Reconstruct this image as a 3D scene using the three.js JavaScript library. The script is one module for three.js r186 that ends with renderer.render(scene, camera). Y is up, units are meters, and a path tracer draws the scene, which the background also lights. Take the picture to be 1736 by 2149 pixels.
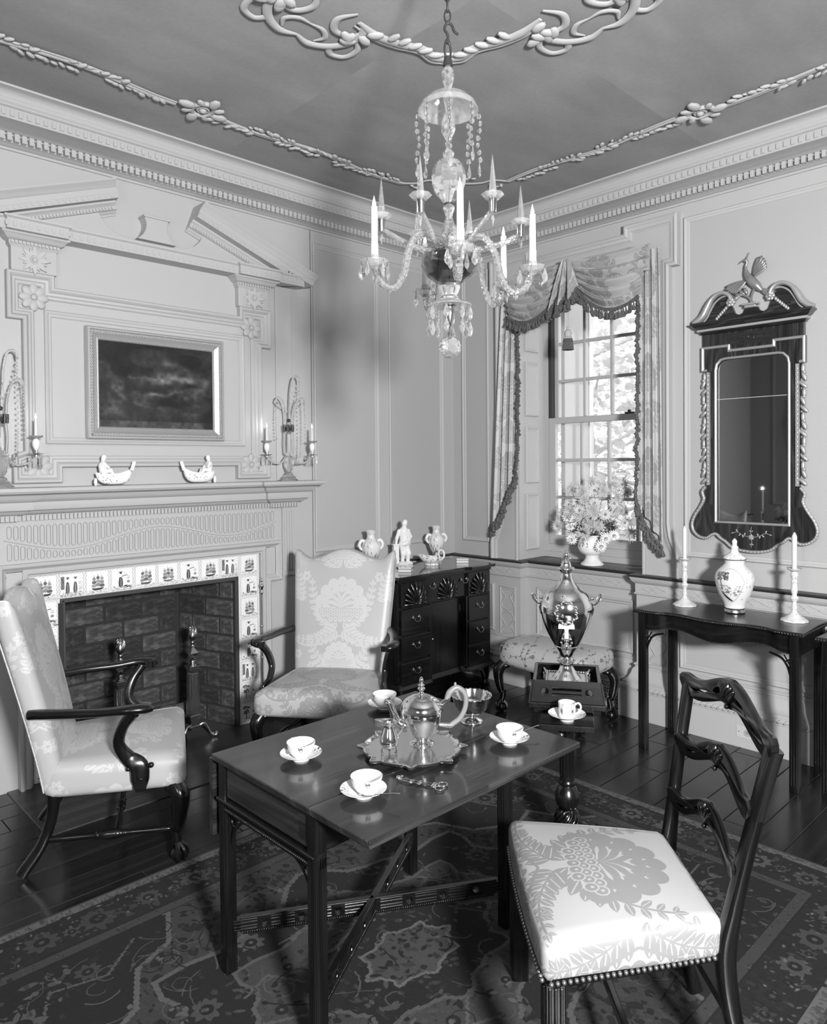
import * as THREE from 'three';
import { mergeGeometries } from 'three/addons/utils/BufferGeometryUtils.js';
import { RoundedBoxGeometry } from 'three/addons/geometries/RoundedBoxGeometry.js';
import { MarchingCubes } from 'three/addons/objects/MarchingCubes.js';
import { RectAreaLightUniformsLib } from 'three/addons/lights/RectAreaLightUniformsLib.js';

// ---------------------------------------------------------------- camera, sky, exposure
// World: the far corner of the room is the origin; x runs along the window wall, z along the fireplace wall.
RectAreaLightUniformsLib.init();
const scene = new THREE.Scene();
const W = 1736, H = 2149, F = 1536.96;
const camera = new THREE.PerspectiveCamera(2 * Math.atan(H / 2 / F) * 180 / Math.PI, W / H, 0.05, 120);
{
  const yaw = 0.766927, pitch = -0.016858, roll = -0.008317;
  const f0 = new THREE.Vector3(-Math.cos(yaw), 0, -Math.sin(yaw)), up = new THREE.Vector3(0, 1, 0);
  const r0 = f0.clone().cross(up), f = f0.clone().multiplyScalar(Math.cos(pitch)).addScaledVector(up, Math.sin(pitch)), u0 = r0.clone().cross(f);
  const r = r0.clone().multiplyScalar(Math.cos(roll)).addScaledVector(u0, Math.sin(roll)), u = u0.clone().multiplyScalar(Math.cos(roll)).addScaledVector(r0, -Math.sin(roll));
  camera.position.set(4.092, 1.65, 4.403);
  camera.quaternion.setFromRotationMatrix(new THREE.Matrix4().makeBasis(r, u, f.negate()));
  camera.setViewOffset(W, H, 0, H / 2 - 1000.29, W, H);
}
scene.add(camera);
scene.background = new THREE.Color().setRGB(3, 3, 3);        // overcast white daylight
const renderer = new THREE.WebGLRenderer();
renderer.toneMapping = THREE.LinearToneMapping;
renderer.toneMappingExposure = 1.0;
renderer.shadowMap.enabled = true;
// the two photographic flood lamps beside the camera (their bodies are built at the end): right one is the key, left one the fill
const FLOODS = [
  { at: [5.4, 2.05, 4.31], aim: [1.0, 1.55, 0.9], power: 122 },
  { at: [3.75, 2.0, 5.75], aim: [0.7, 1.4, 1.9], power: 58 },
];
const CEIL = 3.457, RX = 5.7, RZ = 6.1;      // room height and extent

// ---------------------------------------------------------------- helpers
let seed = 7;
const rnd = () => { seed = (seed * 1664525 + 1013904223) >>> 0; return seed / 4294967296; };
const rr = (a, b) => a + (b - a) * rnd();
const PI = Math.PI, sin = Math.sin, cos = Math.cos, V = (x, y, z) => new THREE.Vector3(x, y, z), V2 = (x, y) => new THREE.Vector2(x, y);
const lerp = (a, b, t) => a + (b - a) * t, clamp = (x, a = 0, b = 1) => Math.min(b, Math.max(a, x)), sm = (a, b, x) => { const t = clamp((x - a) / (b - a)); return t * t * (3 - 2 * t); };
const used = {};
const numbered = (n) => { const k = used[n] = (used[n] ?? -1) + 1; return k ? n + '_' + String(k).padStart(3, '0') : n; };
function plain(g) {                                     // non-indexed, with position, normal and uv only
  let q = g.index ? g.toNonIndexed() : g;
  if (!q.attributes.normal) q.computeVertexNormals();
  if (!q.attributes.uv) q.setAttribute('uv', new THREE.BufferAttribute(new Float32Array(q.attributes.position.count * 2), 2));
  const o = new THREE.BufferGeometry();
  for (const k of ['position', 'normal', 'uv']) o.setAttribute(k, q.attributes[k]);
  return o;
}
const mg = (...gs) => { gs = gs.flat(9).filter(Boolean); return gs.length === 1 ? gs[0] : mergeGeometries(gs.map(plain)); };
const M4 = (p = [0, 0, 0], r = [0, 0, 0], s = 1) => new THREE.Matrix4().compose(V(...p), new THREE.Quaternion().setFromEuler(new THREE.Euler(...r)), typeof s === 'number' ? V(s, s, s) : V(...s));
const T = (g, p, r, s) => g.clone().applyMatrix4(M4(p, r, s));
const box = (w, h, d, x = 0, y = 0, z = 0, r) => { const g = new THREE.BoxGeometry(w, h, d); if (r) g.applyMatrix4(M4([0, 0, 0], r)); return g.translate(x, y, z); };
const span = (x0, x1, y0, y1, z0, z1) => box(x1 - x0, y1 - y0, z1 - z0, (x0 + x1) / 2, (y0 + y1) / 2, (z0 + z1) / 2);
const rbox = (w, h, d, r, x = 0, y = 0, z = 0, s = 2) => new RoundedBoxGeometry(w, h, d, s, r).translate(x, y, z);
const rspan = (x0, x1, y0, y1, z0, z1, r = .004) => rbox(x1 - x0, y1 - y0, z1 - z0, r, (x0 + x1) / 2, (y0 + y1) / 2, (z0 + z1) / 2, 1);
const ball = (r, x, y, z, a = 12, b = 8, s) => { const g = new THREE.SphereGeometry(r, a, b); if (s) g.scale(...s); return g.translate(x, y, z); };
const cyl = (r0, r1, h, x, y, z, n = 16) => new THREE.CylinderGeometry(r0, r1, h, n).translate(x, y, z);
const lathe = (pts, n = 32) => new THREE.LatheGeometry(pts.map(([r, y]) => V2(Math.max(r, 1e-4), y)), n);
function soft(pts, k = 6) { const c = new THREE.CatmullRomCurve3(pts.map(([r, y]) => V(r, y, 0)), false, 'centripetal'); return c.getPoints(pts.length * k).map((p) => [Math.max(p.x, 0), p.y]); }
const turned = (pts, n = 32, k = 5) => lathe(soft(pts, k), n);
function flip(g, ax) {                                   // mirror image with its winding put right
  const q = plain(g).clone(), i = 'xyz'.indexOf(ax);
  for (const k of ['position', 'normal']) { const a = q.attributes[k].array; for (let j = i; j < a.length; j += 3) a[j] = -a[j]; }
  for (const k of ['position', 'normal', 'uv']) { const at = q.attributes[k], n = at.itemSize, a = at.array; for (let t = 0; t < at.count; t += 3) for (let c = 0; c < n; c++) { const u = (t + 1) * n + c, v = (t + 2) * n + c, w = a[u]; a[u] = a[v]; a[v] = w; } }
  return q;
}
function smooth(g, limit = 0.7) {                          // normals averaged over coincident points where faces bend less than the limit
  const q = g.index ? g.toNonIndexed() : g; q.computeVertexNormals();
  const p = q.attributes.position.array, n = q.attributes.normal.array, map = new Map(), out = new Float32Array(n.length), c = cos(limit);
  const key = (i) => Math.round(p[i] * 2e4) + ',' + Math.round(p[i + 1] * 2e4) + ',' + Math.round(p[i + 2] * 2e4);
  for (let i = 0; i < p.length; i += 3) { const k = key(i); map.has(k) ? map.get(k).push(i) : map.set(k, [i]); }
  for (const l of map.values()) for (const i of l) {
    let x = 0, y = 0, z = 0;
    for (const j of l) if (n[i] * n[j] + n[i + 1] * n[j + 1] + n[i + 2] * n[j + 2] > c) { x += n[j]; y += n[j + 1]; z += n[j + 2]; }
    const d = Math.hypot(x, y, z) || 1; out[i] = x / d; out[i + 1] = y / d; out[i + 2] = z / d;
  }
  q.setAttribute('normal', new THREE.BufferAttribute(out, 3));
  return q;
}
function grid(nu, nv, fn, uvfn) {                           // surface fn(u, v) -> [x, y, z]
  const P = [], U = [], I = [];
  for (let j = 0; j <= nv; j++) for (let i = 0; i <= nu; i++) { P.push(...fn(i / nu, j / nv)); U.push(...(uvfn ? uvfn(i / nu, j / nv) : [i / nu, j / nv])); }
  for (let j = 0; j < nv; j++) for (let i = 0; i < nu; i++) { const a = j * (nu + 1) + i; I.push(a, a + 1, a + nu + 2, a, a + nu + 2, a + nu + 1); }
  const g = new THREE.BufferGeometry(); g.setAttribute('position', new THREE.Float32BufferAttribute(P, 3)); g.setAttribute('uv', new THREE.Float32BufferAttribute(U, 2)); g.setIndex(I); g.computeVertexNormals();
  return g;
}
// moulding: profile [[a, b], ...] (a = offset to the left of the path in its plane, b = height out of the plane) mitred along a 2D path; result in x, y (plane) and z (height)
function sweep(prof, path, closed = false, limit = .55) {
  const n = path.length, P = [], U = [], mit = [];
  for (let i = 0; i < n; i++) {
    const p = path[i], a = closed || i > 0 ? path[(i - 1 + n) % n] : null, b = closed || i < n - 1 ? path[(i + 1) % n] : null;
    const d = (s, t) => { const l = Math.hypot(t[0] - s[0], t[1] - s[1]) || 1; return [(t[0] - s[0]) / l, (t[1] - s[1]) / l]; };
    const d0 = a ? d(a, p) : d(p, b), d1 = b ? d(p, b) : d0, n0 = [-d0[1], d0[0]], n1 = [-d1[1], d1[0]];
    const k = 1 + n0[0] * n1[0] + n0[1] * n1[1]; mit.push([(n0[0] + n1[0]) / k, (n0[1] + n1[1]) / k]);
  }
  let len = 0; const at = (i, j) => [path[i][0] + mit[i][0] * prof[j][0], path[i][1] + mit[i][1] * prof[j][0], prof[j][1]];
  const pl = [0]; for (let j = 1; j < prof.length; j++) pl.push(pl[j - 1] + Math.hypot(prof[j][0] - prof[j - 1][0], prof[j][1] - prof[j - 1][1]));
  for (let i = 0; i < (closed ? n : n - 1); i++) {
    const k = (i + 1) % n, L = Math.hypot(path[k][0] - path[i][0], path[k][1] - path[i][1]);
    for (let j = 0; j < prof.length - 1; j++) {
      const A = at(i, j), B = at(k, j), C = at(k, j + 1), D = at(i, j + 1);
      P.push(...A, ...D, ...C, ...A, ...C, ...B);
      U.push(len, pl[j], len, pl[j + 1], len + L, pl[j + 1], len, pl[j], len + L, pl[j + 1], len + L, pl[j]);
    }
    len += L;
  }
  if (!closed) for (const [i, s] of [[0, 1], [n - 1, -1]]) {
    const tri = THREE.ShapeUtils.triangulateShape(prof.map((q) => V2(...q)), []);
    for (const t of tri) { const o = s > 0 ? t : [t[0], t[2], t[1]]; for (const j of o) { P.push(...at(i, j)); U.push(...prof[j]); } }
  }
  const g = new THREE.BufferGeometry(); g.setAttribute('position', new THREE.Float32BufferAttribute(P, 3)); g.setAttribute('uv', new THREE.Float32BufferAttribute(U, 2));
  return limit ? smooth(g, limit) : (g.computeVertexNormals(), g);
}
const upright = (g) => g.rotateX(-PI / 2);                 // plane x, y with height z  ->  floor plane (x, -z) with height y
// tapered tube through points; radii r or [across, along ref]; ref = direction that the second radius follows; pow > 2 makes the section squarish
function tube(pts, rad, { n = 24, m = 10, ref = [0, 1, 0], pow = 2, closed = false, cap = true, tension } = {}) {
  const c = new THREE.CatmullRomCurve3(pts.map((p) => V(...p)), closed, 'centripetal'), R = V(...ref), k = pts.length - (closed ? 0 : 1), P = [], U = [], I = [], len = c.getLength();
  let side0 = null;
  for (let i = 0; i <= n; i++) {
    const t = i / n, p = c.getPoint(t), d = c.getTangent(t), e = Math.min(t * k, k - 1e-6), j = Math.floor(e), f = e - j;
    const ra = rad[Math.min(j, rad.length - 1)], rb = rad[Math.min(j + 1, rad.length - 1)], g = (q, w) => (Array.isArray(q) ? q[w] : q), r0 = lerp(g(ra, 0), g(rb, 0), f), r1 = lerp(g(ra, 1), g(rb, 1), f);
    let s = V().crossVectors(d, R); if (s.lengthSq() < 1e-4 && side0) s = side0.clone(); s.normalize(); if (side0 && s.dot(side0) < 0) s.negate(); side0 = s.clone();
    const u = V().crossVectors(s, d).normalize();
    for (let a = 0; a <= m; a++) {
      const th = a / m * 2 * PI, C = cos(th), S = sin(th), w = pow === 2 ? 1 : 1 / Math.pow(Math.pow(Math.abs(C), pow) + Math.pow(Math.abs(S), pow), 1 / pow);
      const q = p.clone().addScaledVector(s, C * w * r0).addScaledVector(u, S * w * r1); P.push(q.x, q.y, q.z); U.push(t * len, a / m * 2 * PI * r0);
    }
  }
  for (let i = 0; i < n; i++) for (let a = 0; a < m; a++) { const q = i * (m + 1) + a; I.push(q, q + m + 1, q + m + 2, q, q + m + 2, q + 1); }
  if (cap && !closed) for (const [b, s] of [[0, 1], [n * (m + 1), -1]]) for (let a = 1; a < m - 1; a++) s > 0 ? I.push(b, b + a, b + a + 1) : I.push(b, b + a + 1, b + a);
  const g = new THREE.BufferGeometry(); g.setAttribute('position', new THREE.Float32BufferAttribute(P, 3)); g.setAttribute('uv', new THREE.Float32BufferAttribute(U, 2)); g.setIndex(I);
  return smooth(g, 1.0);
}
// cushion-like box: edges rounded by r, then bent by fn(p); uv in metres by face
function softBox(w, h, d, r, n, fn) {
  const g = new THREE.BoxGeometry(w, h, d, ...n), p = g.attributes.position, nn = g.attributes.normal, uv = g.attributes.uv, q = V(), i2 = V(), rad = Array.isArray(r) ? r : [r, r, r];
  for (let i = 0; i < p.count; i++) {
    q.fromBufferAttribute(p, i);
    i2.set(clamp(q.x, -w / 2 + rad[0], w / 2 - rad[0]), clamp(q.y, -h / 2 + rad[1], h / 2 - rad[1]), clamp(q.z, -d / 2 + rad[2], d / 2 - rad[2]));
    const e = V((q.x - i2.x) / rad[0], (q.y - i2.y) / rad[1], (q.z - i2.z) / rad[2]), m = Math.max(Math.abs(e.x), Math.abs(e.y), Math.abs(e.z)), l = e.length();
    if (l > 0) { e.multiplyScalar(m / l); q.set(i2.x + e.x * rad[0], i2.y + e.y * rad[1], i2.z + e.z * rad[2]); }
    const ax = Math.abs(nn.getX(i)) > .5 ? 0 : Math.abs(nn.getY(i)) > .5 ? 1 : 2;
    if (fn) fn(q);
    uv.setXY(i, ax === 0 ? q.z : q.x, ax === 1 ? -q.z : q.y); p.setXYZ(i, q.x, q.y, q.z);
  }
  return smooth(g, 1.2);
}
function extrude(pts, depth, bevel = 0, holes = [], cs = 8) {     // outline (array of points or a Shape) given thickness, front face at z = depth
  const s = pts instanceof THREE.Shape ? pts : new THREE.Shape(pts.map((p) => V2(...p)));
  for (const h of holes) s.holes.push(h instanceof THREE.Path ? h : new THREE.Path(h.map((p) => V2(...p))));
  return new THREE.ExtrudeGeometry(s, { depth: depth - 2 * bevel, bevelEnabled: bevel > 0, bevelSize: bevel, bevelThickness: bevel, bevelOffset: -bevel, bevelSegments: 2, curveSegments: cs }).translate(0, 0, bevel);
}
const curve2 = (pts, n = 40, closed = false) => new THREE.CatmullRomCurve3(pts.map(([x, y]) => V(x, y, 0)), closed, 'centripetal').getPoints(n).map((p) => [p.x, p.y]);
const shadowed = (m) => { m.castShadow = m.receiveShadow = true; return m; };
function grain(g) {                                          // wood uv in metres: v along the longest side, u across it
  if (g.userData.grain) return g; g.userData.grain = true; g.computeBoundingBox(); const s = g.boundingBox.getSize(V()), a = s.x > s.y && s.x > s.z ? 0 : s.y > s.z ? 1 : 2, p = g.attributes.position.array, u = g.attributes.uv, o = rnd() * 3;
  for (let i = 0; i < u.count; i++) { const q = [p[i * 3], p[i * 3 + 1], p[i * 3 + 2]], l = q[a]; q[a] = 0; u.setXY(i, q[0] + q[1] + q[2] + o, l + o); } return g;
}
function mesh(name, g, m, parent) { g = Array.isArray(g) ? mg(g) : g; if (m.userData.wood) { if (!g.attributes.uv) g = plain(g); grain(g); } const o = shadowed(new THREE.Mesh(g, m)); o.name = parent ? name : numbered(name); (parent ?? scene).add(o); return o; }
function tag(o, label, category, group) { o.userData.label = label; if (category) o.userData.category = category; if (group) o.userData.group = group; return o; }
function thing(name, label, category, p = [0, 0, 0], turn = 0, group) { const o = new THREE.Group(); o.name = numbered(name); scene.add(o); o.position.set(...p); o.rotation.y = turn; return tag(o, label, category, group); }
function struct(name, g, m) { const o = g ? mesh(name, g, m) : new THREE.Group(); if (!g) { o.name = numbered(name); scene.add(o); } o.userData.kind = 'structure'; return o; }
const stuff = (o) => { o.userData.kind = 'stuff'; return o; };
function dup(o, p, turn, label, group) { const c = o.clone(); c.name = numbered(o.name.replace(/_\d{3}$/, '')); scene.add(c); c.userData = { ...o.userData }; if (p) c.position.set(...p); if (turn !== undefined) c.rotation.y = turn; if (label) c.userData.label = label; if (group) c.userData.group = group; return c; }

// ---------------------------------------------------------------- textures
function noise2(s) {                                        // tileable value noise, period s
  const t = new Float32Array(s * s).map(() => rnd());
  return (x, y) => { const xi = Math.floor(x), yi = Math.floor(y), f = x - xi, g = y - yi, a = f * f * (3 - 2 * f), b = g * g * (3 - 2 * g), q = (i, j) => t[(((yi + j) % s + s) % s) * s + (((xi + i) % s + s) % s)]; return lerp(lerp(q(0, 0), q(1, 0), a), lerp(q(0, 1), q(1, 1), a), b); };
}
function dataTex(w, h, fn, rep = [1, 1], srgb = true) {
  const d = new Uint8Array(w * h * 4);
  for (let y = 0; y < h; y++) for (let x = 0; x < w; x++) { const v = clamp(fn(x / w, y / h)) * 255, i = (y * w + x) * 4; d[i] = d[i + 1] = d[i + 2] = v; d[i + 3] = 255; }
  const t = new THREE.DataTexture(d, w, h); t.magFilter = THREE.LinearFilter; t.minFilter = THREE.LinearMipmapLinearFilter; t.generateMipmaps = true; t.wrapS = t.wrapT = THREE.RepeatWrapping; t.repeat.set(...rep); if (srgb) t.colorSpace = THREE.SRGBColorSpace; t.needsUpdate = true; return t;
}
function canvasTex(w, h, draw, rep = [1, 1], srgb = true) {
  const c = document.createElement('canvas'); c.width = w; c.height = h; const x = c.getContext('2d'); draw(x, w, h);
  const t = new THREE.CanvasTexture(c); t.wrapS = t.wrapT = THREE.RepeatWrapping; t.repeat.set(...rep); if (srgb) t.colorSpace = THREE.SRGBColorSpace; return t;
}
const g8 = (v) => { const k = Math.round(clamp(v) * 255); return `rgb(${k},${k},${k})`; };
function blob(x, pts) { x.beginPath(); const n = pts.length; for (let i = 0; i < n; i++) { const p = pts[i], q = pts[(i + 1) % n], m = [(p[0] + q[0]) / 2, (p[1] + q[1]) / 2]; i ? x.quadraticCurveTo(p[0], p[1], m[0], m[1]) : x.moveTo(m[0], m[1]); } const p = pts[0], q = pts[1 % n]; x.quadraticCurveTo(p[0], p[1], (p[0] + q[0]) / 2, (p[1] + q[1]) / 2); x.closePath(); x.fill(); }
function leaf(x, px, py, len, wid, ang, vein) { x.save(); x.translate(px, py); x.rotate(ang); x.beginPath(); x.moveTo(0, 0); x.bezierCurveTo(len * .3, -wid, len * .7, -wid, len, 0); x.bezierCurveTo(len * .7, wid, len * .3, wid, 0, 0); x.fill(); if (vein) { const f = x.fillStyle; x.strokeStyle = vein; x.lineWidth = Math.max(1, wid * .16); x.beginPath(); x.moveTo(len * .1, 0); x.lineTo(len * .9, 0); x.stroke(); x.fillStyle = f; } x.restore(); }
function frond(x, px, py, len, wid, ang, bend, n, vein) {          // serrated acanthus leaf made of leaflets on a bent rib
  for (let i = 0; i < n; i++) { const t = i / (n - 1), a = ang + bend * t, X = px + cos(ang + bend * t * .5) * len * t, Y = py + sin(ang + bend * t * .5) * len * t, l = wid * (1.1 - t * .7); leaf(x, X, Y, l, l * .33, a - .95, vein); leaf(x, X, Y, l, l * .33, a + .95, vein); if (i === n - 1) leaf(x, X, Y, l * 1.2, l * .35, a, vein); }
  x.lineWidth = Math.max(2, wid * .09); x.strokeStyle = x.fillStyle; x.beginPath(); for (let i = 0; i <= 12; i++) { const t = i / 12, X = px + cos(ang + bend * t * .5) * len * t, Y = py + sin(ang + bend * t * .5) * len * t; i ? x.lineTo(X, Y) : x.moveTo(X, Y); } x.stroke();
}
function damask(x, w, h, ground, motif) {                            // one repeat of a large flowered silk damask, mirror symmetric
  x.fillStyle = ground; x.fillRect(0, 0, w, h);
  const half = () => {
    x.fillStyle = motif; const cx = w / 2;
    const rose = (cy, s) => {                                   // fan of broad petals in three tiers, on a scaled cup
      for (const [n, L, wd, a0, a1] of [[5, .27, .085, -.02, 1.75], [4, .19, .062, .0, 1.35]]) {
        for (let k = 0; k < n; k++) { const a = -PI / 2 + lerp(a0, a1, k / (n - 1)); x.fillStyle = ground; leaf(x, cx, cy + .07 * h * s, w * (L + .02) * s, w * (wd + .012) * s, a); x.fillStyle = motif; leaf(x, cx, cy + .07 * h * s, w * L * s, w * wd * s, a, ground); blob(x, Array.from({ length: 9 }, (_, i) => { const t = i / 9 * 2 * PI; return [cx + cos(a) * w * L * .86 * s + cos(t) * w * wd * .75 * s, cy + .07 * h * s + sin(a) * w * L * .86 * s + sin(t) * w * wd * .75 * s]; })); x.fillStyle = ground; leaf(x, cx + cos(a) * w * L * .35 * s, cy + .07 * h * s + sin(a) * w * L * .35 * s, w * L * .42 * s, w * .012 * s, a); x.fillStyle = motif; }
      }
      for (let r = 0; r < 3; r++) for (let k = 0; k <= 4 - r; k++) { const X = cx + w * .052 * (k + .5 * (r % 2)) * s, Y = cy + h * (.1 + .036 * r) * s; x.fillStyle = ground; x.beginPath(); x.arc(X, Y, w * .032 * s, 0, 7); x.fill(); x.fillStyle = motif; x.beginPath(); x.arc(X, Y, w * .025 * s, 0, 7); x.fill(); x.fillStyle = ground; x.beginPath(); x.arc(X, Y - w * .004, w * .008 * s, 0, 7); x.fill(); }
      x.fillStyle = motif;
    };
    frond(x, cx + w * .03, h * .5, w * .46, w * .12, -.1, -1.5, 10, ground); frond(x, cx + w * .05, h * .56, w * .4, w * .1, .7, -.9, 9, ground);
    frond(x, cx + w * .02, h * .98, w * .44, w * .11, -.3, -1.0, 9, ground); frond(x, cx + w * .47, h * .3, w * .26, w * .08, -1.9, .9, 7, ground);
    x.strokeStyle = motif; x.lineWidth = w * .014; x.beginPath(); x.moveTo(cx, h * .62); x.bezierCurveTo(cx + w * .2, h * .7, cx + w * .36, h * .78, cx + w * .5, h * .66); x.stroke();
    for (const [a, b, r] of [[.4, .08, .04], [.45, .8, .036], [.2, .68, .03], [.3, .9, .03]]) { for (let k = 0; k < 6; k++) leaf(x, cx + a * w, b * h, w * r * 1.4, w * r * .55, k * 1.047, ground); x.fillStyle = ground; x.beginPath(); x.arc(cx + a * w, b * h, w * r * .3, 0, 7); x.fill(); x.fillStyle = motif; }
    rose(h * .3, 1); rose(h * .8, .6);
  };
  x.save(); x.beginPath(); x.rect(w / 2, 0, w / 2, h); x.clip(); half(); x.restore();
  x.save(); x.translate(w, 0); x.scale(-1, 1); x.beginPath(); x.rect(w / 2, 0, w / 2, h); x.clip(); half(); x.restore();
}
const nA = noise2(64), nB = noise2(128), nC = noise2(256);
const woodTex = (lo, hi, rep, rings = 10) => dataTex(512, 512, (u, v) => { const w = u * rings + nA(u * 4, v * 2) * 2.2 + nB(u * 16, v * 2) * .4, g = .5 + .5 * sin(w * 6.28); return lerp(lo, hi, clamp(.55 * g * nA(u * 8, v * 3) + .5 * nC(u * 128, v * 4) + .25 * nB(u * 40, v * 5) - .1)); }, rep);

// ---------------------------------------------------------------- materials (all neutral: the picture is black and white)
const mat = (v, rough = .6, o = {}) => { const m = new THREE.MeshPhysicalMaterial({ roughness: rough, ...o }); m.color.setRGB(v, v, v); return m; };
const paintBump = dataTex(512, 512, (u, v) => .5 * nB(u * 64, v * 64) + .35 * nC(u * 200, v * 40) + .15 * nC(u * 250, v * 250), [1, 1], false);
const plasterMap = dataTex(512, 512, (u, v) => .86 + .1 * nA(u * 6, v * 6) + .06 * nB(u * 30, v * 12) - .03 * nC(u * 160, v * 160), [.45, .45]);
const mPaint = mat(.40, .6), mPanel = mat(.37, .6), mCeil = mat(.33, .9, { map: plasterMap }), mPlaster = mat(.42, .8), mBase = mat(.42, .55);
const mahogMap = woodTex(.2, .5, [1.6, .8], 5), darkMap = woodTex(.12, .3, [3, 1.2], 6), floorMap = woodTex(.2, .36, [3, .6], 5), rosMap = woodTex(.1, .4, [4, 2.5], 6);
const wood = (m) => { m.userData.wood = true; return m; };
const mTable = wood(mat(.2, .2, { map: mahogMap, clearcoat: .4, clearcoatRoughness: .08 })), mWood = wood(mat(.15, .24, { map: darkMap, clearcoat: .3, clearcoatRoughness: .15 })), mEbony = mat(.018, .25), mRail = mat(.02, .35);
const mFloor = [.15, .19, .24].map((k) => wood(mat(k, .26, { map: floorMap, clearcoat: .25, clearcoatRoughness: .14 })));
const mSilver = mat(.86, .1, { metalness: 1 }), mSilver2 = mat(.8, .2, { metalness: 1 }), mBrass = mat(.55, .22, { metalness: 1 }), mIron = mat(.025, .5), mDarkMetal = mat(.04, .4, { metalness: .4 });
const mPorc = mat(.74, .12), mCandle = mat(.6, .45), mGilt = mat(.46, .42, { metalness: .6 }), mGiltDark = mat(.32, .35, { metalness: .6 });
const mGlass = mat(.99, .02, { transmission: .93, thickness: .02, ior: 1.52 }), mGlassSolid = mGlass, mPane = mat(1, 0, { transmission: 1, thickness: 0, ior: 1.5 }), mMirror = mat(.3, .02, { metalness: 1 });  // crystal keeps a little diffuse white, standing in for its sparkle
const damLight = canvasTex(1024, 1024, (x, w, h) => damask(x, w, h, g8(.83), g8(.93)), [1 / .56, 1 / .62]);  // backs: motif painted lighter, the sheen of the weave put into the colour
const damDark = canvasTex(1024, 1024, (x, w, h) => damask(x, w, h, g8(.9), g8(.76)), [1 / .56, 1 / .62]);  // seats: same weave, motif painted darker for sheen seen at another angle
const damSeat = canvasTex(1024, 1024, (x, w, h) => damask(x, w, h, g8(.93), g8(.74)), [1 / .62, 1 / .66]);
const damCurt = canvasTex(1024, 1024, (x, w, h) => damask(x, w, h, g8(.83), g8(.68)), [1 / .5, 1 / .6]);
const weave = dataTex(256, 256, (u, v) => .5 + .25 * sin(u * 256 * PI / 2) + .25 * sin(v * 256 * PI / 2), [24, 24], false);
const satin = (map, v = .58) => { const m = mat(v, .42, { map, sheen: .35, sheenRoughness: .4 }); m.sheenColor.setRGB(.9, .9, .9); return m; };
const mSilkL = satin(damLight), mSilkDimmed = satin(damDark, .5), mSilkSeatDimmed = satin(damSeat, .4), mCurtain = satin(damCurt);  // same silk, seat copies coloured darker to offset strong lamp light
damSeat.offset.set(.5, .68); damDark.offset.set(.5, .62); damLight.offset.set(.5, .35); for (const t of [damSeat, damDark, damLight, damCurt]) t.needsUpdate = true;
const mFringe = mat(.09, .8), mFringeL = mat(.42, .8);

// ================================================================ the room shell
{ // floor: boards run along the fireplace wall
  const fl = struct('floor', span(-.7, RX + .2, -.12, -.03, -.7, RZ + .2), mat(.03, .9));
  const bw = .148, lens = [1.9, 2.3, 1.6]; let k = 0;
  const geos = [1.9, 2.3, 1.6, 1.2].map((l) => rbox(bw - .003, .03, l - .003, .003, 0, -.015, 0, 1)).map((g) => { const p = g.attributes.position, u = g.attributes.uv; for (let i = 0; i < p.count; i++) u.setXY(i, p.getX(i), p.getZ(i)); return g; });
  for (let x = -.0; x < RX + .1; x += bw, k++) {
    let z = -.5 - (k * .73) % 1.6;
    while (z < RZ + .1) { const j = Math.floor(rnd() * 4), l = [1.9, 2.3, 1.6, 1.2][j]; const g = geos[j], m = mesh('plank', g, mFloor[Math.floor(rnd() * 3)], fl); m.position.set(x + bw / 2, 0, z + l / 2); z += l; }
  }
  mesh('hearth_slab', rspan(-.02, .62, -.004, .006, 1.78, 3.34, .003), mat(.9, .3, { map: floorMap }), fl);
}
const frameProf = [[0, 0], [0, .012], [.006, .018], [.014, .016], [.02, .01], [.032, .008], [.036, .003], [.036, 0]];
const rect = (x0, x1, y0, y1) => [[x0, y0], [x1, y0], [x1, y1], [x0, y1]];
const panelFrame = (x0, x1, y0, y1, z = 0) => sweep(frameProf, rect(x0, x1, y0, y1), true).translate(0, 0, z);

// --- walls (left wall is built in its own plane: x = -z of the room, z = out of the wall)
const wl = struct('wall_left', mg(span(-RZ - .2, -3.09, 0, CEIL, -.2, 0), span(-2.022, .45, 0, CEIL, -.2, 0), span(-3.09, -2.022, .955, CEIL, -.2, 0)), mPaint);
wl.rotation.y = PI / 2;
for (const [a, b, y0, y1] of [[-1.405, -.815, 1.05, 3.165], [-.715, -.125, 1.036, 3.165], [-5.1, -3.75, 1.05, 3.165]]) {
  const p = mesh('wall_panel', span(a + .03, b - .03, y0 + .03, y1 - .03, -.001, .003), mPanel, wl); mesh('panel_moulding', panelFrame(a, b, y0, y1), mPaint, p);
}
mesh('board_joint', span(-1.424, -1.419, .93, 3.25, -.001, .0012), mat(.12, .9), wl);
const wr = struct('wall_right', mg(span(0, .657, .9, CEIL, -.45, 0), span(1.74, RX + .2, .9, CEIL, -.45, 0), span(.657, 1.74, 2.95, CEIL, -.45, 0),
  span(0, .7, 0, .905, -.45, .03), span(.7, 1.665, 0, .905, -.45, -.06), span(1.665, RX + .2, 0, .905, -.45, .05)), mPaint);
for (const [a, b, y0, y1] of [[.105, .385, 1.036, 3.165], [1.972, 4.4, 1.06, 3.165]]) { const p = mesh('wall_panel', span(a + .03, b - .03, y0 + .03, y1 - .03, -.001, .003), mPanel, wr); mesh('panel_moulding', panelFrame(a, b, y0, y1), mPaint, p); }
const wb = struct('wall_rear_left', span(-.2, RX + .2, 0, CEIL, RZ, RZ + .2), mPaint);
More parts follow.
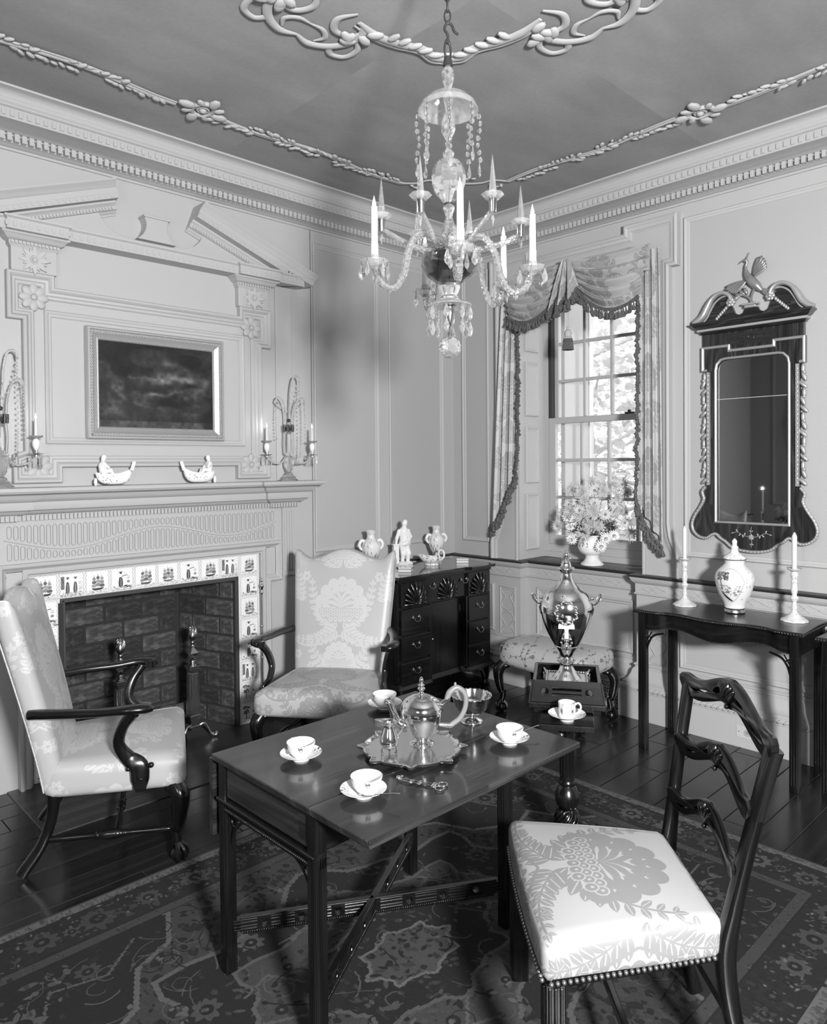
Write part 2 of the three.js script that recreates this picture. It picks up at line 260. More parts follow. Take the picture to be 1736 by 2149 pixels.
mesh('wall_panel', T(panelFrame(-1.6, -.3, 1.06, 3.16), [0, 0, RZ], [0, PI, 0]), mPaint, wb); mesh('wall_panel', T(panelFrame(-3.4, -1.8, 1.06, 3.16), [0, 0, RZ], [0, PI, 0]), mPaint, wb);
const wn = struct('wall_rear_right', span(RX, RX + .2, 0, CEIL, 0, RZ), mPaint);
mesh('wall_panel', T(panelFrame(-2.4, -.4, 1.06, 3.16), [RX, 0, 0], [0, -PI / 2, 0]).translate(0, 0, 0), mPaint, wn);
const cl = struct('ceiling', span(-.2, RX + .2, CEIL, CEIL + .2, -.45, RZ + .2), mCeil);
{ const p = cl.geometry.attributes.position, u = cl.geometry.attributes.uv; for (let i = 0; i < p.count; i++) u.setXY(i, p.getX(i), p.getZ(i)); }

// --- cornice round the room
{
  const tr = struct('trim_1');
  const prof = [[-.02, 3.25], [.012, 3.25], [.012, 3.262], [.02, 3.264], [.03, 3.268], [.042, 3.274], [.05, 3.274], [.05, 3.313], [.082, 3.313], [.088, 3.316], [.1, 3.32], [.115, 3.323], [.13, 3.325], [.142, 3.329], [.2, 3.329], [.2, 3.38], [.206, 3.382], [.212, 3.386], [.212, 3.394], [.218, 3.398], [.222, 3.404], [.222, 3.412], [.226, 3.416], [.23, 3.425], [.238, 3.434], [.25, 3.441], [.265, 3.446], [.278, 3.448], [.28, 3.457], [-.02, 3.457]];
  mesh('cornice', upright(sweep(prof, [[0, 0], [0, -RZ], [RX, -RZ], [RX, 0]], true, .5)), mPaint, tr);
  const pill = extrude(new THREE.Shape().moveTo(-.009, -.012).lineTo(.009, -.012).lineTo(.009, .012).absarc(0, .012, .009, 0, PI).lineTo(-.009, -.012), .009, .002, [], 5);
  const den = (s) => { const d = [], f = []; for (let t = .1; t < (s ? 3.6 : 4.4); t += .034) { d.push(s ? box(.03, .037, .022, .065, 3.2935, t) : box(.022, .037, .03, t, 3.2935, .065)); d.push(s ? box(.018, .008, .012, .059, 3.306, t + .017) : box(.012, .008, .018, t + .017, 3.306, .059)); }
    for (let t = .24; t < (s ? 3.6 : 4.4); t += .038) f.push(s ? T(pill, [.199, 3.352, t], [0, PI / 2, 0]) : T(pill, [t, 3.352, .199])); return [d, f]; };
  for (const s of [0, 1]) { const [d, f] = den(s); stuff(mesh('dentil_course', mg(d), mPaint, tr)); stuff(mesh('fluting', mg(f), mPaint, tr)); }
}
// --- dado of both walls
const capProf = [[-.12, .905], [.032, .905], [.038, .908], [.04, .914], [.037, .92], [.032, .922], [-.12, .922]];
const subProf = [[-.02, .79], [.006, .79], [.012, .795], [.012, .803], [.006, .806], [.006, .862], [.012, .866], [.018, .872], [.026, .882], [.03, .894], [.034, .905], [-.02, .905]];
const baseProf = [[-.02, .345], [.006, .345], [.014, .34], [.014, .332], [.008, .328], [.008, .316], [.016, .31], [.022, .3], [.024, .29], [.03, .27], [.042, .25], [.058, .236], [.07, .23], [.07, .222], [.08, .216], [.086, .205], [.086, .196], [.08, .186], [.08, .18], [.086, .178], [.086, 0], [-.02, 0]];
const ropeOf = (list) => mg(list.map(([x, z, along]) => T(ball(.011, 0, 0, 0, 6, 5, [2, .8, .7]), [x, .201, z], [0, along ? PI / 2 : 0, .6])));
{
  const path = [[RX, -.05], [1.665, -.05], [1.665, .06], [.7, .06], [.7, -.03], [0, -.03]];
  const dr = struct('trim_2');
  mesh('chair_rail_cap', upright(sweep(capProf, path)), mRail, dr); mesh('dado_frieze', upright(sweep(subProf, path)), mPaint, dr);
  const b = struct('baseboard_right', upright(sweep(baseProf, path)), mBase), rope = [];
  for (let x = .1; x < 4.5; x += .034) if (x < .68 || x > 1.72) rope.push([x, (x < .7 ? .03 : .05) + .084, 0]); else if (x > .82 && x < 1.56) rope.push([x, .024, 0]);
  stuff(mesh('rope_moulding', ropeOf(rope), mBase, b));
  // lattice grilles in the bay's baseboard
  for (const [x0, x1] of [[.76, .9], [1.28, 1.6]]) {
    const bars = []; for (let x = x0; x <= x1 + .001; x += .0215) bars.push(span(x - .005, x + .005, .02, .165, .029, .034)); for (let y = .022; y < .17; y += .0215) bars.push(span(x0, x1, y - .005, y + .005, .029, .034));
    const gr = mesh('vent_backing', span(x0, x1, .02, .165, .0262, .0268), mat(.01, .9), b); mesh('vent_grille', mg(bars), mBase, gr);
  }
  // electrical outlet plate
  const op = mesh('outlet_plate', rspan(2.345, 2.47, .06, .125, .136, .139, .0012), mat(.5, .4), b); mesh('outlet_socket', T(cyl(.02, .02, .004, 0, 0, 0, 20), [2.407, .0925, .139], [PI / 2, 0, 0]), mat(.35, .4), op);
  mesh('socket_slot', mg(span(2.402, 2.4045, .088, .1, .139, .1414), span(2.41, 2.4125, .088, .1, .139, .1414)), mat(.02, .6), op);
  mesh('screw', mg(T(cyl(.003, .003, .002, 0, 0, 0, 8), [2.36, .0925, .1395], [PI / 2, 0, 0]), T(cyl(.003, .003, .002, 0, 0, 0, 8), [2.455, .0925, .1395], [PI / 2, 0, 0])), mBrass, op);
  // frets and panels of the die
  const fret = (x0, x1, z) => { const g = [], y0 = .34, y1 = .715, xc = (x0 + x1) / 2, A = (x1 - x0) * .5 - .018; g.push(sweep([[0, 0], [0, .008], [.008, .01], [.012, .004], [.012, 0]], rect(x0, x1, y0, y1), true).translate(0, 0, z));
    for (const s of [-1, 1]) g.push(tube(Array.from({ length: 15 }, (_, i) => { const t = i / 14; return [xc + s * A * Math.pow(Math.abs(cos(t * PI * 3)), .6) * (1), y0 + .03 + t * (y1 - y0 - .06), z + .004]; }), [.0035], { n: 70, m: 5, ref: [0, 0, 1] }));
    g.push(tube([[xc - A, y0 + .03, z + .004], [xc, y0 + .02, z + .004], [xc + A, y0 + .03, z + .004]], [.0035], { n: 8, m: 5, ref: [0, 0, 1] }), tube([[xc - A, y1 - .03, z + .004], [xc, y1 - .02, z + .004], [xc + A, y1 - .03, z + .004]], [.0035], { n: 8, m: 5, ref: [0, 0, 1] })); return mg(g); };
  mesh('fret_panel', fret(.505, .655, .03), mPaint, dr); mesh('fret_panel', fret(1.745, 1.885, .05), mPaint, dr);
  mesh('dado_panel', panelFrame(.79, 1.585, .365, .725, -.06), mPaint, dr); mesh('dado_panel', panelFrame(1.965, 4.3, .37, .745, .05), mPaint, dr); mesh('dado_panel', panelFrame(.06, .45, .365, .725, .03), mPaint, dr);
  const dia = []; const bar = (x0, y0, x1, y1, z) => { const L = Math.hypot(x1 - x0, y1 - y0); dia.push(T(box(L, .004, .004), [(x0 + x1) / 2, (y0 + y1) / 2, z], [0, 0, Math.atan2(y1 - y0, x1 - x0)])); };
  for (let x = .06; x < 4.4; x += .15) { const z = (x < .66 ? .03 : x < 1.6 ? -.06 : .05) + .008; if (x > .56 && x < .72 || x > 1.52 && x < 1.68) continue; for (const s of [1, -1]) { bar(x, .834 + s * .002, x + .05, .834 + s * .02, z); bar(x + .05, .834 + s * .02, x + .1, .834 - s * .02, z); bar(x + .1, .834 - s * .02, x + .15, .834, z); } }
  stuff(mesh('fret_strip', mg(dia), mPaint, dr));
  // left wall, beside the fireplace
  for (const [a, c] of [[1.5, 0], [RZ, 3.62]]) {
    const pth = [[.0, -c], [.0, -a]];
    mesh('chair_rail_cap', upright(sweep(capProf, pth)), mRail, dr); mesh('dado_frieze', upright(sweep(subProf, pth)), mPaint, dr);
    struct('baseboard_left', upright(sweep(baseProf, pth)), mBase);
  }
  mesh('dado_panel', T(panelFrame(-1.48, -.1, .365, .745), [0, 0, 0], [0, PI / 2, 0]), mPaint, dr); mesh('dado_panel', T(panelFrame(-5.1, -3.7, .365, .745), [0, 0, 0], [0, PI / 2, 0]), mPaint, dr);
  dia.length = 0; for (let x = -1.48; x < -.1; x += .15) for (const s of [1, -1]) { bar(x, .834 + s * .002, x + .05, .834 + s * .02, .008); bar(x + .05, .834 + s * .02, x + .1, .834 - s * .02, .008); bar(x + .1, .834 - s * .02, x + .15, .834, .008); }
  stuff(mesh('fret_strip', T(mg(dia), [0, 0, 0], [0, PI / 2, 0]), mPaint, dr));
}
// --- plaster ornament of the ceiling
{
  const co = struct('trim_3'), y = CEIL - .008;
  const rod = (pts, r, n) => tube(pts.map(([x, z]) => [x, y, z]), [[r * .85, r * .42]], { n, m: 8, ref: [0, 1, 0] });
  const tapered = (pts, r) => tube(pts.map(([x, z]) => [x, y, z]), pts.map((_, i) => { const k = i === 0 || i === pts.length - 1 ? .5 : 1.15; return [r * k, r * .4 * k]; }), { n: 48, m: 8, ref: [0, 1, 0] });
  const lf = (x, z, a, L, w = .35, lift = 0) => T(ball(1, .5, 0, 0, 7, 5, [.5, .16, w * .72]), [x, y - .002 - lift * .6, z], [0, -a, 0], L * 1.05);
  const spray = (x, z, a, n, s) => { const g = []; for (let i = 0; i < n; i++) { const t = i / n, q = s * (.016 + .012 * (i % 2)); g.push(lf(x + cos(a) * t * .3 - sin(a) * q, z + sin(a) * t * .3 + cos(a) * q, a + s * rr(.1, 1.1), rr(.035, .055), rr(.25, .45), .004 * (i % 3))); } return g; };
  const scrollEnd = (x, z, a, s) => tube(Array.from({ length: 12 }, (_, i) => { const t = i / 11 * 4.6, r = .05 * (1 - i / 14); return [x + cos(a + s * t) * r, y, z + sin(a + s * t) * r]; }), [.012, .006], { n: 26, m: 7 });
  const run = [];                                        // straight runs with leaf sprays
  const line = (ax, az, bx, bz) => { const L = Math.hypot(bx - ax, bz - az), a = Math.atan2(bz - az, bx - ax); run.push(rod(Array.from({ length: 16 }, (_, i) => { const t = i / 15, w = .02 * sin(t * L * 7); return [lerp(ax, bx, t) - sin(a) * w, lerp(az, bz, t) + cos(a) * w]; }), .016, 60)); run.push(rod(Array.from({ length: 16 }, (_, i) => { const t = i / 15, w = .02 * sin(t * L * 7) + .02; return [lerp(ax, bx, t) - sin(a) * w, lerp(az, bz, t) + cos(a) * w]; }), .009, 60));
    for (let t = .05, k = 0; t < L - .2; t += .2, k++) run.push(...spray(ax + cos(a) * t, az + sin(a) * t, a, 9, k % 2 ? .95 : -.7)); };
  line(.66, 1.16, .66, 2.47); line(.66, 4.3, .66, 2.7); line(1.14, .69, 2.27, .69); line(3.7, .69, 2.5, .69);
  run.push(rod([[.66, 1.16], [.72, 1.1], [.8, 1.08], [.87, 1.0], [.9, .9], [1.0, .8], [1.08, .78], [1.14, .69]], .013, 40), scrollEnd(.7, 1.06, 2, 1), scrollEnd(1.04, .72, -1, -1), ...spray(.8, 1.05, -.7, 6, 1));
  mesh('ceiling_moulding', mg(run), mPlaster, co);
  const cart = (x, z, a) => mg(T(new THREE.TorusGeometry(.05, .012, 6, 22), [x, y, z], [PI / 2, 0, 0], [1.3, 1, 1]), T(new THREE.TorusGeometry(.028, .008, 6, 18), [x, y, z], [PI / 2, 0, 0]), ball(.02, x, y, z, 10, 6, [1, 1, 1]), [0, 1, 2, 3, 4, 5, 6, 7].map((k) => lf(x + cos(a + k * .785) * .05, z + sin(a + k * .785) * .05, a + k * .785 + .5, .06 + .03 * (k % 2), .42, .006)));
  mesh('cartouche', cart(.68, 2.57, .4), mPlaster, co); mesh('cartouche', cart(2.39, .69, 2), mPlaster, co);
  const ctr = [], C = [2.44, 2.6], sym = (pts) => { for (let q = 0; q < 4; q++) for (const m of [1, -1]) ctr.push(tapered(pts.map(([x, z]) => { let [a, b] = [x, m * z]; for (let k = 0; k < q; k++) [a, b] = [-b, a]; return [C[0] + a, C[1] + b]; }), pts.r ?? .017)); };
  const P = (pts, r) => { pts.r = r; return pts; };
  sym(P([[-.66, -.14], [-.68, -.25], [-.66, -.36], [-.62, -.46], [-.63, -.55], [-.6, -.61]], .022)); sym(P([[-.69, -.14], [-.705, -.25], [-.69, -.36], [-.65, -.47], [-.66, -.56], [-.63, -.62]], .011));
  sym(P([[-.66, -.16], [-.72, -.2], [-.8, -.2], [-.88, -.15], [-.92, -.07], [-.9, 0]], .017)); sym(P([[-.62, -.1], [-.7, -.06], [-.77, -.1], [-.76, -.17], [-.7, -.2], [-.66, -.17]], .014)); sym(P([[-.76, -.2], [-.82, -.26], [-.9, -.25], [-.92, -.19], [-.88, -.16], [-.85, -.19]], .013)); sym(P([[-.8, 0], [-.8, -.06], [-.84, -.1], [-.89, -.08]], .011));
  for (let q = 0; q < 4; q++) for (const m of [1, -1]) { const r2 = (x, z) => { let [a, b] = [x, m * z]; for (let k = 0; k < q; k++) [a, b] = [-b, a]; return [C[0] + a, C[1] + b]; };
    for (let k = 0; k < 5; k++) { const [x, z] = r2(-.67 + .01 * k, -.3 - .05 * k), [x2, z2] = r2(-.62, -.34 - .05 * k); ctr.push(lf(x, z, Math.atan2(z2 - z, x2 - x) + .5 * m, .07, .3, .006)); }
    for (let k = 0; k < 6; k++) { const [x, z] = r2(-.8 + .02 * k, -.17 - .02 * (k % 3)); ctr.push(lf(x, z, k * 1.1 + q, .075, .4, .008)); } const [a, b] = r2(-.6, -.6); ctr.push(scrollEnd(a, b, q * PI / 2, m)); }
  mesh('ceiling_rosette', mg(ctr), mPlaster, co);
}

// ================================================================ the window
const WX = 1.2;
{
  const w = struct('window_1'), zf = 0;
  const half = [[.505, .922], [.76, .922], [.76, 1.06], ...curve2([[.745, 1.1], [.715, 1.17], [.70, 1.26]], 6), [.70, 2.88], [.755, 2.88], [.755, 3.2], [.39, 3.2], [.39, 3.144]];
  const outR = half.slice(1).map(([a, y]) => [WX - .01 + a, y]), outL = half.slice(1).map(([a, y]) => [WX - .01 - a, y]).reverse();
  const sh = new THREE.Shape([[1.715, .922], ...outR, ...outL, [.66, .922], [.66, 2.95], [1.715, 2.95]].map((p) => V2(...p)));
  const cas = mesh('casing', extrude(sh, .03, .002), mPaint, w);
  mesh('casing_moulding', mg(sweep([[-.003, 0], [-.003, .052], [.01, .058], [.018, .055], [.026, .046], [.045, .042], [.05, .034], [.058, .034], [.058, .03]], [...outR, ...outL], false), sweep([[0, .03], [.004, .038], [.014, .04], [.02, .03]], [[.68, .922], [.68, 2.97], [1.695, 2.97], [1.695, .922]], false)), mPaint, cas);
  // reveals with their folded shutters
  for (const s of [0, 1]) {
    const x = s ? 1.735 : .66, r = mesh('shutter', span(x - .004, x + .004 + (s ? 0 : .006), .922, 2.95, -.365, -.004), mPaint, w);
    for (const [y0, y1] of [[.99, 1.42], [1.5, 1.93], [2.01, 2.42], [2.5, 2.86]]) { const p = mesh('shutter_panel', T(mg(panelFrame(-.235, -.075, y0, y1), span(-.215, -.095, y0 + .02, y1 - .02, 0, .006)), [x + (s ? -.004 : .01), 0, 0], [0, s ? -PI / 2 : PI / 2, 0], 1), mPaint, r); if (s) p.position.z = -.31; else p.position.z = -.31; if (!s) p.geometry = T(mg(panelFrame(.075, .235, y0, y1), span(.095, .215, y0 + .02, y1 - .02, 0, .006)), [x + .01, 0, .31 - .0], [0, PI / 2, 0]); }
  }
  mesh('head_lining', span(.657, 1.74, 2.945, 2.955, -.45, 0), mPaint, w);
  // sashes
  const sash = (name, x0, x1, y0, y1, z, gy, br, tr) => {
    const gx = Array.from({ length: 5 }, (_, i) => lerp(x0 + .062, x1 - .05, i / 4)), g = mesh(name, mg(rspan(x0, x0 + .062, y0, y1, z - .02, z + .02), rspan(x1 - .05, x1, y0, y1, z - .02, z + .02), rspan(x0, x1, y0, y0 + br, z - .021, z + .021), rspan(x0, x1, y1 - tr, y1, z - .021, z + .021)), mPaint, w);
    for (const x of gx.slice(1, 4)) mesh('muntin', rspan(x - .012, x + .012, y0 + br, y1 - tr, z - .015, z + .017, .006), mPaint, g);
    for (const y of gy.slice(1, -1)) mesh('muntin', rspan(x0 + .06, x1 - .05, y - .012, y + .012, z - .014, z + .016, .006), mPaint, g);
    for (let i = 0; i < 4; i++) for (let j = 0; j < gy.length - 1; j++) mesh('pane', span(gx[i] + .006, gx[i + 1] - .006, gy[j] + .006, gy[j + 1] - .006, z - .002, z - .0015), mPane, g);
  };
  sash('lower_sash', .7, 1.735, 1.02, 2.0, -.36, [1.09, 1.385, 1.672, 1.955], .07, .045);
  sash('upper_sash', .7, 1.735, 1.965, 2.93, -.405, [2.005, 2.285, 2.575, 2.87], .04, .06);
  mesh('sash_lock', mg(rspan(1.36, 1.43, 2.0, 2.012, -.36, -.335, .003), T(cyl(.012, .012, .02, 0, 0, 0, 10), [1.39, 2.018, -.35])), mDarkMetal, w);
  mesh('jamb', mg(span(.657, .7, .96, 2.95, -.45, -.33), span(.657, .672, .96, 2.95, -.33, -.3), span(.655, 1.74, .922, 1.02, -.45, -.335), span(.655, 1.74, .922, .965, -.335, -.315)), mPaint, w);
  mesh('sash_channel', mg(span(.7, .728, 2.0, 2.93, -.384, -.34)), mat(.03, .7), w);
  // caned sill board
  const cane = dataTex(128, 128, (u, v) => { const a = (u * 8) % 1, b = (v * 8) % 1, c = Math.abs(((u + v) * 8) % 1 - .5), d = Math.abs(((u - v) * 8 + 8) % 1 - .5); return a < .3 || b < .3 || c < .12 || d < .12 ? .62 : .16; }, [1, 1]);
  const sill = mesh('sill', mg(span(.664, 1.735, .9, .92, -.34, -.022)), mRail, w), cp = span(.76, 1.7, .919, .9215, -.3, -.06), cu = cp.attributes.uv, cq = cp.attributes.position; for (let i = 0; i < cq.count; i++) cu.setXY(i, cq.getX(i) * 12, cq.getZ(i) * 12);
  mesh('cane_panel', cp, mat(.75, .55, { map: cane }), sill);
}

// ================================================================ fireplace (built in the plane of the left wall)
const UC = -2.54;
{
  const fp = thing('fireplace', 'white carved chimneypiece with blue-painted tiles round a dark brick firebox', 'fireplace', [0, 0, 0], PI / 2);
  const X = (a) => UC + a;
  // printed tiles: ships, strollers and harbour scenes
  const tileTex = [0, 1, 2, 3, 4, 5].map((k) => canvasTex(256, 256, (x, w, h) => {
    x.fillStyle = g8(.9); x.fillRect(0, 0, w, h); const d = (v) => g8(v); x.strokeStyle = d(.45); x.lineWidth = 3;
    x.beginPath(); for (let i = 0; i <= 60; i++) { const t = i / 60 * 4, e = Math.floor(t) % 4, f = t % 1, o = 14 + 5 * sin(i * 2.1), q = [[o + f * (w - 2 * o), o], [w - o, o + f * (h - 2 * o)], [w - o - f * (w - 2 * o), h - o], [o, h - o - f * (h - 2 * o)]][e]; i ? x.lineTo(...q) : x.moveTo(...q); } x.closePath(); x.stroke();
    const scrib = (x0, y0, x1, y1, n, v) => { x.strokeStyle = d(v); x.lineWidth = 2.2; for (let i = 0; i < n; i++) { x.beginPath(); const a = rr(x0, x1), b = rr(y0, y1); x.moveTo(a, b); x.lineTo(a + rr(4, 22), b + rr(-3, 3)); x.stroke(); } };
    if (k < 3) {                                          // ships
      scrib(18, 205, 225, 240, 60, .35); x.fillStyle = d(.25 + .1 * k); blob(x, [[70, 185], [80, 215], [175, 215], [200, 180], [185, 192], [90, 195]]);
      const lean = [0, 6, -8][k]; for (let m = 0; m < 3; m++) { const bx = 92 + m * 40; x.strokeStyle = d(.25); x.lineWidth = 3; x.beginPath(); x.moveTo(bx, 190); x.lineTo(bx + lean, 45 + 14 * (m !== 1)); x.stroke(); for (let r = 0; r < 3; r++) { x.fillStyle = d([.55, .4, .62][(r + m + k) % 3]); const y = 72 + r * 36 + 10 * (m !== 1), q = 15 + r * 5; blob(x, [[bx - q + lean * .6, y], [bx + q + lean * .6, y - 4], [bx + q + 5, y + 26], [bx, y + 32], [bx - q, y + 26]]); } }
      scrib(70, 60, 180, 180, 40, .5);
    } else if (k === 3 || k === 4) {                         // walking figure, couple
      scrib(20, 200, 225, 242, 110, .3); scrib(20, 40, 220, 80, 16, .7);
      const fig = (fx, s, v) => { x.fillStyle = d(v); blob(x, [[fx, 70 * s + 40], [fx - 18 * s, 100], [fx - 30 * s, 215], [fx + 24 * s, 215], [fx + 18 * s, 110]]); x.beginPath(); x.arc(fx, 62, 13 * s, 0, 7); x.fill(); x.fillRect(fx - 20 * s, 50, 40 * s, 6); x.fillStyle = d(.75); x.fillRect(fx - 2, 120, 5, 90); };
      if (k === 3) { fig(115, 1, .3); x.strokeStyle = d(.3); x.lineWidth = 7; x.beginPath(); x.moveTo(125, 100); x.lineTo(185, 88); x.stroke(); x.fillStyle = d(.55); blob(x, [[175, 150], [215, 150], [205, 175], [182, 175]]); scrib(175, 100, 200, 150, 18, .55); scrib(150, 195, 225, 225, 40, .2); }
      else { fig(90, .8, .32); fig(165, .85, .38); x.fillStyle = d(.45); x.fillRect(24, 40, 34, 130); x.fillStyle = d(.25); x.fillRect(30, 60, 9, 14); x.fillRect(44, 90, 9, 14); scrib(190, 100, 220, 190, 30, .5); }
    } else { scrib(24, 170, 225, 236, 130, .3); for (let i = 0; i < 26; i++) { x.fillStyle = d(rr(.3, .55)); x.beginPath(); x.arc(rr(30, 110), rr(40, 130), rr(6, 14), 0, 7); x.fill(); } x.fillStyle = d(.35); x.fillRect(64, 120, 10, 80); scrib(130, 120, 220, 170, 40, .45); x.fillStyle = d(.5); blob(x, [[150, 130], [165, 90], [180, 130]]); }
  }));
  const mTile = tileTex.map((t) => mat(.95, .16, { map: t }));
  const bed = mesh('tile_bed', mg(span(X(-.69), X(.69), .953, 1.092, -.002, .003), span(X(-.69), X(-.527), 0, .955, -.002, .003), span(X(.527), X(.69), 0, .955, -.002, .003)), mat(.62, .7), fp);
  const tp = .1352, tg = rbox(tp - .005, tp - .005, .009, .002, 0, 0, 0, 1), top = [0, 4, 0, 3, 1, 2, 3, 0, 4, 1], right = [3, 2, 3, 3, 4, 5, 5], tu = tg.attributes.uv, tq = tg.attributes.position;
  for (let i = 0; i < tq.count; i++) tu.setXY(i, tq.getX(i) / tp + .5, tq.getY(i) / tp + .5);
  const tile = (k, u, y) => { const m = mesh('tile', tg, mTile[k], bed); m.position.set(u, y, .006); m.rotation.z = rr(-.01, .01); };
  for (let i = 0; i < 10; i++) tile(top[i], X((i - 4.5) * tp), 1.022);
  for (let j = 0; j < 7; j++) { tile(right[j], X(4.5 * tp), .954 - (j + .5) * tp); tile(right[(j + 3) % 7], X(-4.5 * tp), .954 - (j + .5) * tp); }
  mesh('iron_lining', mg(rspan(X(-.532), X(.532), .93, .953, -.03, .012, .002), rspan(X(-.532), X(-.508), 0, .945, -.03, .012, .002), rspan(X(.508), X(.532), 0, .945, -.03, .012, .002)), mat(.12, .35, { metalness: .7 }), fp);
  // firebox of large sooty bricks
  const brickMap = dataTex(256, 256, (u, v) => .2 + .16 * nA(u * 8, v * 8) + .1 * nB(u * 40, v * 40) + .12 * Math.max(0, nA(u * 5 + 3, v * 5) - .55) * 3, [1, 1]);
  const mBrick = [.28, .42, .6].map((k) => mat(k, .9, { map: brickMap })), mort = mat(.025, .95);
  const D = .46, bh = .115, bl = .235;
  const panelOf = (name, len, place, turn, rows, off) => {
    const g = mesh(name, span(-.02, len - (turn ? .03 : -.02), 0, rows * bh + .01, -.06, -.004), mort, fp); g.position.set(...place); g.rotation.y = turn;
    const gs = [rbox(bl - .012, bh - .012, .04, .009, 0, 0, -.018, 2), rbox(bl * .5 - .012, bh - .012, .04, .009, 0, 0, -.018, 2), rbox(bl * .72 - .012, bh - .012, .04, .009, 0, 0, -.018, 2)];
    for (let r = 0; r < rows; r++) { let x = 0, k = r % 2; const ws = []; while (x < len - .03) { let j = !x && k ? 1 : 0; if (len - x < bl - .02) j = len - x < bl * .6 ? 1 : 2; const w = [bl, bl * .5, bl * .72][j], b = mesh('brick', gs[j], mBrick[Math.floor(rnd() * 3)], g); b.position.set(x + w / 2, (r + .5) * bh, rr(-.004, .004)); b.rotation.set(rr(-.012, .012), rr(-.012, .012), rr(-.012, .012)); x += w; if (len - x < .03) break; } }
    return g;
  };
  panelOf('firebox_back', .72, [X(-.36), 0, -D], 0, 9, 0);
  const sl = Math.hypot(.15, D), sa = Math.atan2(D, .15);
  panelOf('firebox_side', sl, [X(.36), 0, -D], -sa, 8, 0); panelOf('firebox_side', sl, [X(-.36) - .15, 0, 0], sa, 8, 0);
  mesh('firebox_shell', mg(span(X(-.62), X(.62), 0, 1.6, -D - .2, -D - .12), span(X(-.75), X(-.62), 0, 1.6, -D - .2, -.18), span(X(.62), X(.75), 0, 1.6, -D - .2, -.18), span(X(-.75), X(.75), 1.55, 1.65, -D - .2, -.18), span(X(-.55), X(.55), .953, 1.0, -.2, -.03)), mort, fp);
  mesh('firebox_floor', span(X(-.6), X(.6), -.02, .004, -D - .1, 0), mat(.05, .9), fp);
  // moulded surround with shouldered corners
  const o = [[.745, 0], [.745, .905], [.833, .905], [.833, 1.158]], path = [...o.map(([a, y]) => [X(a), y]), ...o.map(([a, y]) => [X(-a), y]).reverse()];
  const outer = path.map((p) => V2(...p)), sh = new THREE.Shape([...outer, V2(X(-.685), 0), V2(X(-.685), 1.09), V2(X(.685), 1.09), V2(X(.685), 0)]);
  const su = mesh('surround', extrude(sh, .03, .002), mPaint, fp);
  mesh('surround_moulding', mg(sweep([[-.003, .0], [-.003, .05], [.006, .056], [.014, .054], [.022, .044], [.03, .034], [.036, .03], [.04, .03]], path, false), sweep([[0, .03], [.0, .038], [.012, .046], [.024, .043], [.03, .03]], [[X(.72), 0], [X(.72), 1.128], [X(-.72), 1.128], [X(-.72), 0]], false)), mPaint, su);
  // frieze with split flutes and a running wave
  const fr = mesh('frieze', mg(span(X(-.835), X(.835), 1.158, 1.38, 0, .026), span(X(-.98), X(-.835), .92, 1.38, 0, .02), span(X(.835), X(.98), .92, 1.38, 0, .02)), mPaint, fp), fl = [], wave = (a) => 1.263 + .042 * cos(2 * PI * a / .96);
  const ring = (x, y0, y1) => { const r = .0095, c = [[x + r, y0 + r], [x + r, y1 - r], [x + r * .7, y1 - r * .3], [x, y1], [x - r * .7, y1 - r * .3], [x - r, y1 - r], [x - r, y0 + r], [x - r * .7, y0 + r * .3], [x, y0], [x + r * .7, y0 + r * .3]]; fl.push(sweep([[-.003, 0], [-.002, .008], [.001, .008], [.003, .0]], c, true, 0).translate(0, 0, .026)); };
  for (let a = -.775; a <= .776; a += .031) { const yw = wave(a); ring(X(a), 1.178, yw - .013); ring(X(a), yw + .013, 1.352); }
  stuff(mesh('fluting', mg(fl), mPaint, fr));
  mesh('wave_band', tube(Array.from({ length: 33 }, (_, i) => { const a = -.8 + i * .05; return [X(a), wave(a), .027]; }), [[.005, .005]], { n: 130, m: 5, ref: [0, 0, 1] }), mPaint, fr);
  for (const s of [-1, 1]) mesh('fluted_strip', mg(span(X(s * .9) - .05, X(s * .9) + .05, .925, 1.378, .02, .032), [-.03, -.01, .01, .03].map((q) => rspan(X(s * .9) + q - .006, X(s * .9) + q + .006, .95, 1.35, .03, .04, .005))), mPaint, fr);
  // mantelshelf
  const sp = [[X(.955), 0], [X(.955), -.06], [X(.745), -.06], [X(.745), -.035], [X(-.745), -.035], [X(-.745), -.06], [X(-.955), -.06], [X(-.955), 0]];
  const shp = [[-.05, 1.377], [0, 1.377], [0, 1.408], [.02, 1.411], [.03, 1.418], [.04, 1.43], [.055, 1.434], [.058, 1.44], [.06, 1.474], [.064, 1.477], [.074, 1.482], [.084, 1.494], [.094, 1.51], [.112, 1.518], [.122, 1.52], [.125, 1.526], [.13, 1.53], [.13, 1.545], [.126, 1.549], [-.05, 1.549]];
  const ms = mesh('mantelshelf', mg(upright(sweep(shp, sp, false, .5)), span(X(-.97), X(.97), 1.5, 1.5488, 0, .09)), mPaint, fp), dn = [];
  for (let a = -.945; a <= .946; a += .021) dn.push(box(.0125, .026, .016, X(a), 1.392, (Math.abs(a) > .745 ? .06 : .035) + .006));
  stuff(mesh('dentil_course', mg(dn), mPaint, ms));
}
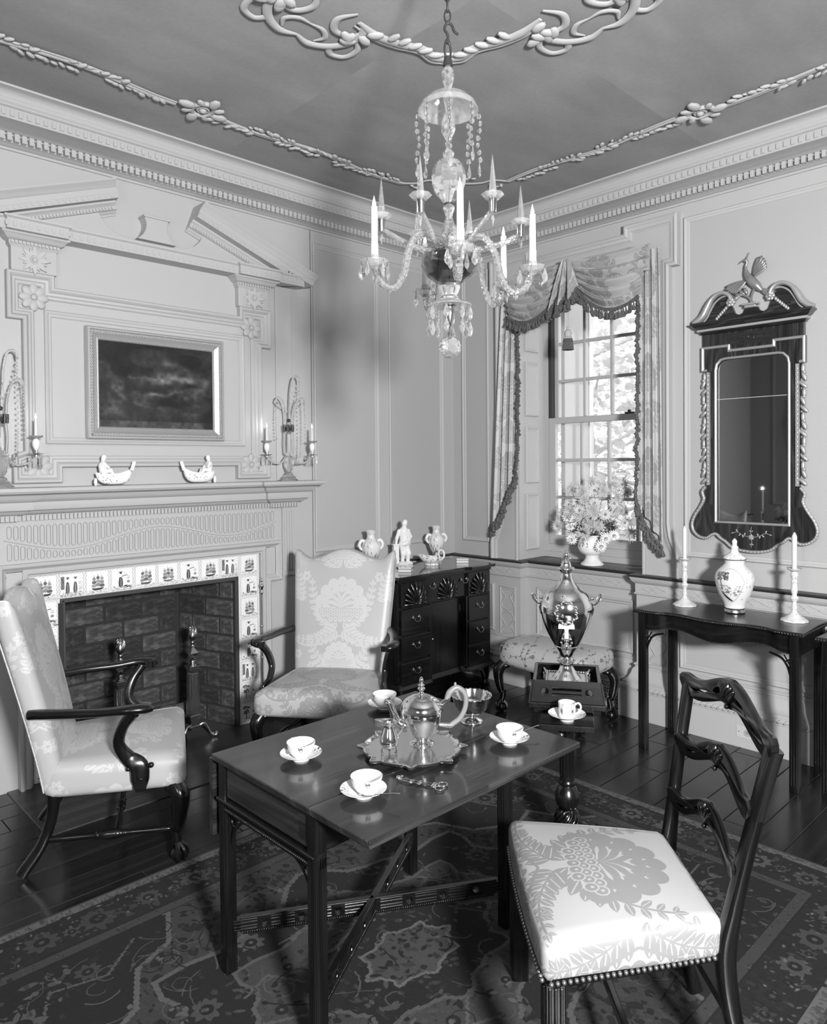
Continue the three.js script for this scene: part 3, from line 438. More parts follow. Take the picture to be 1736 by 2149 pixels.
// ================================================================ overmantel with broken pediment
{
  const om = struct('trim_4'); om.rotation.y = PI / 2; const X = (a) => UC + a, both = (g) => mg(g, flip(g, 'x'));
  const sidePts = (s) => [[.52, 1.65], [.52, 1.569], [.755, 1.569], [.755, 1.715], [.70, 1.735], [.70, 2.402], [.772, 2.402], [.772, 2.645], [.545, 2.645], [.545, 2.583]].map(([a, y]) => [X(s * a), y]);
  const loop = [...sidePts(1), ...sidePts(-1).reverse()];
  mesh('back_board', span(X(-.96), X(.96), 1.549, 2.86, 0, .006), mPaint, om);
  mesh('crossetted_moulding', mg(sweep([[0, 0], [0, .046], [.006, .052], [.014, .051], [.022, .044], [.028, .034], [.04, .03], [.046, .022], [.056, .02], [.062, .014], [.062, 0]], loop, true)), mPaint, om);
  mesh('inner_moulding', panelFrame(X(-.59), X(.59), 1.772, 2.47, .006), mPaint, om);
  for (const s of [-1, 1]) { mesh('batten', rspan(X(s * .885) - .062, X(s * .885) + .062, 1.55, 2.82, .005, .018, .004), mPaint, om); }
  const rosette = mg(Array.from({ length: 8 }, (_, k) => T(ball(1, 0, 0, 0, 10, 6, [.5, .36, .2]), [cos(k * .785) * .042, sin(k * .785) * .042, .006], [0, 0, k * .785], .062)), ball(.016, 0, 0, .012, 12, 8, [1, 1, .7]), T(new THREE.TorusGeometry(.02, .003, 5, 18), [0, 0, .012]));
  for (const [a, y] of [[-.64, 2.525], [.64, 2.525], [-.63, 1.655], [.63, 1.655]]) { const m = mesh('rosette', rosette, mPaint, om); m.position.set(X(a), y, .012); }
  const petal = (L, w) => { const s = new THREE.Shape(); s.moveTo(0, 0); s.quadraticCurveTo(L * .35, w, L, 0); s.quadraticCurveTo(L * .35, -w, 0, 0); return extrude(s, .012, .003, [], 6); };
  const pt = petal(.078, .026), ps = petal(.062, .018), daisy = mg(Array.from({ length: 8 }, (_, k) => T(pt, [0, 0, .001], [0, -.12, k * .785])), Array.from({ length: 8 }, (_, k) => T(ps, [0, 0, 0], [0, -.05, k * .785 + .39])), ball(.014, 0, 0, .014, 10, 8, [1, 1, .6]), T(new THREE.TorusGeometry(.02, .004, 5, 18), [0, 0, .012]));
  for (const s of [-1, 1]) {
    const a = s * .643, b = mesh('frieze_block', rspan(X(a) - .109, X(a) + .109, 2.645, 2.8, 0, .05, .003), mPaint, om), d = mesh('daisy', daisy, mPaint, b); d.position.set(X(a), 2.706, .05);
    const cp = [[X(a) + .109, 0], [X(a) + .109, -.05], [X(a) - .109, -.05], [X(a) - .109, 0]];
    mesh('capital', mg(upright(sweep([[-.03, 2.762], [.003, 2.762], [.006, 2.768], [.012, 2.774], [.012, 2.79], [.02, 2.793], [.03, 2.8], [.038, 2.812], [.05, 2.818], [.053, 2.826], [-.03, 2.826]], cp)), Array.from({ length: 13 }, (_, k) => box(.01, .014, .012, X(a) - .108 + k * .018, 2.782, .066))), mPaint, b);
  }
  // horizontal cornice, breaking forward over the blocks
  const hp = [[X(.99), 0], [X(.99), -.11], [X(.79), -.11], [X(.79), -.135], [X(.5), -.135], [X(.5), -.11], [X(-.5), -.11], [X(-.5), -.135], [X(-.79), -.135], [X(-.79), -.11], [X(-.99), -.11], [X(-.99), 0]];
  const hc = mesh('horizontal_cornice', upright(sweep([[-.15, 2.825], [0, 2.825], [0, 2.874], [.005, 2.878], [.012, 2.882], [.014, 2.89], [-.15, 2.89]], hp)), mPaint, om);
  const pill = extrude(new THREE.Shape().moveTo(-.008, -.01).lineTo(.008, -.01).lineTo(.008, .01).absarc(0, .01, .008, 0, PI).lineTo(-.008, -.01), .004, .0015, [], 5), pl = [];
  for (let a = -.97; a <= .975; a += .036) pl.push(T(pill, [X(a), 2.848, (Math.abs(a) > .5 && Math.abs(a) < .79 ? .135 : .11) - .0005]));
  stuff(mesh('fluting', mg(pl), mPaint, hc));
  // raking cornices
  const A = [1.075, 2.905], B = [.262, 3.2], L = Math.hypot(A[0] - B[0], A[1] - B[1]), an = Math.atan2(B[1] - A[1], B[0] - A[0]), dx = cos(an), dy = sin(an);
  const rp = [[0, 0], [0, .152], [.008, .152], [.014, .146], [.026, .132], [.036, .126], [.042, .118], [.05, .118], [.096, .118], [.096, .062], [.106, .06], [.114, .05], [.122, .044], [.14, .044], [.142, .03], [.15, .024], [.158, .012], [.166, .012], [.166, 0]];
  const A2 = [A[0] + dx * .2, A[1] + dy * .2], rk = [sweep([[0, 0], ...rp.slice(1, 8), [.07, .118], [.07, 0]], [A, B], false, .5), sweep([[.066, 0], [.066, .116], [.096, .116], ...rp.slice(9)], [A2, B], false, .5)], rf = [], rd = [];
  for (let t = .12; t < L - .01; t += .032) rf.push(pill.clone().scale(.8, .72, 1).applyMatrix4(M4([A[0] + dx * t - dy * .082, A[1] + dy * t + dx * .082, .1155], [0, 0, an + PI])));
  for (let t = .3; t < L - .01; t += .018) rd.push(T(box(.01, .014, .012), [A[0] + dx * t - dy * .131, A[1] + dy * t + dx * .131, .047], [0, 0, an]));
  const rake = mg(rk), rfl = mg(rf, rd);
  for (const s of [1, -1]) { const m = mesh('raking_cornice', (s > 0 ? rake.clone() : flip(rake, 'x')).translate(UC, 0, 0), mPaint, om); stuff(mesh('fluting', (s > 0 ? rfl.clone() : flip(rfl, 'x')).translate(UC, 0, 0), mPaint, m)); }
  // scrolled tympanum board and pedestal
  const ty = [[.98, 2.88], [.31, 3.12], [.305, 3.03], ...curve2([[.29, 3.0], [.25, 2.96], [.2, 2.938], [.15, 2.93], [.11, 2.932]], 12)], pd = [...curve2([[.115, 2.925], [.085, 2.95], [.064, 2.99], [.06, 3.02], [.072, 3.055]], 12)];
  mesh('tympanum', extrude([...ty.map(([a, y]) => [X(a), y]), ...ty.map(([a, y]) => [X(-a), y]).reverse()], .03, .002), mPaint, om);
  mesh('pedestal', mg(extrude([...pd.map(([a, y]) => [X(a), y]), ...pd.map(([a, y]) => [X(-a), y]).reverse()], .075, .003), rspan(X(-.078), X(.078), 3.052, 3.066, 0, .085, .003)), mPaint, om);
}
// ================================================================ painting over the mantel: a generic dark landscape in a gilt beaded frame
{
  const lit = [[.62, .34, .17, .1, .26], [.5, .4, .1, .06, .16], [.84, .72, .09, .17, .26], [.76, .6, .1, .06, .2], [.5, .6, .14, .045, .26], [.4, .66, .1, .06, .2], [.12, .5, .05, .16, .16], [.16, .66, .07, .08, .12], [.32, .35, .035, .05, .22], [.74, .4, .05, .1, .2], [.87, .42, .04, .07, .2], [.1, .78, .07, .06, .14]];
  const art = dataTex(768, 560, (u, v0) => { const v = 1 - v0, n = nA(u * 9, v * 9), m = nB(u * 34, v * 26), f = nC(u * 150, v * 150), du = u + .13 * (nA(u * 6 + 1, v * 6) - .5) + .07 * (nA(u * 15, v * 15 + 3) - .5) + .03 * (m - .5), dv = v + .15 * (nA(u * 6 + 5, v * 6) - .5) + .08 * (nA(u * 14 + 5, v * 14) - .5) + .03 * (nB(u * 30, v * 30 + 9) - .5); let s = .09 + .08 * n + .06 * m; for (const [a, b, p, q, k] of lit) { const e = ((du - a) / p) ** 2 + ((dv - b) / q) ** 2; s += k * Math.exp(-e * 1.1) * (.7 + .6 * m); } if (v > .9) s += .12 * ((Math.floor(u * 9 + v * 3) % 2) ? .6 : 1) * (.7 + .5 * m); return s * (1 - .45 * sm(.5, .7, nA(u * 5 + 20, v * 6 + 3))) + .05 * (f - .5); });
  const t = thing('framed_painting', 'dark oil painting in a beaded gilt frame over the mantel', 'painting', [.012, 0, 0], PI / 2), x0 = -2.93, x1 = -2.115, y0 = 1.802, y1 = 2.41;
  const cv = span(x0 + .06, x1 - .06, y0 + .055, y1 - .055, .012, .02), u = cv.attributes.uv, p = cv.attributes.position; for (let i = 0; i < p.count; i++) u.setXY(i, (p.getX(i) - x0 - .06) / (x1 - x0 - .12), (p.getY(i) - y0 - .055) / (y1 - y0 - .11));
  mesh('canvas', cv, mat(.8, .4, { map: art }), t);
  const fr = mesh('frame', sweep([[0, 0], [0, .036], [.006, .042], [.014, .042], [.018, .034], [.032, .034], [.034, .038], [.04, .034], [.058, .026], [.062, .028], [.068, .022], [.068, .0]], rect(x0, x1, y0, y1), true), mGilt, t), bd = [];
  const beads = (ins, r, pitch, z) => { for (const [a, b, v] of [[y0 + ins, y0 + ins, 0], [y1 - ins, y1 - ins, 0]]) for (let q = x0 + ins; q < x1 - ins; q += pitch) bd.push(ball(r, q, a, z, 7, 5)); for (const a of [x0 + ins, x1 - ins]) for (let q = y0 + ins; q < y1 - ins; q += pitch) bd.push(ball(r, a, q, z, 7, 5)); };
  beads(.025, .0065, .0165, .036); beads(.062, .003, .009, .028); stuff(mesh('beading', mg(bd), mGilt, fr));
}

// ================================================================ rug
{
  const RW = 2.14, RL = 3.1, wpx = 1414, hpx = 2048, S = wpx / RW;
  const gg = g8;
  const map = canvasTex(wpx, hpx, (x, w, h) => {
    const g8 = (v) => gg(v < .26 ? v * .72 : Math.min(.85, v * 1.28));
    const B = (i, v) => { x.fillStyle = g8(v); x.fillRect(i, i, w - 2 * i, h - 2 * i); };
    B(0, .3); B(.01 * S, .5); for (let i = 0; i < 2600; i++) { const e = rnd() < .6, o = rr(.012, .046) * S, a = e ? (rnd() < .5 ? o : w - o) : rr(0, w), b = e ? rr(0, h) : (rnd() < .5 ? o : h - o); x.fillStyle = g8(rr(.3, .44)); x.fillRect(a, b, rr(4, 16), 4); } x.fillStyle = g8(.2); x.fillRect(.05 * S, .05 * S, w - .1 * S, h - .1 * S);
    const flower = (a, b, r0, v0, n = 8, c = .12) => { const r = r0 * rr(.72, 1.05), v = v0 * rr(.6, 1); x.fillStyle = g8(v); for (let k = 0; k < n; k++) leaf(x, a, b, r, r * .34, k * 2 * PI / n + a + rr(-.15, .15)); x.fillStyle = g8(c); x.beginPath(); x.arc(a, b, r * .42, 0, 7); x.fill(); x.fillStyle = g8(v * 1.2); x.beginPath(); x.arc(a, b, r * .15, 0, 7); x.fill(); };
    const bushy = (x0, y0, x1, y1, n, vs) => { for (let i = 0; i < n; i++) { x.fillStyle = g8(vs[Math.floor(rnd() * vs.length)]); const a = rr(x0, x1), b = rr(y0, y1), r = rr(4, 13), pts = []; for (let k = 0; k < 7; k++) pts.push([Math.round(a + cos(k * .9) * r * rr(.5, 1.6)), Math.round(b + sin(k * .9) * r * rr(.4, 1.3))]); blob(x, pts); } };
    const stair = (pts, lw, v) => { x.strokeStyle = g8(v); x.lineWidth = lw; x.lineJoin = 'miter'; x.beginPath(); let p = pts[0]; x.moveTo(...p); for (const q of pts.slice(1)) { const n = Math.max(1, Math.round(Math.hypot(q[0] - p[0], q[1] - p[1]) / 16)); for (let i = 1; i <= n; i++) { const t = i / n, X = lerp(p[0], q[0], t), Y = lerp(p[1], q[1], t); x.lineTo(lerp(p[0], q[0], (i - .5) / n), Y); x.lineTo(X, Y); } p = q; } x.stroke(); };
    bushy(.05 * S, .05 * S, w - .05 * S, h - .05 * S, 5200, [.13, .17, .24, .28]);
    const bw = .235 * S, mid = .142 * S;                        // main border with rosettes and shrubs
    for (let b = mid; b < h; b += .19 * S) for (const a of [mid, w - mid]) { flower(a, b, 44, .42, 9, .15); flower(a + 8, b + 62, 24, .36, 6); }
    for (let a = mid + .19 * S; a < w - mid; a += .19 * S) for (const b of [mid, h - mid]) { flower(a, b, 44, .42, 9, .15); flower(a + 62, b, 24, .36, 6); }
    for (let i = 0; i < 900; i++) { const e = rnd() < .6, a = e ? (rnd() < .5 ? rr(.06, .22) : RW - rr(.06, .22)) * S : rr(0, w), b = e ? rr(0, h) : (rnd() < .5 ? rr(.06, .22) : RL - rr(.06, .22)) * S; x.fillStyle = g8(rr(.3, .55)); leaf(x, a, b, rr(6, 15), rr(2, 5), rr(0, 6)); }
    x.save(); x.beginPath(); x.rect(bw, bw, w - 2 * bw, h - 2 * bw); x.clip();                        // guard stripe and field
    x.fillStyle = g8(.3); x.fillRect(0, 0, w, h); for (let i = 0; i < 2600; i++) { x.fillStyle = g8(i % 3 ? .18 : .48); x.fillRect(rr(bw, w - bw), rr(bw, h - bw), 4, 3); } x.restore();
    const f = bw + .048 * S; x.strokeStyle = g8(.14); x.lineWidth = 5; x.strokeRect(bw, bw, w - 2 * bw, h - 2 * bw); x.strokeRect(f, f, w - 2 * f, h - 2 * f);
    x.save(); x.beginPath(); x.rect(f, f, w - 2 * f, h - 2 * f); x.clip(); x.fillStyle = g8(.27); x.fillRect(0, 0, w, h); bushy(f, f, w - f, h - f, 3000, [.2, .24, .3, .17, .15]);
    const cx = w / 2, cy = h / 2;
    for (const [sx, sy] of [[1, 1], [1, -1], [-1, 1], [-1, -1]]) {            // corner pieces
      const q = (a, b) => [cx + sx * a, cy + sy * b], W2 = w / 2 - f, H2 = h / 2 - f, c = [q(W2, H2 - 520), q(W2 - 110, H2 - 470), q(W2 - 150, H2 - 380), q(W2 - 260, H2 - 330), q(W2 - 330, H2 - 210), q(W2 - 300, H2 - 120), q(W2 - 430, H2 - 60), q(W2 - 470, H2)];
      x.fillStyle = g8(.15); x.beginPath(); c.concat([q(W2, H2)]).forEach((p, i) => (i ? x.lineTo(...p) : x.moveTo(...p))); x.closePath(); x.fill(); stair(c, 11, .46);
      for (let i = 0; i < 70; i++) { const a = rr(0, 330), b = rr(0, 360); if (a / 400 + b / 480 > .85) continue; x.fillStyle = g8(rr(.22, .42)); leaf(x, ...q(W2 - a, H2 - b), rr(12, 34), rr(5, 12), rr(0, 6)); } flower(...q(W2 - 150, H2 - 150), 52, .44); flower(...q(W2 - 80, H2 - 300), 30, .42); stair([q(W2 - 40, H2 - 420), q(W2 - 120, H2 - 330), q(W2 - 90, H2 - 220), q(W2 - 220, H2 - 160), q(W2 - 230, H2 - 40)], 6, .4);
    }
    const med = (k) => { const p = []; for (let i = 0; i <= 64; i++) { const a = i / 64 * 2 * PI, r = k * (1 + .1 * cos(a * 8) + .05 * cos(a * 16)); p.push([cx + cos(a) * r * .8, cy + sin(a) * r * 1.18]); } return p; };
    for (const [k, v, l, lv] of [[470, .16, 12, .44], [330, .3, 9, .42], [200, .14, 9, .4], [95, .34, 7, .5]]) { const p = med(k); x.fillStyle = g8(v); x.beginPath(); p.forEach((q, i) => (i ? x.lineTo(...q) : x.moveTo(...q))); x.fill(); for (let i = 0; i < k; i++) { const a = rr(0, 6.28), r = k * Math.sqrt(rnd()) * .95; x.fillStyle = g8([.13, .2, .34, .26][i % 4]); leaf(x, cx + cos(a) * r * .8, cy + sin(a) * r * 1.18, rr(10, 30), rr(4, 10), rr(0, 6)); } stair(p, l, lv); }
    for (let k = 0; k < 12; k++) { const a = k * PI / 6; flower(cx + cos(a) * 400 * .8, cy + sin(a) * 400 * 1.18, 40, .4); flower(cx + cos(a + .26) * 265 * .8, cy + sin(a + .26) * 265 * 1.18, 34, .45, 6); stair([[cx + cos(a) * 215 * .8, cy + sin(a) * 215 * 1.18], [cx + cos(a + .2) * 300 * .8, cy + sin(a + .2) * 300 * 1.18], [cx + cos(a) * 330 * .8, cy + sin(a) * 330 * 1.18]], 6, .42); }
    for (const s of [-1, 1]) { stair([[cx, cy + s * 560], [cx + 70, cy + s * 610], [cx + 50, cy + s * 700], [cx, cy + s * 740], [cx - 50, cy + s * 700], [cx - 70, cy + s * 610], [cx, cy + s * 560]], 9, .46); flower(cx, cy + s * 650, 46, .44); }
    for (let i = 0; i < 420; i++) { let a = rr(f, w - f), b = rr(f, h - f), d = rr(0, 6.28), k = rr(-.5, .5); x.strokeStyle = g8([.1, .12, .4, .36][i % 4]); x.lineWidth = rr(2, 4.5); x.beginPath(); x.moveTo(a, b); for (let s = 0; s < 9; s++) { a += cos(d) * 9; b += sin(d) * 9; d += k; x.lineTo(Math.round(a / 3) * 3, Math.round(b / 3) * 3); } x.stroke(); x.fillStyle = g8([.12, .44, .2, .34][i % 4]); leaf(x, a, b, rr(10, 22), rr(4, 8), d); }
    x.restore();
    for (let i = 0; i < 1500; i++) { const a = rnd() * w, b = rnd() * h; x.fillStyle = `rgba(${i % 2 ? 8 : 120},${i % 2 ? 8 : 120},${i % 2 ? 8 : 120},.35)`; x.fillRect(Math.round(a / 5) * 5, Math.round(b / 5) * 5, 5 * Math.ceil(rnd() * 4), 5 * Math.ceil(rnd() * 2)); }
    for (let i = 0; i < 90000; i++) { x.fillStyle = rnd() < .5 ? 'rgba(0,0,0,.12)' : 'rgba(255,255,255,.07)'; x.fillRect(rnd() * w, rnd() * h, 3, 2); }
  });
  const r = thing('rug', 'dark Persian style medallion rug under the tea table', 'rug', [1.252 + RW / 2, 0, 1.18 + RL / 2]);
  const g = new THREE.BoxGeometry(RW, .011, RL, 1, 1, 1).translate(0, .0058, 0), u = g.attributes.uv, p = g.attributes.position; for (let i = 0; i < p.count; i++) u.setXY(i, p.getX(i) / RW + .5, .5 - p.getZ(i) / RL);
  const pile = dataTex(256, 256, (a, b) => nC(a * 256, b * 256), [30, 44], false);
  mesh('pile', g, mat(.42, .95, { map, bumpMap: pile, bumpScale: .004 }), r);
}
// ================================================================ chairs
const claw = (x, y, z, s = 1, turn = 0) => T(mg(ball(.03, 0, .03, .004, 14, 10), [-.8, 0, .8, PI].map((a) => tube([[sin(a) * .012, .075, cos(a) * .012], [sin(a) * .032, .052, cos(a) * .032 + .004], [sin(a) * .036, .03, cos(a) * .036 + .004], [sin(a) * .03, .008, cos(a) * .03 + .004]], [.011, .01, .009, .005], { n: 8, m: 6, ref: [cos(a), 0, -sin(a)] }))), [x, y, z], [0, turn, 0], s);
const cabriole = (x, z, sx, top = .33) => mg(tube([[x - sx * .012, top, z - .012], [x + sx * .014, top - .045, z + .014], [x + sx * .016, top - .1, z + .016], [x, top * .42, z], [x - sx * .006, .14, z - .006], [x, .075, z]], [.034, .038, .032, .023, .018, .019], { n: 22, m: 12, ref: [0, 0, 1] }), claw(x, 0, z, 1, sx * PI / 4), ball(.034, x - sx * .016, top - .014, z - .016, 12, 8, [1.2, .7, 1.2]));
function armchair(name, label, p, turn, map) {
  const t = thing(name, label, 'chair', p, turn, 'upholstered armchairs by the fire'), hw = (z) => lerp(.27, .345, (z + .27) / .54);
  const seat = mesh('seat', softBox(1, .14, .55, [.06, .045, .035], [18, 8, 16], (q) => { const cr = Math.max(0, 1 - (q.x / .5) ** 2) * Math.max(0, 1 - (q.z / .28) ** 2); q.x *= 2 * hw(q.z); if (q.y > 0) q.y += .03 * cr; q.y += .375 + .02 * (q.z > 0 ? q.z : 0); }), map[1], t);
  // tall raked back with a serpentine crest
  mesh('backrest', softBox(1, 1, .085, [.05, .03, .034], [26, 22, 6], (q) => {
    const h = (q.y + .5), y = .315 + h * .79 + (h > .8 ? .035 * (h - .8) / .2 * (.9 * cos(q.x * 2 * PI * 1.45) + (Math.abs(q.x) > .36 ? (Math.abs(q.x) - .36) * 9 : 0)) : 0), bow = (1 - (q.x / .5) ** 2) * .018 * sin(Math.min(1, h * 1.3) * PI);
    q.z = q.z + (q.z > 0 ? bow : 0) - .235 - .17 * Math.pow(h, 1.15); q.x *= lerp(.535, .63, h); q.y = y;
  }), map[0], t);
  for (const s of [-1, 1]) {
    const hs = (z) => s * (hw(z) + .012);
    const arm = mesh('arm', tube([[s * .285, .665, -.315], [s * .335, .668, -.18], [s * .365, .668, -.04], [s * .385, .675, .06], [s * .375, .67, .115], [s * .352, .662, .13]], [[.022, .02], [.022, .018], [.023, .016], [.03, .017], [.034, .019], [.026, .017]], { n: 30, m: 12, ref: [0, 1, 0], pow: 2.6 }), mWood, t);
    mesh('arm_knuckle', T(cyl(.026, .026, .03, 0, 0, 0, 18), [s * .348, .665, .118]), mWood, arm);
    const sup = mesh('arm_support', tube([[s * .37, .655, .075], [hs(.03) + s * .02, .6, .035], [hs(.01) + s * .004, .52, .015], [hs(.04) - s * .0, .46, .05], [hs(.085) + s * .006, .425, .09], [hs(.09) + s * .008, .37, .095], [hs(.09) + s * .006, .325, .095]], [[.02, .024], [.018, .022], [.017, .024], [.014, .03], [.012, .038], [.014, .036], [.014, .02]], { n: 30, m: 12, ref: [0, 0, 1], pow: 2.4 }), mWood, t);
    mesh('scroll_boss', T(cyl(.026, .026, .022, 0, 0, 0, 22), [hs(.09) + s * .012, .352, .095], [0, 0, PI / 2]), mWood, sup); mesh('volute', ball(.012, hs(.09) + s * .008, .425, .138, 8, 6), mWood, sup); mesh('volute', ball(.01, hs(.09) + s * .008, .42, .05, 8, 6), mWood, sup);
    mesh('leg', cabriole(s * .31, .235, s, .325), mWood, t);
    mesh('leg', tube([[s * .235, .34, -.24], [s * .235, .24, -.245], [s * .24, .12, -.285], [s * .245, .012, -.36]], [[.022, .024], [.02, .022], [.02, .021], [.023, .024]], { n: 14, m: 12, ref: [0, 0, 1], pow: 4 }), mWood, t);
    mesh('stretcher', T(turned([[.004, -.26], [.01, -.255], [.012, -.06], [.016, -.05], [.014, -.045], [.019, -.03], [.02, 0], [.019, .03], [.014, .045], [.016, .05], [.012, .06], [.009, .23], [.004, .24]], 14), [s * .272, .135, -.025], [PI / 2, 0, s * -.13]), mWood, t);
  }
  mesh('stretcher', T(turned([[.004, -.26], [.011, -.25], [.013, -.05], [.018, -.04], [.015, -.03], [.019, 0], [.015, .03], [.018, .04], [.013, .05], [.011, .25], [.004, .26]], 14), [0, .135, .0], [0, 0, PI / 2]), mWood, t);
  for (const s of [-1, 1]) mesh('piping', tube(Array.from({ length: 8 }, (_, i) => { const h = i / 7; return [s * lerp(.262, .31, h), .335 + h * .74, -.272 - .17 * Math.pow(h, 1.15)]; }), [.0035], { n: 24, m: 5 }), map[1], t);
  return t;
}
armchair('armchair', 'white damask armchair standing with its back to the chest of drawers', [.83, .006, 1.93], .6435, [mSilkL, mSilkDimmed]);
armchair('armchair', 'white damask armchair turned sideways at the left edge beside the hearth', [.835, .006, 3.095], 2.69, [mSilkL, mSilkL]);
{ // ladder-back side chair in the foreground
  const t = thing('side_chair', 'dark mahogany ladder-back chair with pierced rails and damask seat in the foreground', 'chair', [3.005, .0118, 2.61], -.764);
  const hw = (z) => lerp(.225, .318, (z + .225) / .45);
  const seat = mesh('seat', softBox(1, .105, .47, [.045, .032, .028], [22, 8, 18], (q) => { const cr = Math.max(0, 1 - (q.x / .5) ** 2) * Math.max(0, 1 - (q.z / .235) ** 2); q.x *= 2 * hw(q.z); if (q.y > 0) q.y += .024 * cr; q.y += .448; q.z += .005 + .012 * (1 - (q.x / .32) ** 2) * (q.z > 0 ? 1 : 0); }), mSilkSeatDimmed, t);
  const mNail = mat(.22, .35, { metalness: .8 }), nail = ball(.0062, 0, 0, 0, 10, 6, [1, 1, 1]), put = (x, z) => { const m = mesh('brass_nail', nail, mNail, seat); m.position.set(x, .407, z); };
  for (let i = 0; i <= 42; i++) { const u = lerp(-.302, .302, i / 42); put(u, .2405 + .012 * (1 - (u / .318) ** 2)); }
  for (const s of [-1, 1]) for (let i = 0; i <= 27; i++) { const z = lerp(-.2, .222, i / 27); put(s * (hw(z) + .001), z); }
  mesh('seat_rail', mg(rspan(-.285, .285, .385, .42, .19, .225), [-1, 1].map((s) => T(rbox(.02, .03, .45, .004), [s * .256, .405, 0], [0, s * .21, 0])), rspan(-.21, .21, .365, .465, -.245, -.215)), mWood, t);
  for (const s of [-1, 1]) {
    mesh('leg', mg(rspan(s * .283 - .025, s * .283 + .025, 0, .4, .185, .235, .004), [-.014, 0, .014].map((q) => mg(rspan(s * .283 + q - .004, s * .283 + q + .004, .02, .392, .23, .239, .003), rspan(s * .283 + s * .02, s * .283 + s * .03, .02, .392, .21 + q - .004, .21 + q + .004, .003)))), mWood, t);
    const x = (h) => s * (.207 + .0 + .072 * Math.pow(clamp((h - .4) / .6), 1.1)), z = (h) => (h < .4 ? -.235 - .09 * Math.pow((.4 - h) / .4, 1.6) : -.235 - .105 * Math.pow((h - .4) / .6, 1.2));
    mesh('post', tube([.012, .1, .2, .32, .42, .52, .62, .72, .82, .9, .945].map((h) => [x(h), h, z(h)]), [[.022, .022], [.021, .021], [.02, .021], [.021, .024], [.021, .025], [.02, .02], [.019, .017], [.019, .016], [.02, .016], [.022, .016], [.025, .016]], { n: 40, m: 16, ref: [0, 0, 1], pow: 4 }), mWood, t);
    mesh('side_stretcher', T(rbox(.02, .032, .44, .004), [s * .25, .14, -.03], [0, s * .14, 0]), mWood, t);
  }
  mesh('stretcher', mg(rspan(-.25, .25, .13, .16, -.02, .0)), mWood, t); mesh('rear_stretcher', rspan(-.215, .215, .16, .19, -.3, -.28), mWood, t);
  // pierced serpentine rails; the crest is the deepest
  const rail = (h, hwid, dep, name) => {
    const z = -.235 - .105 * Math.pow((h - .4) / .6, 1.2), wv = (u) => .03 * cos(u * 1.28 * PI) + .012 * u * u, up = [], lo = [];
    for (let i = 0; i <= 40; i++) { const u = -1 + i / 20, en = Math.sqrt(Math.max(.02, 1 - Math.pow(Math.max(0, Math.abs(u) - .86) / .145, 2))); up.push([u * hwid, wv(u) + en * dep * (.5 + .12 * (1 - Math.abs(u)))]); lo.push([u * hwid, wv(u) - en * dep * (.5 + .22 * Math.max(0, 1 - Math.abs(u) * 6))]); }
    const slot = (u0, u1, a, b) => { const p = [], q = []; for (let i = 0; i <= 12; i++) { const u = lerp(u0, u1, i / 12), e = sin(i / 12 * PI); p.push([u * hwid, wv(u) + dep * (lerp(a, b, .5) + (b - a) * .5 * Math.pow(e, .5))]); q.push([u * hwid, wv(u) + dep * (lerp(a, b, .5) - (b - a) * .5 * Math.pow(e, .5))]); } return [...p, ...q.slice(1, -1).reverse()]; };
    const holes = [slot(-.82, -.42, -.14, .16), slot(.42, .82, -.14, .16), slot(-.36, -.13, -.2, .24), slot(.13, .36, -.2, .24)];
    const bend = (g) => { const p = g.attributes.position; for (let i = 0; i < p.count; i++) p.setZ(i, p.getZ(i) - .03 * (1 - (p.getX(i) / hwid) ** 2)); g.computeVertexNormals(); return smooth(g, .5); };
    const r = mesh(name, bend(extrude([...up, ...lo.reverse()], .022, .004, holes)).translate(0, h, z + .004), mWood, t);
    mesh('honeysuckle', mg([-.5, -.25, 0, .25, .5].map((a) => T(ball(1, 0, 0, 0, 8, 6, [.2, .75, .4]), [a * .045, h + .035 - .016 * Math.abs(a), z - .002], [0, 0, -a * 1.2], .034)), ball(.008, 0, h - .005, z + .002, 8, 6)), mWood, r);
  };
  rail(.962, .298, .062, 'crest_rail'); rail(.79, .252, .05, 'ladder_rail'); rail(.628, .232, .048, 'ladder_rail');
}
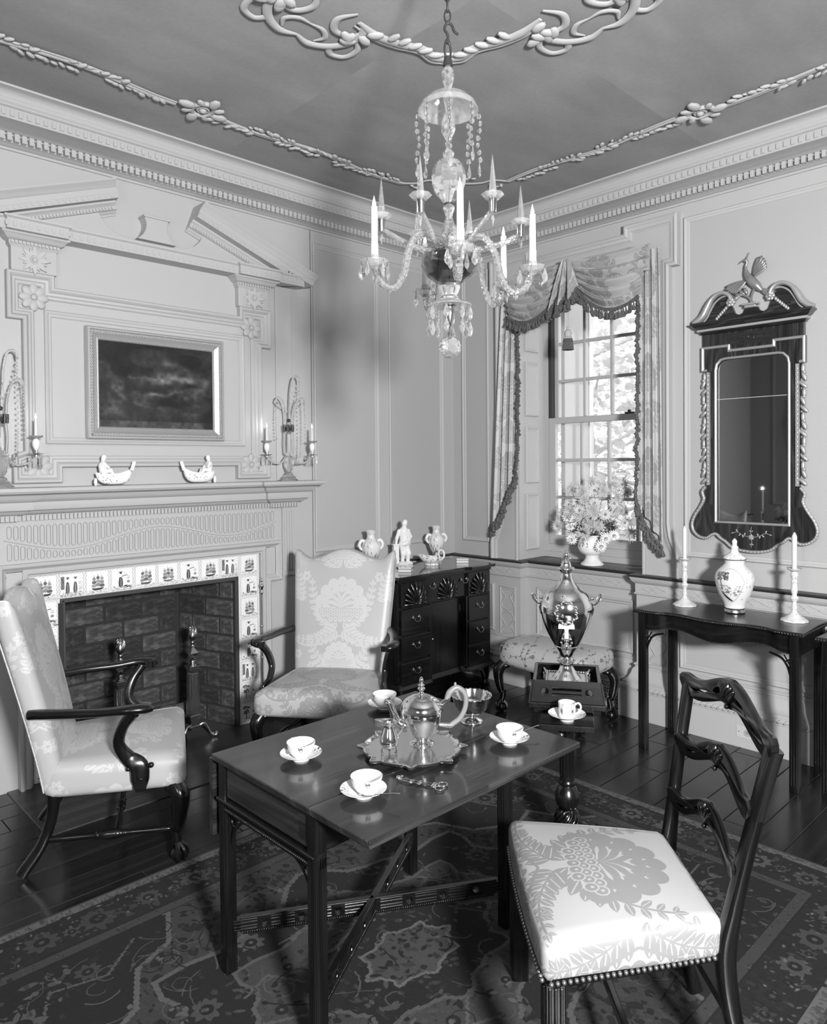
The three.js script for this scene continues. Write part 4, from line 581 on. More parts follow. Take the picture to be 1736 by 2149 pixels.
// ================================================================ tea table: one leaf up, one leaf down
{
  const t = thing('tea_table', 'polished mahogany drop-leaf tea table with crossed stretchers on the rug', 'table', [0, .0118, 0]), y = .715 - .0118;
  const uvxz = (g) => { const p = g.attributes.position, u = g.attributes.uv; for (let i = 0; i < p.count; i++) u.setXY(i, p.getX(i), p.getZ(i)); return g; };
  mesh('tabletop', uvxz(rspan(1.925, 2.4555, y - .021, y, 2.312, 3.24, .004)), mTable, t); mesh('raised_leaf', uvxz(rspan(2.457, 2.718, y - .021, y, 2.312, 3.24, .004)), mTable, t);
  mesh('hanging_leaf', uvxz(span(1.904, 1.924, y - .27, y - .02, 2.312, 3.236)), mTable, t);
  const legXZ = [[1.975, 3.212], [2.46, 3.212], [1.975, 2.395], [2.46, 2.395]];
  for (const [x, z] of legXZ) { const g = [rspan(x - .02, x + .02, 0, y - .022, z - .02, z + .02, .003)]; for (const q of [-.012, -.004, .004, .012]) for (const s of [-1, 1]) { g.push(rspan(x + q - .0028, x + q + .0028, .09, y - .14, z + s * .02 - .002, z + s * .02 + .002, .0015), rspan(x + s * .02 - .002, x + s * .02 + .002, .09, y - .14, z + q - .0028, z + q + .0028, .0015)); } mesh('leg', mg(g), mWood, t); }
  mesh('apron', mg(rspan(1.965, 1.985, y - .14, y - .021, 2.41, 3.2, .002), rspan(2.44, 2.46, y - .14, y - .021, 2.41, 3.2, .002), rspan(1.99, 2.445, y - .14, y - .021, 2.39, 2.41, .002)), mWood, t);
  const dr = mesh('drawer_front', rspan(1.998, 2.438, y - .125, y - .025, 3.19, 3.226, .003), mTable, t); mesh('cock_bead', mg(rspan(1.955, 2.482, y - .14, y - .13, 3.2, 3.242, .003), rspan(1.955, 2.482, y - .175, y - .14, 3.195, 3.226, .003)), mWood, dr);
  const gad = (x0, z0, x1, z1, yy, r) => { const g = [], L = Math.hypot(x1 - x0, z1 - z0), a = Math.atan2(-(z1 - z0), x1 - x0); for (let d = 0; d < L; d += r * 1.5) g.push(T(ball(r, 0, 0, 0, 6, 5, [.7, 1.5, 1]), [lerp(x0, x1, d / L), yy, lerp(z0, z1, d / L)], [0, a, .5])); return g; };
  stuff(mesh('gadrooning', mg(gad(1.97, 3.228, 2.47, 3.228, y - .165, .006)), mWood, dr));
  // pierced brackets
  for (const s of [1, -1]) { const g = [], x = s > 0 ? 1.995 : 2.44, p = (a, b) => [x + s * a, y - .175 - b, 3.21]; g.push(tube([p(0, .12), p(.02, .06), p(.06, .02), p(.11, 0)], [.006], { n: 16, m: 6, ref: [0, 0, 1] }), T(new THREE.TorusGeometry(.018, .005, 6, 18), [x + s * .022, y - .2, 3.21]), tube([p(0, .1), p(.035, .03), p(.1, 0)], [.004], { n: 10, m: 5, ref: [0, 0, 1] })); mesh('bracket', mg(g), mWood, t); }
  // crossed flat stretchers with roundels and cabled edges
  const st = (a, b, yy) => { const L = Math.hypot(b[0] - a[0], b[1] - a[1]), ang = Math.atan2(-(b[1] - a[1]), b[0] - a[0]), m = M4([(a[0] + b[0]) / 2, yy, (a[1] + b[1]) / 2], [0, ang, 0]);
    const holes = [], n = 7; for (let k = 0; k < n; k++) { const c = (k - (n - 1) / 2) * L / 7.6; if (k === 3) continue; holes.push(new THREE.Path().absellipse(c, 0, .012, .012, 0, 2 * PI)); }
    const o = mesh('stretcher', mg(extrude(rect(-L / 2 + .02, L / 2 - .02, -.024, .024), .02, .002, holes).translate(0, 0, -.01), [-.015, -.006, .006, .015].map((q) => [...Array(8)].map((_, k) => rspan((k - 4) * L / 7.6 + .022, (k - 3) * L / 7.6 - .022 , q - .0025, q + .0025, -.0125, .0125, .001))).flat()).applyMatrix4(m), mWood, t);
    stuff(mesh('cabled_edge', mg(gad(-L / 2 + .03, .01, L / 2 - .03, .01, -.025, .005), gad(-L / 2 + .03, -.01, L / 2 - .03, -.01, -.025, .005)).applyMatrix4(m), mWood, o)); };
  st([1.985, 3.2], [2.45, 2.405], .15); st([2.45, 3.2], [1.985, 2.405], .15);
}

// ================================================================ kneehole chest of drawers
const bail = (() => { const arc = Array.from({ length: 9 }, (_, i) => { const a = PI * i / 8; return [-cos(a) * .028, -sin(a) * .022 - .002, .014 + sin(a) * .004]; }); return mg(tube(arc, [.0022, .003, .0022], { n: 18, m: 6, ref: [0, 0, 1] }), [-1, 1].map((s) => mg(T(cyl(.004, .004, .016, 0, 0, 0, 8), [s * .028, 0, .008], [PI / 2, 0, 0]), ball(.009, s * .028, 0, .002, 10, 6, [1, 1.2, .35]), T(ball(.006, 0, 0, 0, 8, 6, [1.4, .6, .3]), [s * .028, .01, .001], [0, 0, .6 * s])))); })();
{
  const t = thing('chest_of_drawers', 'dark blockfront kneehole chest with carved shells and bail handles in the corner', 'chest', [.1, 0, 0], PI / 2), x0 = -1.135, x1 = -.19, zf = .45, xa = -.835, xb = -.462;
  mesh('carcase', mg(rspan(x0, x1, .165, .885, 0, .40, .003), rspan(x0, xa - .01, .165, .885, .39, zf - .012, .003), rspan(xb + .01, x1, .165, .885, .39, zf - .012, .003), rspan(x0, x1, .86, .885, .3, zf, .003)), mWood, t);
  const tpts = [[x0 - .02, 0], [x0 - .02, zf + .025], [xa - .03, zf + .025], [xa + .02, zf + .002], [xb - .02, zf + .002], [xb + .03, zf + .025], [x1 + .02, zf + .025], [x1 + .02, 0]];
  const topS = extrude(tpts.map(([a, b]) => [a, -b]), .024, .005).rotateX(-PI / 2).translate(0, .881, 0); mesh('top', topS, mat(.3, .12, { map: darkMap, clearcoat: .6, clearcoatRoughness: .06 }), t);
  const rows = [[.168, .328], [.334, .502], [.508, .685]];
  for (const [a, b] of [[x0 + .02, xa - .012], [xb + .012, x1 - .02]]) for (const [y0, y1] of rows) { const d = mesh('drawer', rspan(a, b, y0 + .004, y1 - .004, zf - .02, zf + .006, .004), mWood, t), h = mesh('bail_handle', bail, mBrass, d); h.position.set((a + b) / 2, lerp(y0, y1, .62), zf + .006); }
  mesh('cupboard_door', mg(rspan(xa + .02, xb - .02, .178, .68, .375, .405, .004), rspan(xa - .008, xa + .01, .168, .69, .39, zf, .003), rspan(xb - .01, xb + .008, .168, .69, .39, zf, .003)), mWood, t);
  mesh('door_knob', mg(ball(.008, xa + .05, .43, .415, 10, 8), cyl(.003, .003, .001, xa + .05, .43, .41, 6)), mBrass, t); mesh('hinge', rspan(xb - .03, xb - .022, .58, .63, .404, .409, .001), mBrass, t);
  const top = mesh('drawer', mg(rspan(x0 + .02, xa - .012, .693, .86, zf - .02, zf + .004, .004), rspan(xa - .012, xb + .012, .693, .86, zf - .045, zf - .018, .004), rspan(xb + .012, x1 - .02, .693, .86, zf - .02, zf + .004, .004)), mWood, t);
  const shell = (cx, z, s) => { const g = [], n = 11; for (let k = 0; k < n; k++) { const a = PI * (.02 + .96 * k / (n - 1)), R = .115 * s * (1 - .12 * cos(2 * a)), c = cos(a), q = sin(a), w = .3 * sin((k - 5) * .5); g.push(tube([[cx + c * .018, .708 + q * .012, z + .004], [cx + c * R * .4 - q * .01 * w, .708 + q * R * .4, z + .018], [cx + c * R * .75, .708 + q * R * .78, z + .016], [cx + c * R, .708 + q * R * 1.12, z + .004]], [[.004, .006], [.008, .009], [.012, .012], [.008, .006]], { n: 14, m: 8, ref: [0, 0, 1] })); } g.push(T(new THREE.TorusGeometry(.02, .006, 6, 14, PI), [cx, .708, z + .008]), ball(.011, cx, .713, z + .008, 10, 6)); return mg(g); };
  mesh('carved_shell', shell((x0 + xa) / 2, zf + .002, 1.02), mWood, top); mesh('carved_shell', shell((xa + xb) / 2, zf - .022, 1.02), mWood, top); mesh('carved_shell', shell((xb + x1) / 2, zf + .002, 1), mWood, top);
  for (const x of [xa + .02, xb - .02]) { const h = mesh('bail_handle', bail, mBrass, top); h.position.set(x, .815, zf - .012); }
  const bp = [[x0, 0], [x0, -zf], [xa - .01, -zf], [xa + .02, -.405], [xb - .02, -.405], [xb + .01, -zf], [x1, -zf], [x1, 0]].reverse();
  mesh('base_moulding', upright(sweep([[-.03, .145], [.018, .145], [.018, .152], [.012, .16], [.004, .17], [0, .178], [-.03, .178]], bp)), mWood, t);
  for (const [x, z, s] of [[x0 + .04, zf - .03, -1], [x1 - .04, zf - .03, 1], [x0 + .04, .06, -1], [x1 - .04, .06, 1]]) mesh('bracket_foot', mg(turned([[.03, 0], [.034, .012], [.026, .04], [.034, .08], [.045, .12], [.048, .15]], 10).translate(x, 0, z), T(extrude([[0, .15], [.13, .15], [.1, .125], [.06, .11], [.035, .06], [0, .04]], .022, .003), [x, 0, z + .02], [0, s > 0 ? PI : 0, 0])), mWood, t);
}
// ================================================================ serpentine side table under the mirror
function pierTable(name, label, x0, x1, zb, zf, y, scal) {
  const t = thing(name, label, 'table'), xc = (x0 + x1) / 2, hw = (x1 - x0) / 2;
  const front = curve2([[-1, 0], [-.72, -.002], [-.6, -.028], [-.4, -.03], [-.2, -.008], [0, .004], [.2, -.008], [.4, -.03], [.6, -.028], [.72, -.002], [1, 0]], 48).map(([u, d]) => [xc + u * hw, zf + d]);
  const side = curve2([[x0, zb], [x0 + .012, lerp(zb, zf, .35)], [x0 + .004, lerp(zb, zf, .75)], [x0, zf]], 8), out = [...side.slice(0, -1), ...front, ...side.map(([x, z]) => [2 * xc - x, z]).reverse().slice(1)];
  const tp = extrude(out.map(([a, b]) => [a, -b]), .022, .004).rotateX(-PI / 2).translate(0, y - .022, 0), u = tp.attributes.uv, p = tp.attributes.position; for (let i = 0; i < p.count; i++) u.setXY(i, p.getZ(i), p.getX(i));
  mesh('tabletop', tp, mat(.3, .28, { map: darkMap, clearcoat: .3, clearcoatRoughness: .2 }), t);
  const gd = []; for (let i = 0; i < front.length - 1; i++) { const [a, b] = front[i], [c, d] = front[i + 1], n = 2; for (let k = 0; k < n; k++) gd.push(ball(.0068, lerp(a, c, k / n), y - .012, lerp(b, d, k / n) + .001, 6, 5, [.8, 1.1, .8])); } for (let z = zb; z < zf; z += .011) gd.push(ball(.0068, x1, y - .012, z, 6, 5), ball(.0068, x0, y - .012, z, 6, 5));
  stuff(mesh('beaded_edge', mg(gd), mWood, t));
  const ap = [], ab = []; const low = (q) => y - .125 + .028 * (.5 - .5 * cos(q * 4 * PI)) * (1) + .0; 
  const fr = front.filter(([x]) => x > x0 + .03 && x < x1 - .03);
  const strip = grid(fr.length - 1, 1, (a, b) => { const i = Math.round(a * (fr.length - 1)), [x, z] = fr[i]; return [x, b ? low((x - x0) / (x1 - x0)) : y - .022, z - .03]; }), back = strip.clone().translate(0, 0, -.018);
  mesh('apron', mg(strip, back, span(x0 + .03, x0 + .05, y - .125, y - .022, zb + .01, zf - .03), span(x1 - .05, x1 - .03, y - .125, y - .022, zb + .01, zf - .03), span(x0 + .03, x1 - .03, y - .12, y - .022, zb + .005, zb + .02)), mWood, t);
  const lb = []; for (let i = 0; i < fr.length - 1; i++) for (let k = 0; k < 2; k++) { const x = lerp(fr[i][0], fr[i + 1][0], k / 2), z = lerp(fr[i][1], fr[i + 1][1], k / 2); lb.push(ball(.004, x, low((x - x0) / (x1 - x0)), z - .027, 5, 4)); } stuff(mesh('apron_bead', mg(lb), mWood, t));
  for (const [x, z] of [[x0 + .045, zf - .03], [x1 - .045, zf - .03], [x0 + .045, zb + .03], [x1 - .045, zb + .03]]) mesh('leg', mg(rspan(x - .022, x + .022, 0, y - .022, z - .022, z + .022, .003), [-.012, 0, .012].map((q) => mg(rspan(x + q - .004, x + q + .004, .03, y - .13, z + .02, z + .025, .002), rspan(x + .02, x + .025, .03, y - .13, z + q - .004, z + q + .004, .002)))), mWood, t);
  for (const [x, s] of [[x0 + .068, 1], [x1 - .068, -1]]) { const q = (a, b) => [x + s * a, y - .125 - b, zf - .03]; mesh('bracket', mg(tube([q(0, .1), q(.012, .06), q(.04, .02), q(.1, 0)], [.0065], { n: 14, m: 6, ref: [0, 0, 1] }), tube([q(0, .05), q(.03, 0)], [.004], { n: 3, m: 5, ref: [0, 0, 1] }), tube([q(0, .02), q(.025, .035)], [.004], { n: 3, m: 5, ref: [0, 0, 1] })), mWood, t); }
  return t;
}
pierTable('side_table', 'dark serpentine-front side table standing below the pier mirror', 1.93, 2.84, .142, .56, .805);
{ // its neighbour, cut by the right edge of the picture
  pierTable('side_table', 'dark table cut off by the right edge of the picture', 2.885, 3.7, .142, .52, .79);
}
// ================================================================ upholstered stool under the window
{
  const bro = canvasTex(1024, 1024, (x, w, h) => { x.fillStyle = g8(.83); x.fillRect(0, 0, w, h); for (let i = 0; i < 22; i++) { let a = rr(0, w), b = rr(0, h), d = rr(0, 6.28), k = rr(-.09, .09); x.lineWidth = 3.2; for (let s = 0; s < 26; s++) { const c = a + cos(d) * 13, e = b + sin(d) * 13; for (const [ox, oy] of [[0, 0], [w, 0], [-w, 0], [0, h], [0, -h]]) { x.strokeStyle = g8(.36); x.beginPath(); x.moveTo(a + ox, b + oy); x.lineTo(c + ox, e + oy); x.stroke(); if (s % 5 === 2) { x.fillStyle = g8([.2, .36, .45][i % 3]); leaf(x, c + ox, e + oy, rr(20, 36), rr(7, 11), d + (s % 2 ? 1 : -1)); } } a = c; b = e; d += k; if (s === 13) k = -k; } for (let q = 0; q < 5; q++) { x.fillStyle = g8(.45); leaf(x, a, b, 26, 11, q * 1.257); } x.fillStyle = g8(.7); x.beginPath(); x.arc(a, b, 7, 0, 7); x.fill(); } }, [1 / .62, 1 / .62]);
  const t = thing('stool', 'low stool with flower-embroidered cushion and dark cabriole legs under the window', 'stool', [1.295, 0, .435]);
  mesh('cushion', softBox(.66, .15, .43, [.07, .05, .07], [20, 8, 16], (q) => { if (q.y > 0) q.y += .035 * Math.max(0, 1 - (q.x / .33) ** 2) * Math.max(0, 1 - (q.z / .215) ** 2); q.y += .375 + .02 * (q.x / .33) ** 2; }), satin(bro), t);
  for (const [sx, sz] of [[-1, 1], [1, 1], [-1, -1], [1, -1]]) { const g = cabriole(.3, .18, 1, .325); mesh('leg', sx > 0 ? (sz > 0 ? g : T(g, [0, 0, 0], [0, 0, 0]).rotateY(PI / 2).translate(.12, 0, .12).applyMatrix4(M4([0, 0, 0]))) : flip(g, 'x'), mWood, t); }
  t.children.filter((c) => c.name === 'leg').forEach((c, i) => { const g = cabriole(.3, .18, 1, .325), m = [() => flip(g, 'x'), () => g, () => flip(flip(g, 'x'), 'z'), () => flip(g, 'z')][i]; c.geometry = m(); });
}
// ================================================================ kettle stand with gallery and pull-out slide
const ST = [2.37, 1.88], STA = .6;
{
  const t = thing('kettle_stand', 'dark pedestal stand with square gallery top carrying the silver urn', 'stand', [ST[0], .0118, ST[1]], STA), y = .685;
  const side = (k) => { const a = k * PI / 2, g = extrude([[-.142, 0], [.142, 0], [.128, .085], [-.128, .085]], .014, .002, [new THREE.Path().absellipse(-.085, .042, .014, .014, 0, 2 * PI), new THREE.Path().absellipse(.085, .042, .014, .014, 0, 2 * PI), rect(-.055, .055, .028, .036), rect(-.055, .055, .048, .056)]); g.rotateX(-.16).translate(0, y + .01, .132); return g.rotateY(a); };
  for (let k = 0; k < 4; k++) mesh('gallery_side', side(k), mWood, t);
  mesh('gallery_floor', rspan(-.14, .14, y, y + .045, -.14, .14, .003), mWood, t); mesh('frame', mg(rspan(-.15, .15, y - .012, y + .012, -.15, .15, .004), rspan(-.13, .13, y - .035, y - .012, -.13, .13, .003)), mWood, t);
  mesh('slide', mg(rspan(-.1, .1, y - .03, y - .02, .05, .3, .002), rspan(-.1, .1, y - .042, y - .02, .292, .302, .002), Array.from({ length: 11 }, (_, i) => T(box(.012, .012, .005), [-.09 + i * .018, y - .034, .302], [0, 0, .78]))), mWood, t);
  mesh('slide_knob', mg(ball(.008, -.02, y - .052, .31, 10, 8)), mBrass, t);
  const flu = (r, y0, y1) => Array.from({ length: 12 }, (_, k) => rspan(-.004, .004, y0, y1, r - .003, r + .003, .003).rotateY(k * PI / 6));
  mesh('column', mg(turned([[.05, .645], [.036, .635], [.034, .62], [.027, .61], [.026, .5], [.03, .34], [.034, .33], [.034, .32], [.028, .315]], 24), flu(.027, .355, .6)), mWood, t);
  mesh('vase_knop', mg(turned([[.028, .318], [.04, .3], [.05, .27], [.046, .24], [.034, .225], [.026, .215]], 24)), mWood, t);
  const tw = Array.from({ length: 14 }, (_, k) => tube(Array.from({ length: 8 }, (_, i) => { const s = i / 7, a = k * 2 * PI / 14 + s * 1.5, R = .03 + .022 * sin(s * PI); return [cos(a) * R, .215 - s * .09, sin(a) * R]; }), [.005, .008, .005], { n: 12, m: 6 }));
  mesh('twist_knop', mg(turned([[.026, .217], [.046, .17], [.026, .125]], 20), tw), mWood, t);
  mesh('hub', turned([[.026, .126], [.034, .12], [.034, .08], [.02, .07], [.001, .07]], 16), mWood, t);
  for (let k = 0; k < 3; k++) mesh('leg', mg(tube([[0, .1, .02], [0, .115, .08], [0, .09, .14], [0, .05, .19], [0, .03, .22]], [.02, .022, .018, .014, .014], { n: 18, m: 10, ref: [1, 0, 0] }), claw(0, 0, .225, .8)).rotateY(k * 2 * PI / 3 + .5), mWood, t);
}
// ================================================================ pier mirror
{
  const t = thing('pier_mirror', 'tall walnut and gilt mirror with scrolled pediment and gilt bird finial', 'mirror', [2.388, 0, .004]);
  const h = [[0, 1.123], [.06, 1.128], [.11, 1.142], [.15, 1.175], [.178, 1.192], [.205, 1.215], [.23, 1.21], [.262, 1.188], [.305, 1.192], [.343, 1.222], [.355, 1.262], [.34, 1.315], [.302, 1.375], [.28, 1.425], [.29, 1.468], [.268, 1.5]];
  const hb = curve2(h, 44), up = [[.262, 1.51], [.262, 2.19], [.292, 2.195], [.292, 2.345], [.286, 2.35], [.286, 2.42]], half = [...hb, ...up], outl = [...half, ...half.map(([a, y]) => [-a, y]).reverse().slice(0, -1)];
  const gl = [[-.212, 1.285], [.212, 1.285], [.212, 2.2], [.205, 2.235], [.18, 2.262], [.15, 2.268], [-.15, 2.268], [-.18, 2.262], [-.205, 2.235], [-.212, 2.2]];
  const mWal = wood(mat(.4, .24, { map: rosMap, clearcoat: .4, clearcoatRoughness: .1 }));
  mesh('walnut_frame', extrude(outl, .028, .003, [gl], 4), mWal, t);
  mesh('looking_glass', mg(span(-.22, .22, 2.0245, 2.28, .008, .012), span(-.22, .22, 1.275, 2.0235, .008, .012)), mMirror, t); mesh('glass_joint', span(-.212, .212, 2.0225, 2.0255, .0115, .0128), mat(.5, .3), t);
  mesh('backing', span(-.23, .23, 1.27, 2.29, .001, .007), mat(.03, .9), t);
  const gt = (pts, r, n, o = {}) => tube(pts.map(([a, y]) => [a, y, .03]), [r], { n, m: 8, ref: [0, 0, 1], ...o });
  mesh('gilt_slip', sweep([[-.002, .02], [-.002, .033], [.004, .036], [.01, .032], [.011, .02]], gl, true, .6), mGilt, t);
  const lowE = [...hb.map(([a, y]) => [-a, y]).reverse(), ...hb.slice(1)]; mesh('gilt_edge', gt(lowE, .0095, 120), mGilt, t);
  const shell = []; for (let i = 2; i < lowE.length - 1; i++) { const [a, y] = lowE[i]; shell.push(ball(.007, a, y, .038, 6, 5, [1, 1, .5])); } stuff(mesh('carved_edge', mg(shell), mGilt, t));
  for (const s of [-1, 1]) {
    mesh('gilt_side', mg(span(s * .252 - .008, s * .252 + .008, 1.51, 2.19, .026, .038), Array.from({ length: 26 }, (_, i) => T(ball(.008, 0, 0, 0, 6, 5, [.7, 1.3, .6]), [s * .252, 1.53 + i * .0255, .038], [0, 0, .5 * s]))), mGilt, t);
    const gar = []; for (let i = 0; i < 15; i++) { const y = 2.165 - i * .045; gar.push(T(ball(1, 0, 0, 0, 7, 5, [.4, 1, .4]), [s * (.278 + .006 * (i % 2)), y, .02], [0, 0, s * (.3 + .4 * (i % 3) - .3)], .03)); if (i % 3 === 0) gar.push(ball(.011, s * .284, y - .022, .022, 7, 5)); } mesh('garland', mg(gar), mGilt, t);
    mesh('gilt_ear', sweep([[0, .024], [0, .036], [.006, .04], [.014, .036], [.016, .026]], s > 0 ? [[.262, 2.195], [.292, 2.195], [.292, 2.345], [.12, 2.345], [.12, 2.315], [0, 2.315]] : [[0, 2.315], [-.12, 2.315], [-.12, 2.345], [-.292, 2.345], [-.292, 2.195], [-.262, 2.195]]), mGilt, t);
  }
  mesh('fretwork_tablet', mg(span(-.135, .135, 2.335, 2.405, .027, .031)), mEbony, t); const fk = []; for (const yy of [2.35, 2.37, 2.39]) for (const s of [-1, 1]) fk.push(box(.07, .004, .004, s * .075, yy, .032)); for (const s of [-1, 1]) for (const a of [.04, .075, .11]) fk.push(box(.004, .05, .004, s * a, 2.37, .032)); fk.push(T(new THREE.TorusGeometry(.016, .004, 5, 14), [0, 2.37, .032])); mesh('tablet_fret', mg(fk), mWal, t);
  // cornice with a break, scrolls
  const cp = (w) => [[w, 0], [w, -.028], [-w, -.028], [-w, 0]];
  mesh('cornice', upright(sweep([[-.03, 2.42], [.006, 2.42], [.012, 2.43], [.02, 2.436], [.022, 2.45], [.035, 2.458], [.045, 2.472], [.055, 2.478], [.056, 2.488], [-.03, 2.488]], cp(.286))), mWal, t);
  mesh('cornice_gilding', upright(sweep([[.012, 2.4335], [.025, 2.436], [.026, 2.449], [.016, 2.45]], cp(.286))), mGilt, t);
  const sc = [[.335, 2.495], [.31, 2.508], [.28, 2.535], [.255, 2.58], [.225, 2.625], [.185, 2.65], [.145, 2.648], [.118, 2.625], [.11, 2.6]];
  const tymp = [...curve2(sc, 30), [.12, 2.585], [.108, 2.56], [.095, 2.525], [.07, 2.512], [.045, 2.522], [.036, 2.545], [0, 2.545]];
  mesh('tympanum', extrude([[.335, 2.485], ...tymp, ...tymp.map(([a, y]) => [-a, y]).reverse(), [-.335, 2.485]], .024, .002), mWal, t);
  for (const s of [-1, 1]) {
    const p = sc.map(([a, y]) => [s * a, y, .034]); mesh('gilt_scroll', mg(tube(p, [[.016, .026], [.018, .026], [.018, .026], [.018, .026], [.012, .024]], { n: 40, m: 10, ref: [0, 0, 1], pow: 3 }), tube(sc.map(([a, y]) => [s * (a - .018), y - .02, .03]), [.006], { n: 36, m: 6, ref: [0, 0, 1] })), mGilt, t);
    mesh('gilt_rosette', mg(ball(.012, s * .112, 2.588, .05, 8, 6), Array.from({ length: 6 }, (_, k) => ball(.012, s * .112 + cos(k * 1.047) * .016, 2.588 + sin(k * 1.047) * .016, .045, 7, 5, [1, 1, .6]))), mGilt, t);
    mesh('leaf_pendant', mg(Array.from({ length: 7 }, (_, i) => ball(.009, s * (.135 + i * .011), 2.572 - i * .011, .028, 6, 5, [1, 1.3, .6]))), mGilt, t);
  }
  mesh('plinth', mg(rspan(-.032, .032, 2.54, 2.556, .0, .05, .004), rspan(-.044, .044, 2.556, 2.568, .0, .055, .004)), mGilt, t);
  // bird
  const b = mesh('bird_finial', mg(tube([[.06, 2.63, .03], [.035, 2.66, .03], [0, 2.7, .03], [-.022, 2.735, .03], [-.028, 2.76, .03]], [.01, .024, .027, .016, .011], { n: 20, m: 10, ref: [0, 0, 1] }), tube([[-.028, 2.755, .03], [-.03, 2.785, .03], [-.022, 2.805, .03], [-.03, 2.82, .03], [-.04, 2.822, .03]], [.01, .007, .007, .011, .007], { n: 18, m: 8, ref: [0, 0, 1] }), tube([[-.04, 2.822, .03], [-.052, 2.818, .03], [-.068, 2.806, .03]], [.006, .004, .001], { n: 8, m: 6, ref: [0, 0, 1] }), tube([[-.028, 2.826, .03], [-.015, 2.845, .03], [-.008, 2.862, .03]], [.004, .002], { n: 6, m: 5, ref: [0, 0, 1] })), mGiltDark, t);
  const wing = (x, y, a, L, n, sp) => mg(Array.from({ length: n }, (_, k) => T(ball(1, .5, 0, 0, 8, 5, [.5, .11, .06]), [x, y, .03 + .002 * k], [0, 0, a + sp * k], L * (1 - .07 * Math.abs(k - 1)))));
  mesh('wing', wing(.015, 2.71, 1.35, .13, 6, -.16), mGiltDark, b); mesh('wing', wing(-.02, 2.7, 3.25, .14, 6, .13), mGiltDark, b); mesh('tail', wing(.05, 2.64, -.75, .09, 4, .14), mGiltDark, b);
  mesh('perch', mg(tube([[.0, 2.568, .03], [.005, 2.61, .03], [.02, 2.65, .03]], [.006], { n: 8, m: 6, ref: [0, 0, 1] }), tube([[.01, 2.568, .03], [-.01, 2.6, .03], [-.05, 2.625, .03]], [.007], { n: 8, m: 6, ref: [0, 0, 1] }), Array.from({ length: 5 }, (_, k) => T(ball(1, .5, 0, 0, 7, 5, [.5, .2, .2]), [-.02 - .012 * k, 2.62, .03], [0, 0, 2 + k * .45], .05))), mGiltDark, b);
  // inlaid flower spray on the apron of the frame
  const inl = [], st = (pts) => inl.push(tube(pts.map(([a, y]) => [a, y, .0285]), [.0016], { n: 14, m: 5, ref: [0, 0, 1] })), lf = (x, y, a, L) => inl.push(T(ball(1, .5, 0, 0, 7, 5, [.5, .22, .06]), [x, y, .0285], [0, 0, a], L));
  for (const s of [-1, 1]) { st([[0, 1.21], [s * .04, 1.215], [s * .08, 1.235], [s * .1, 1.23]]); lf(s * .1, 1.23, s > 0 ? -.3 : 3.4, .016); for (const [a, y, q] of [[.04, 1.216, 1.9], [.06, 1.225, -.8], [.08, 1.235, 1.2], [.05, 1.22, -1.8]]) lf(s * a, y, s > 0 ? q : PI - q, .018); }
  st([[0, 1.15], [.004, 1.18], [0, 1.21], [-.003, 1.24], [.002, 1.27]]); for (let k = 0; k < 8; k++) lf(0, 1.208, k * .785, .018); lf(0, 1.24, .6, .014); lf(0, 1.24, 2.5, .014); lf(.002, 1.17, -.5, .014); lf(.002, 1.17, 3.6, .014); mesh('inlay', mg(inl), mGilt, t);
}
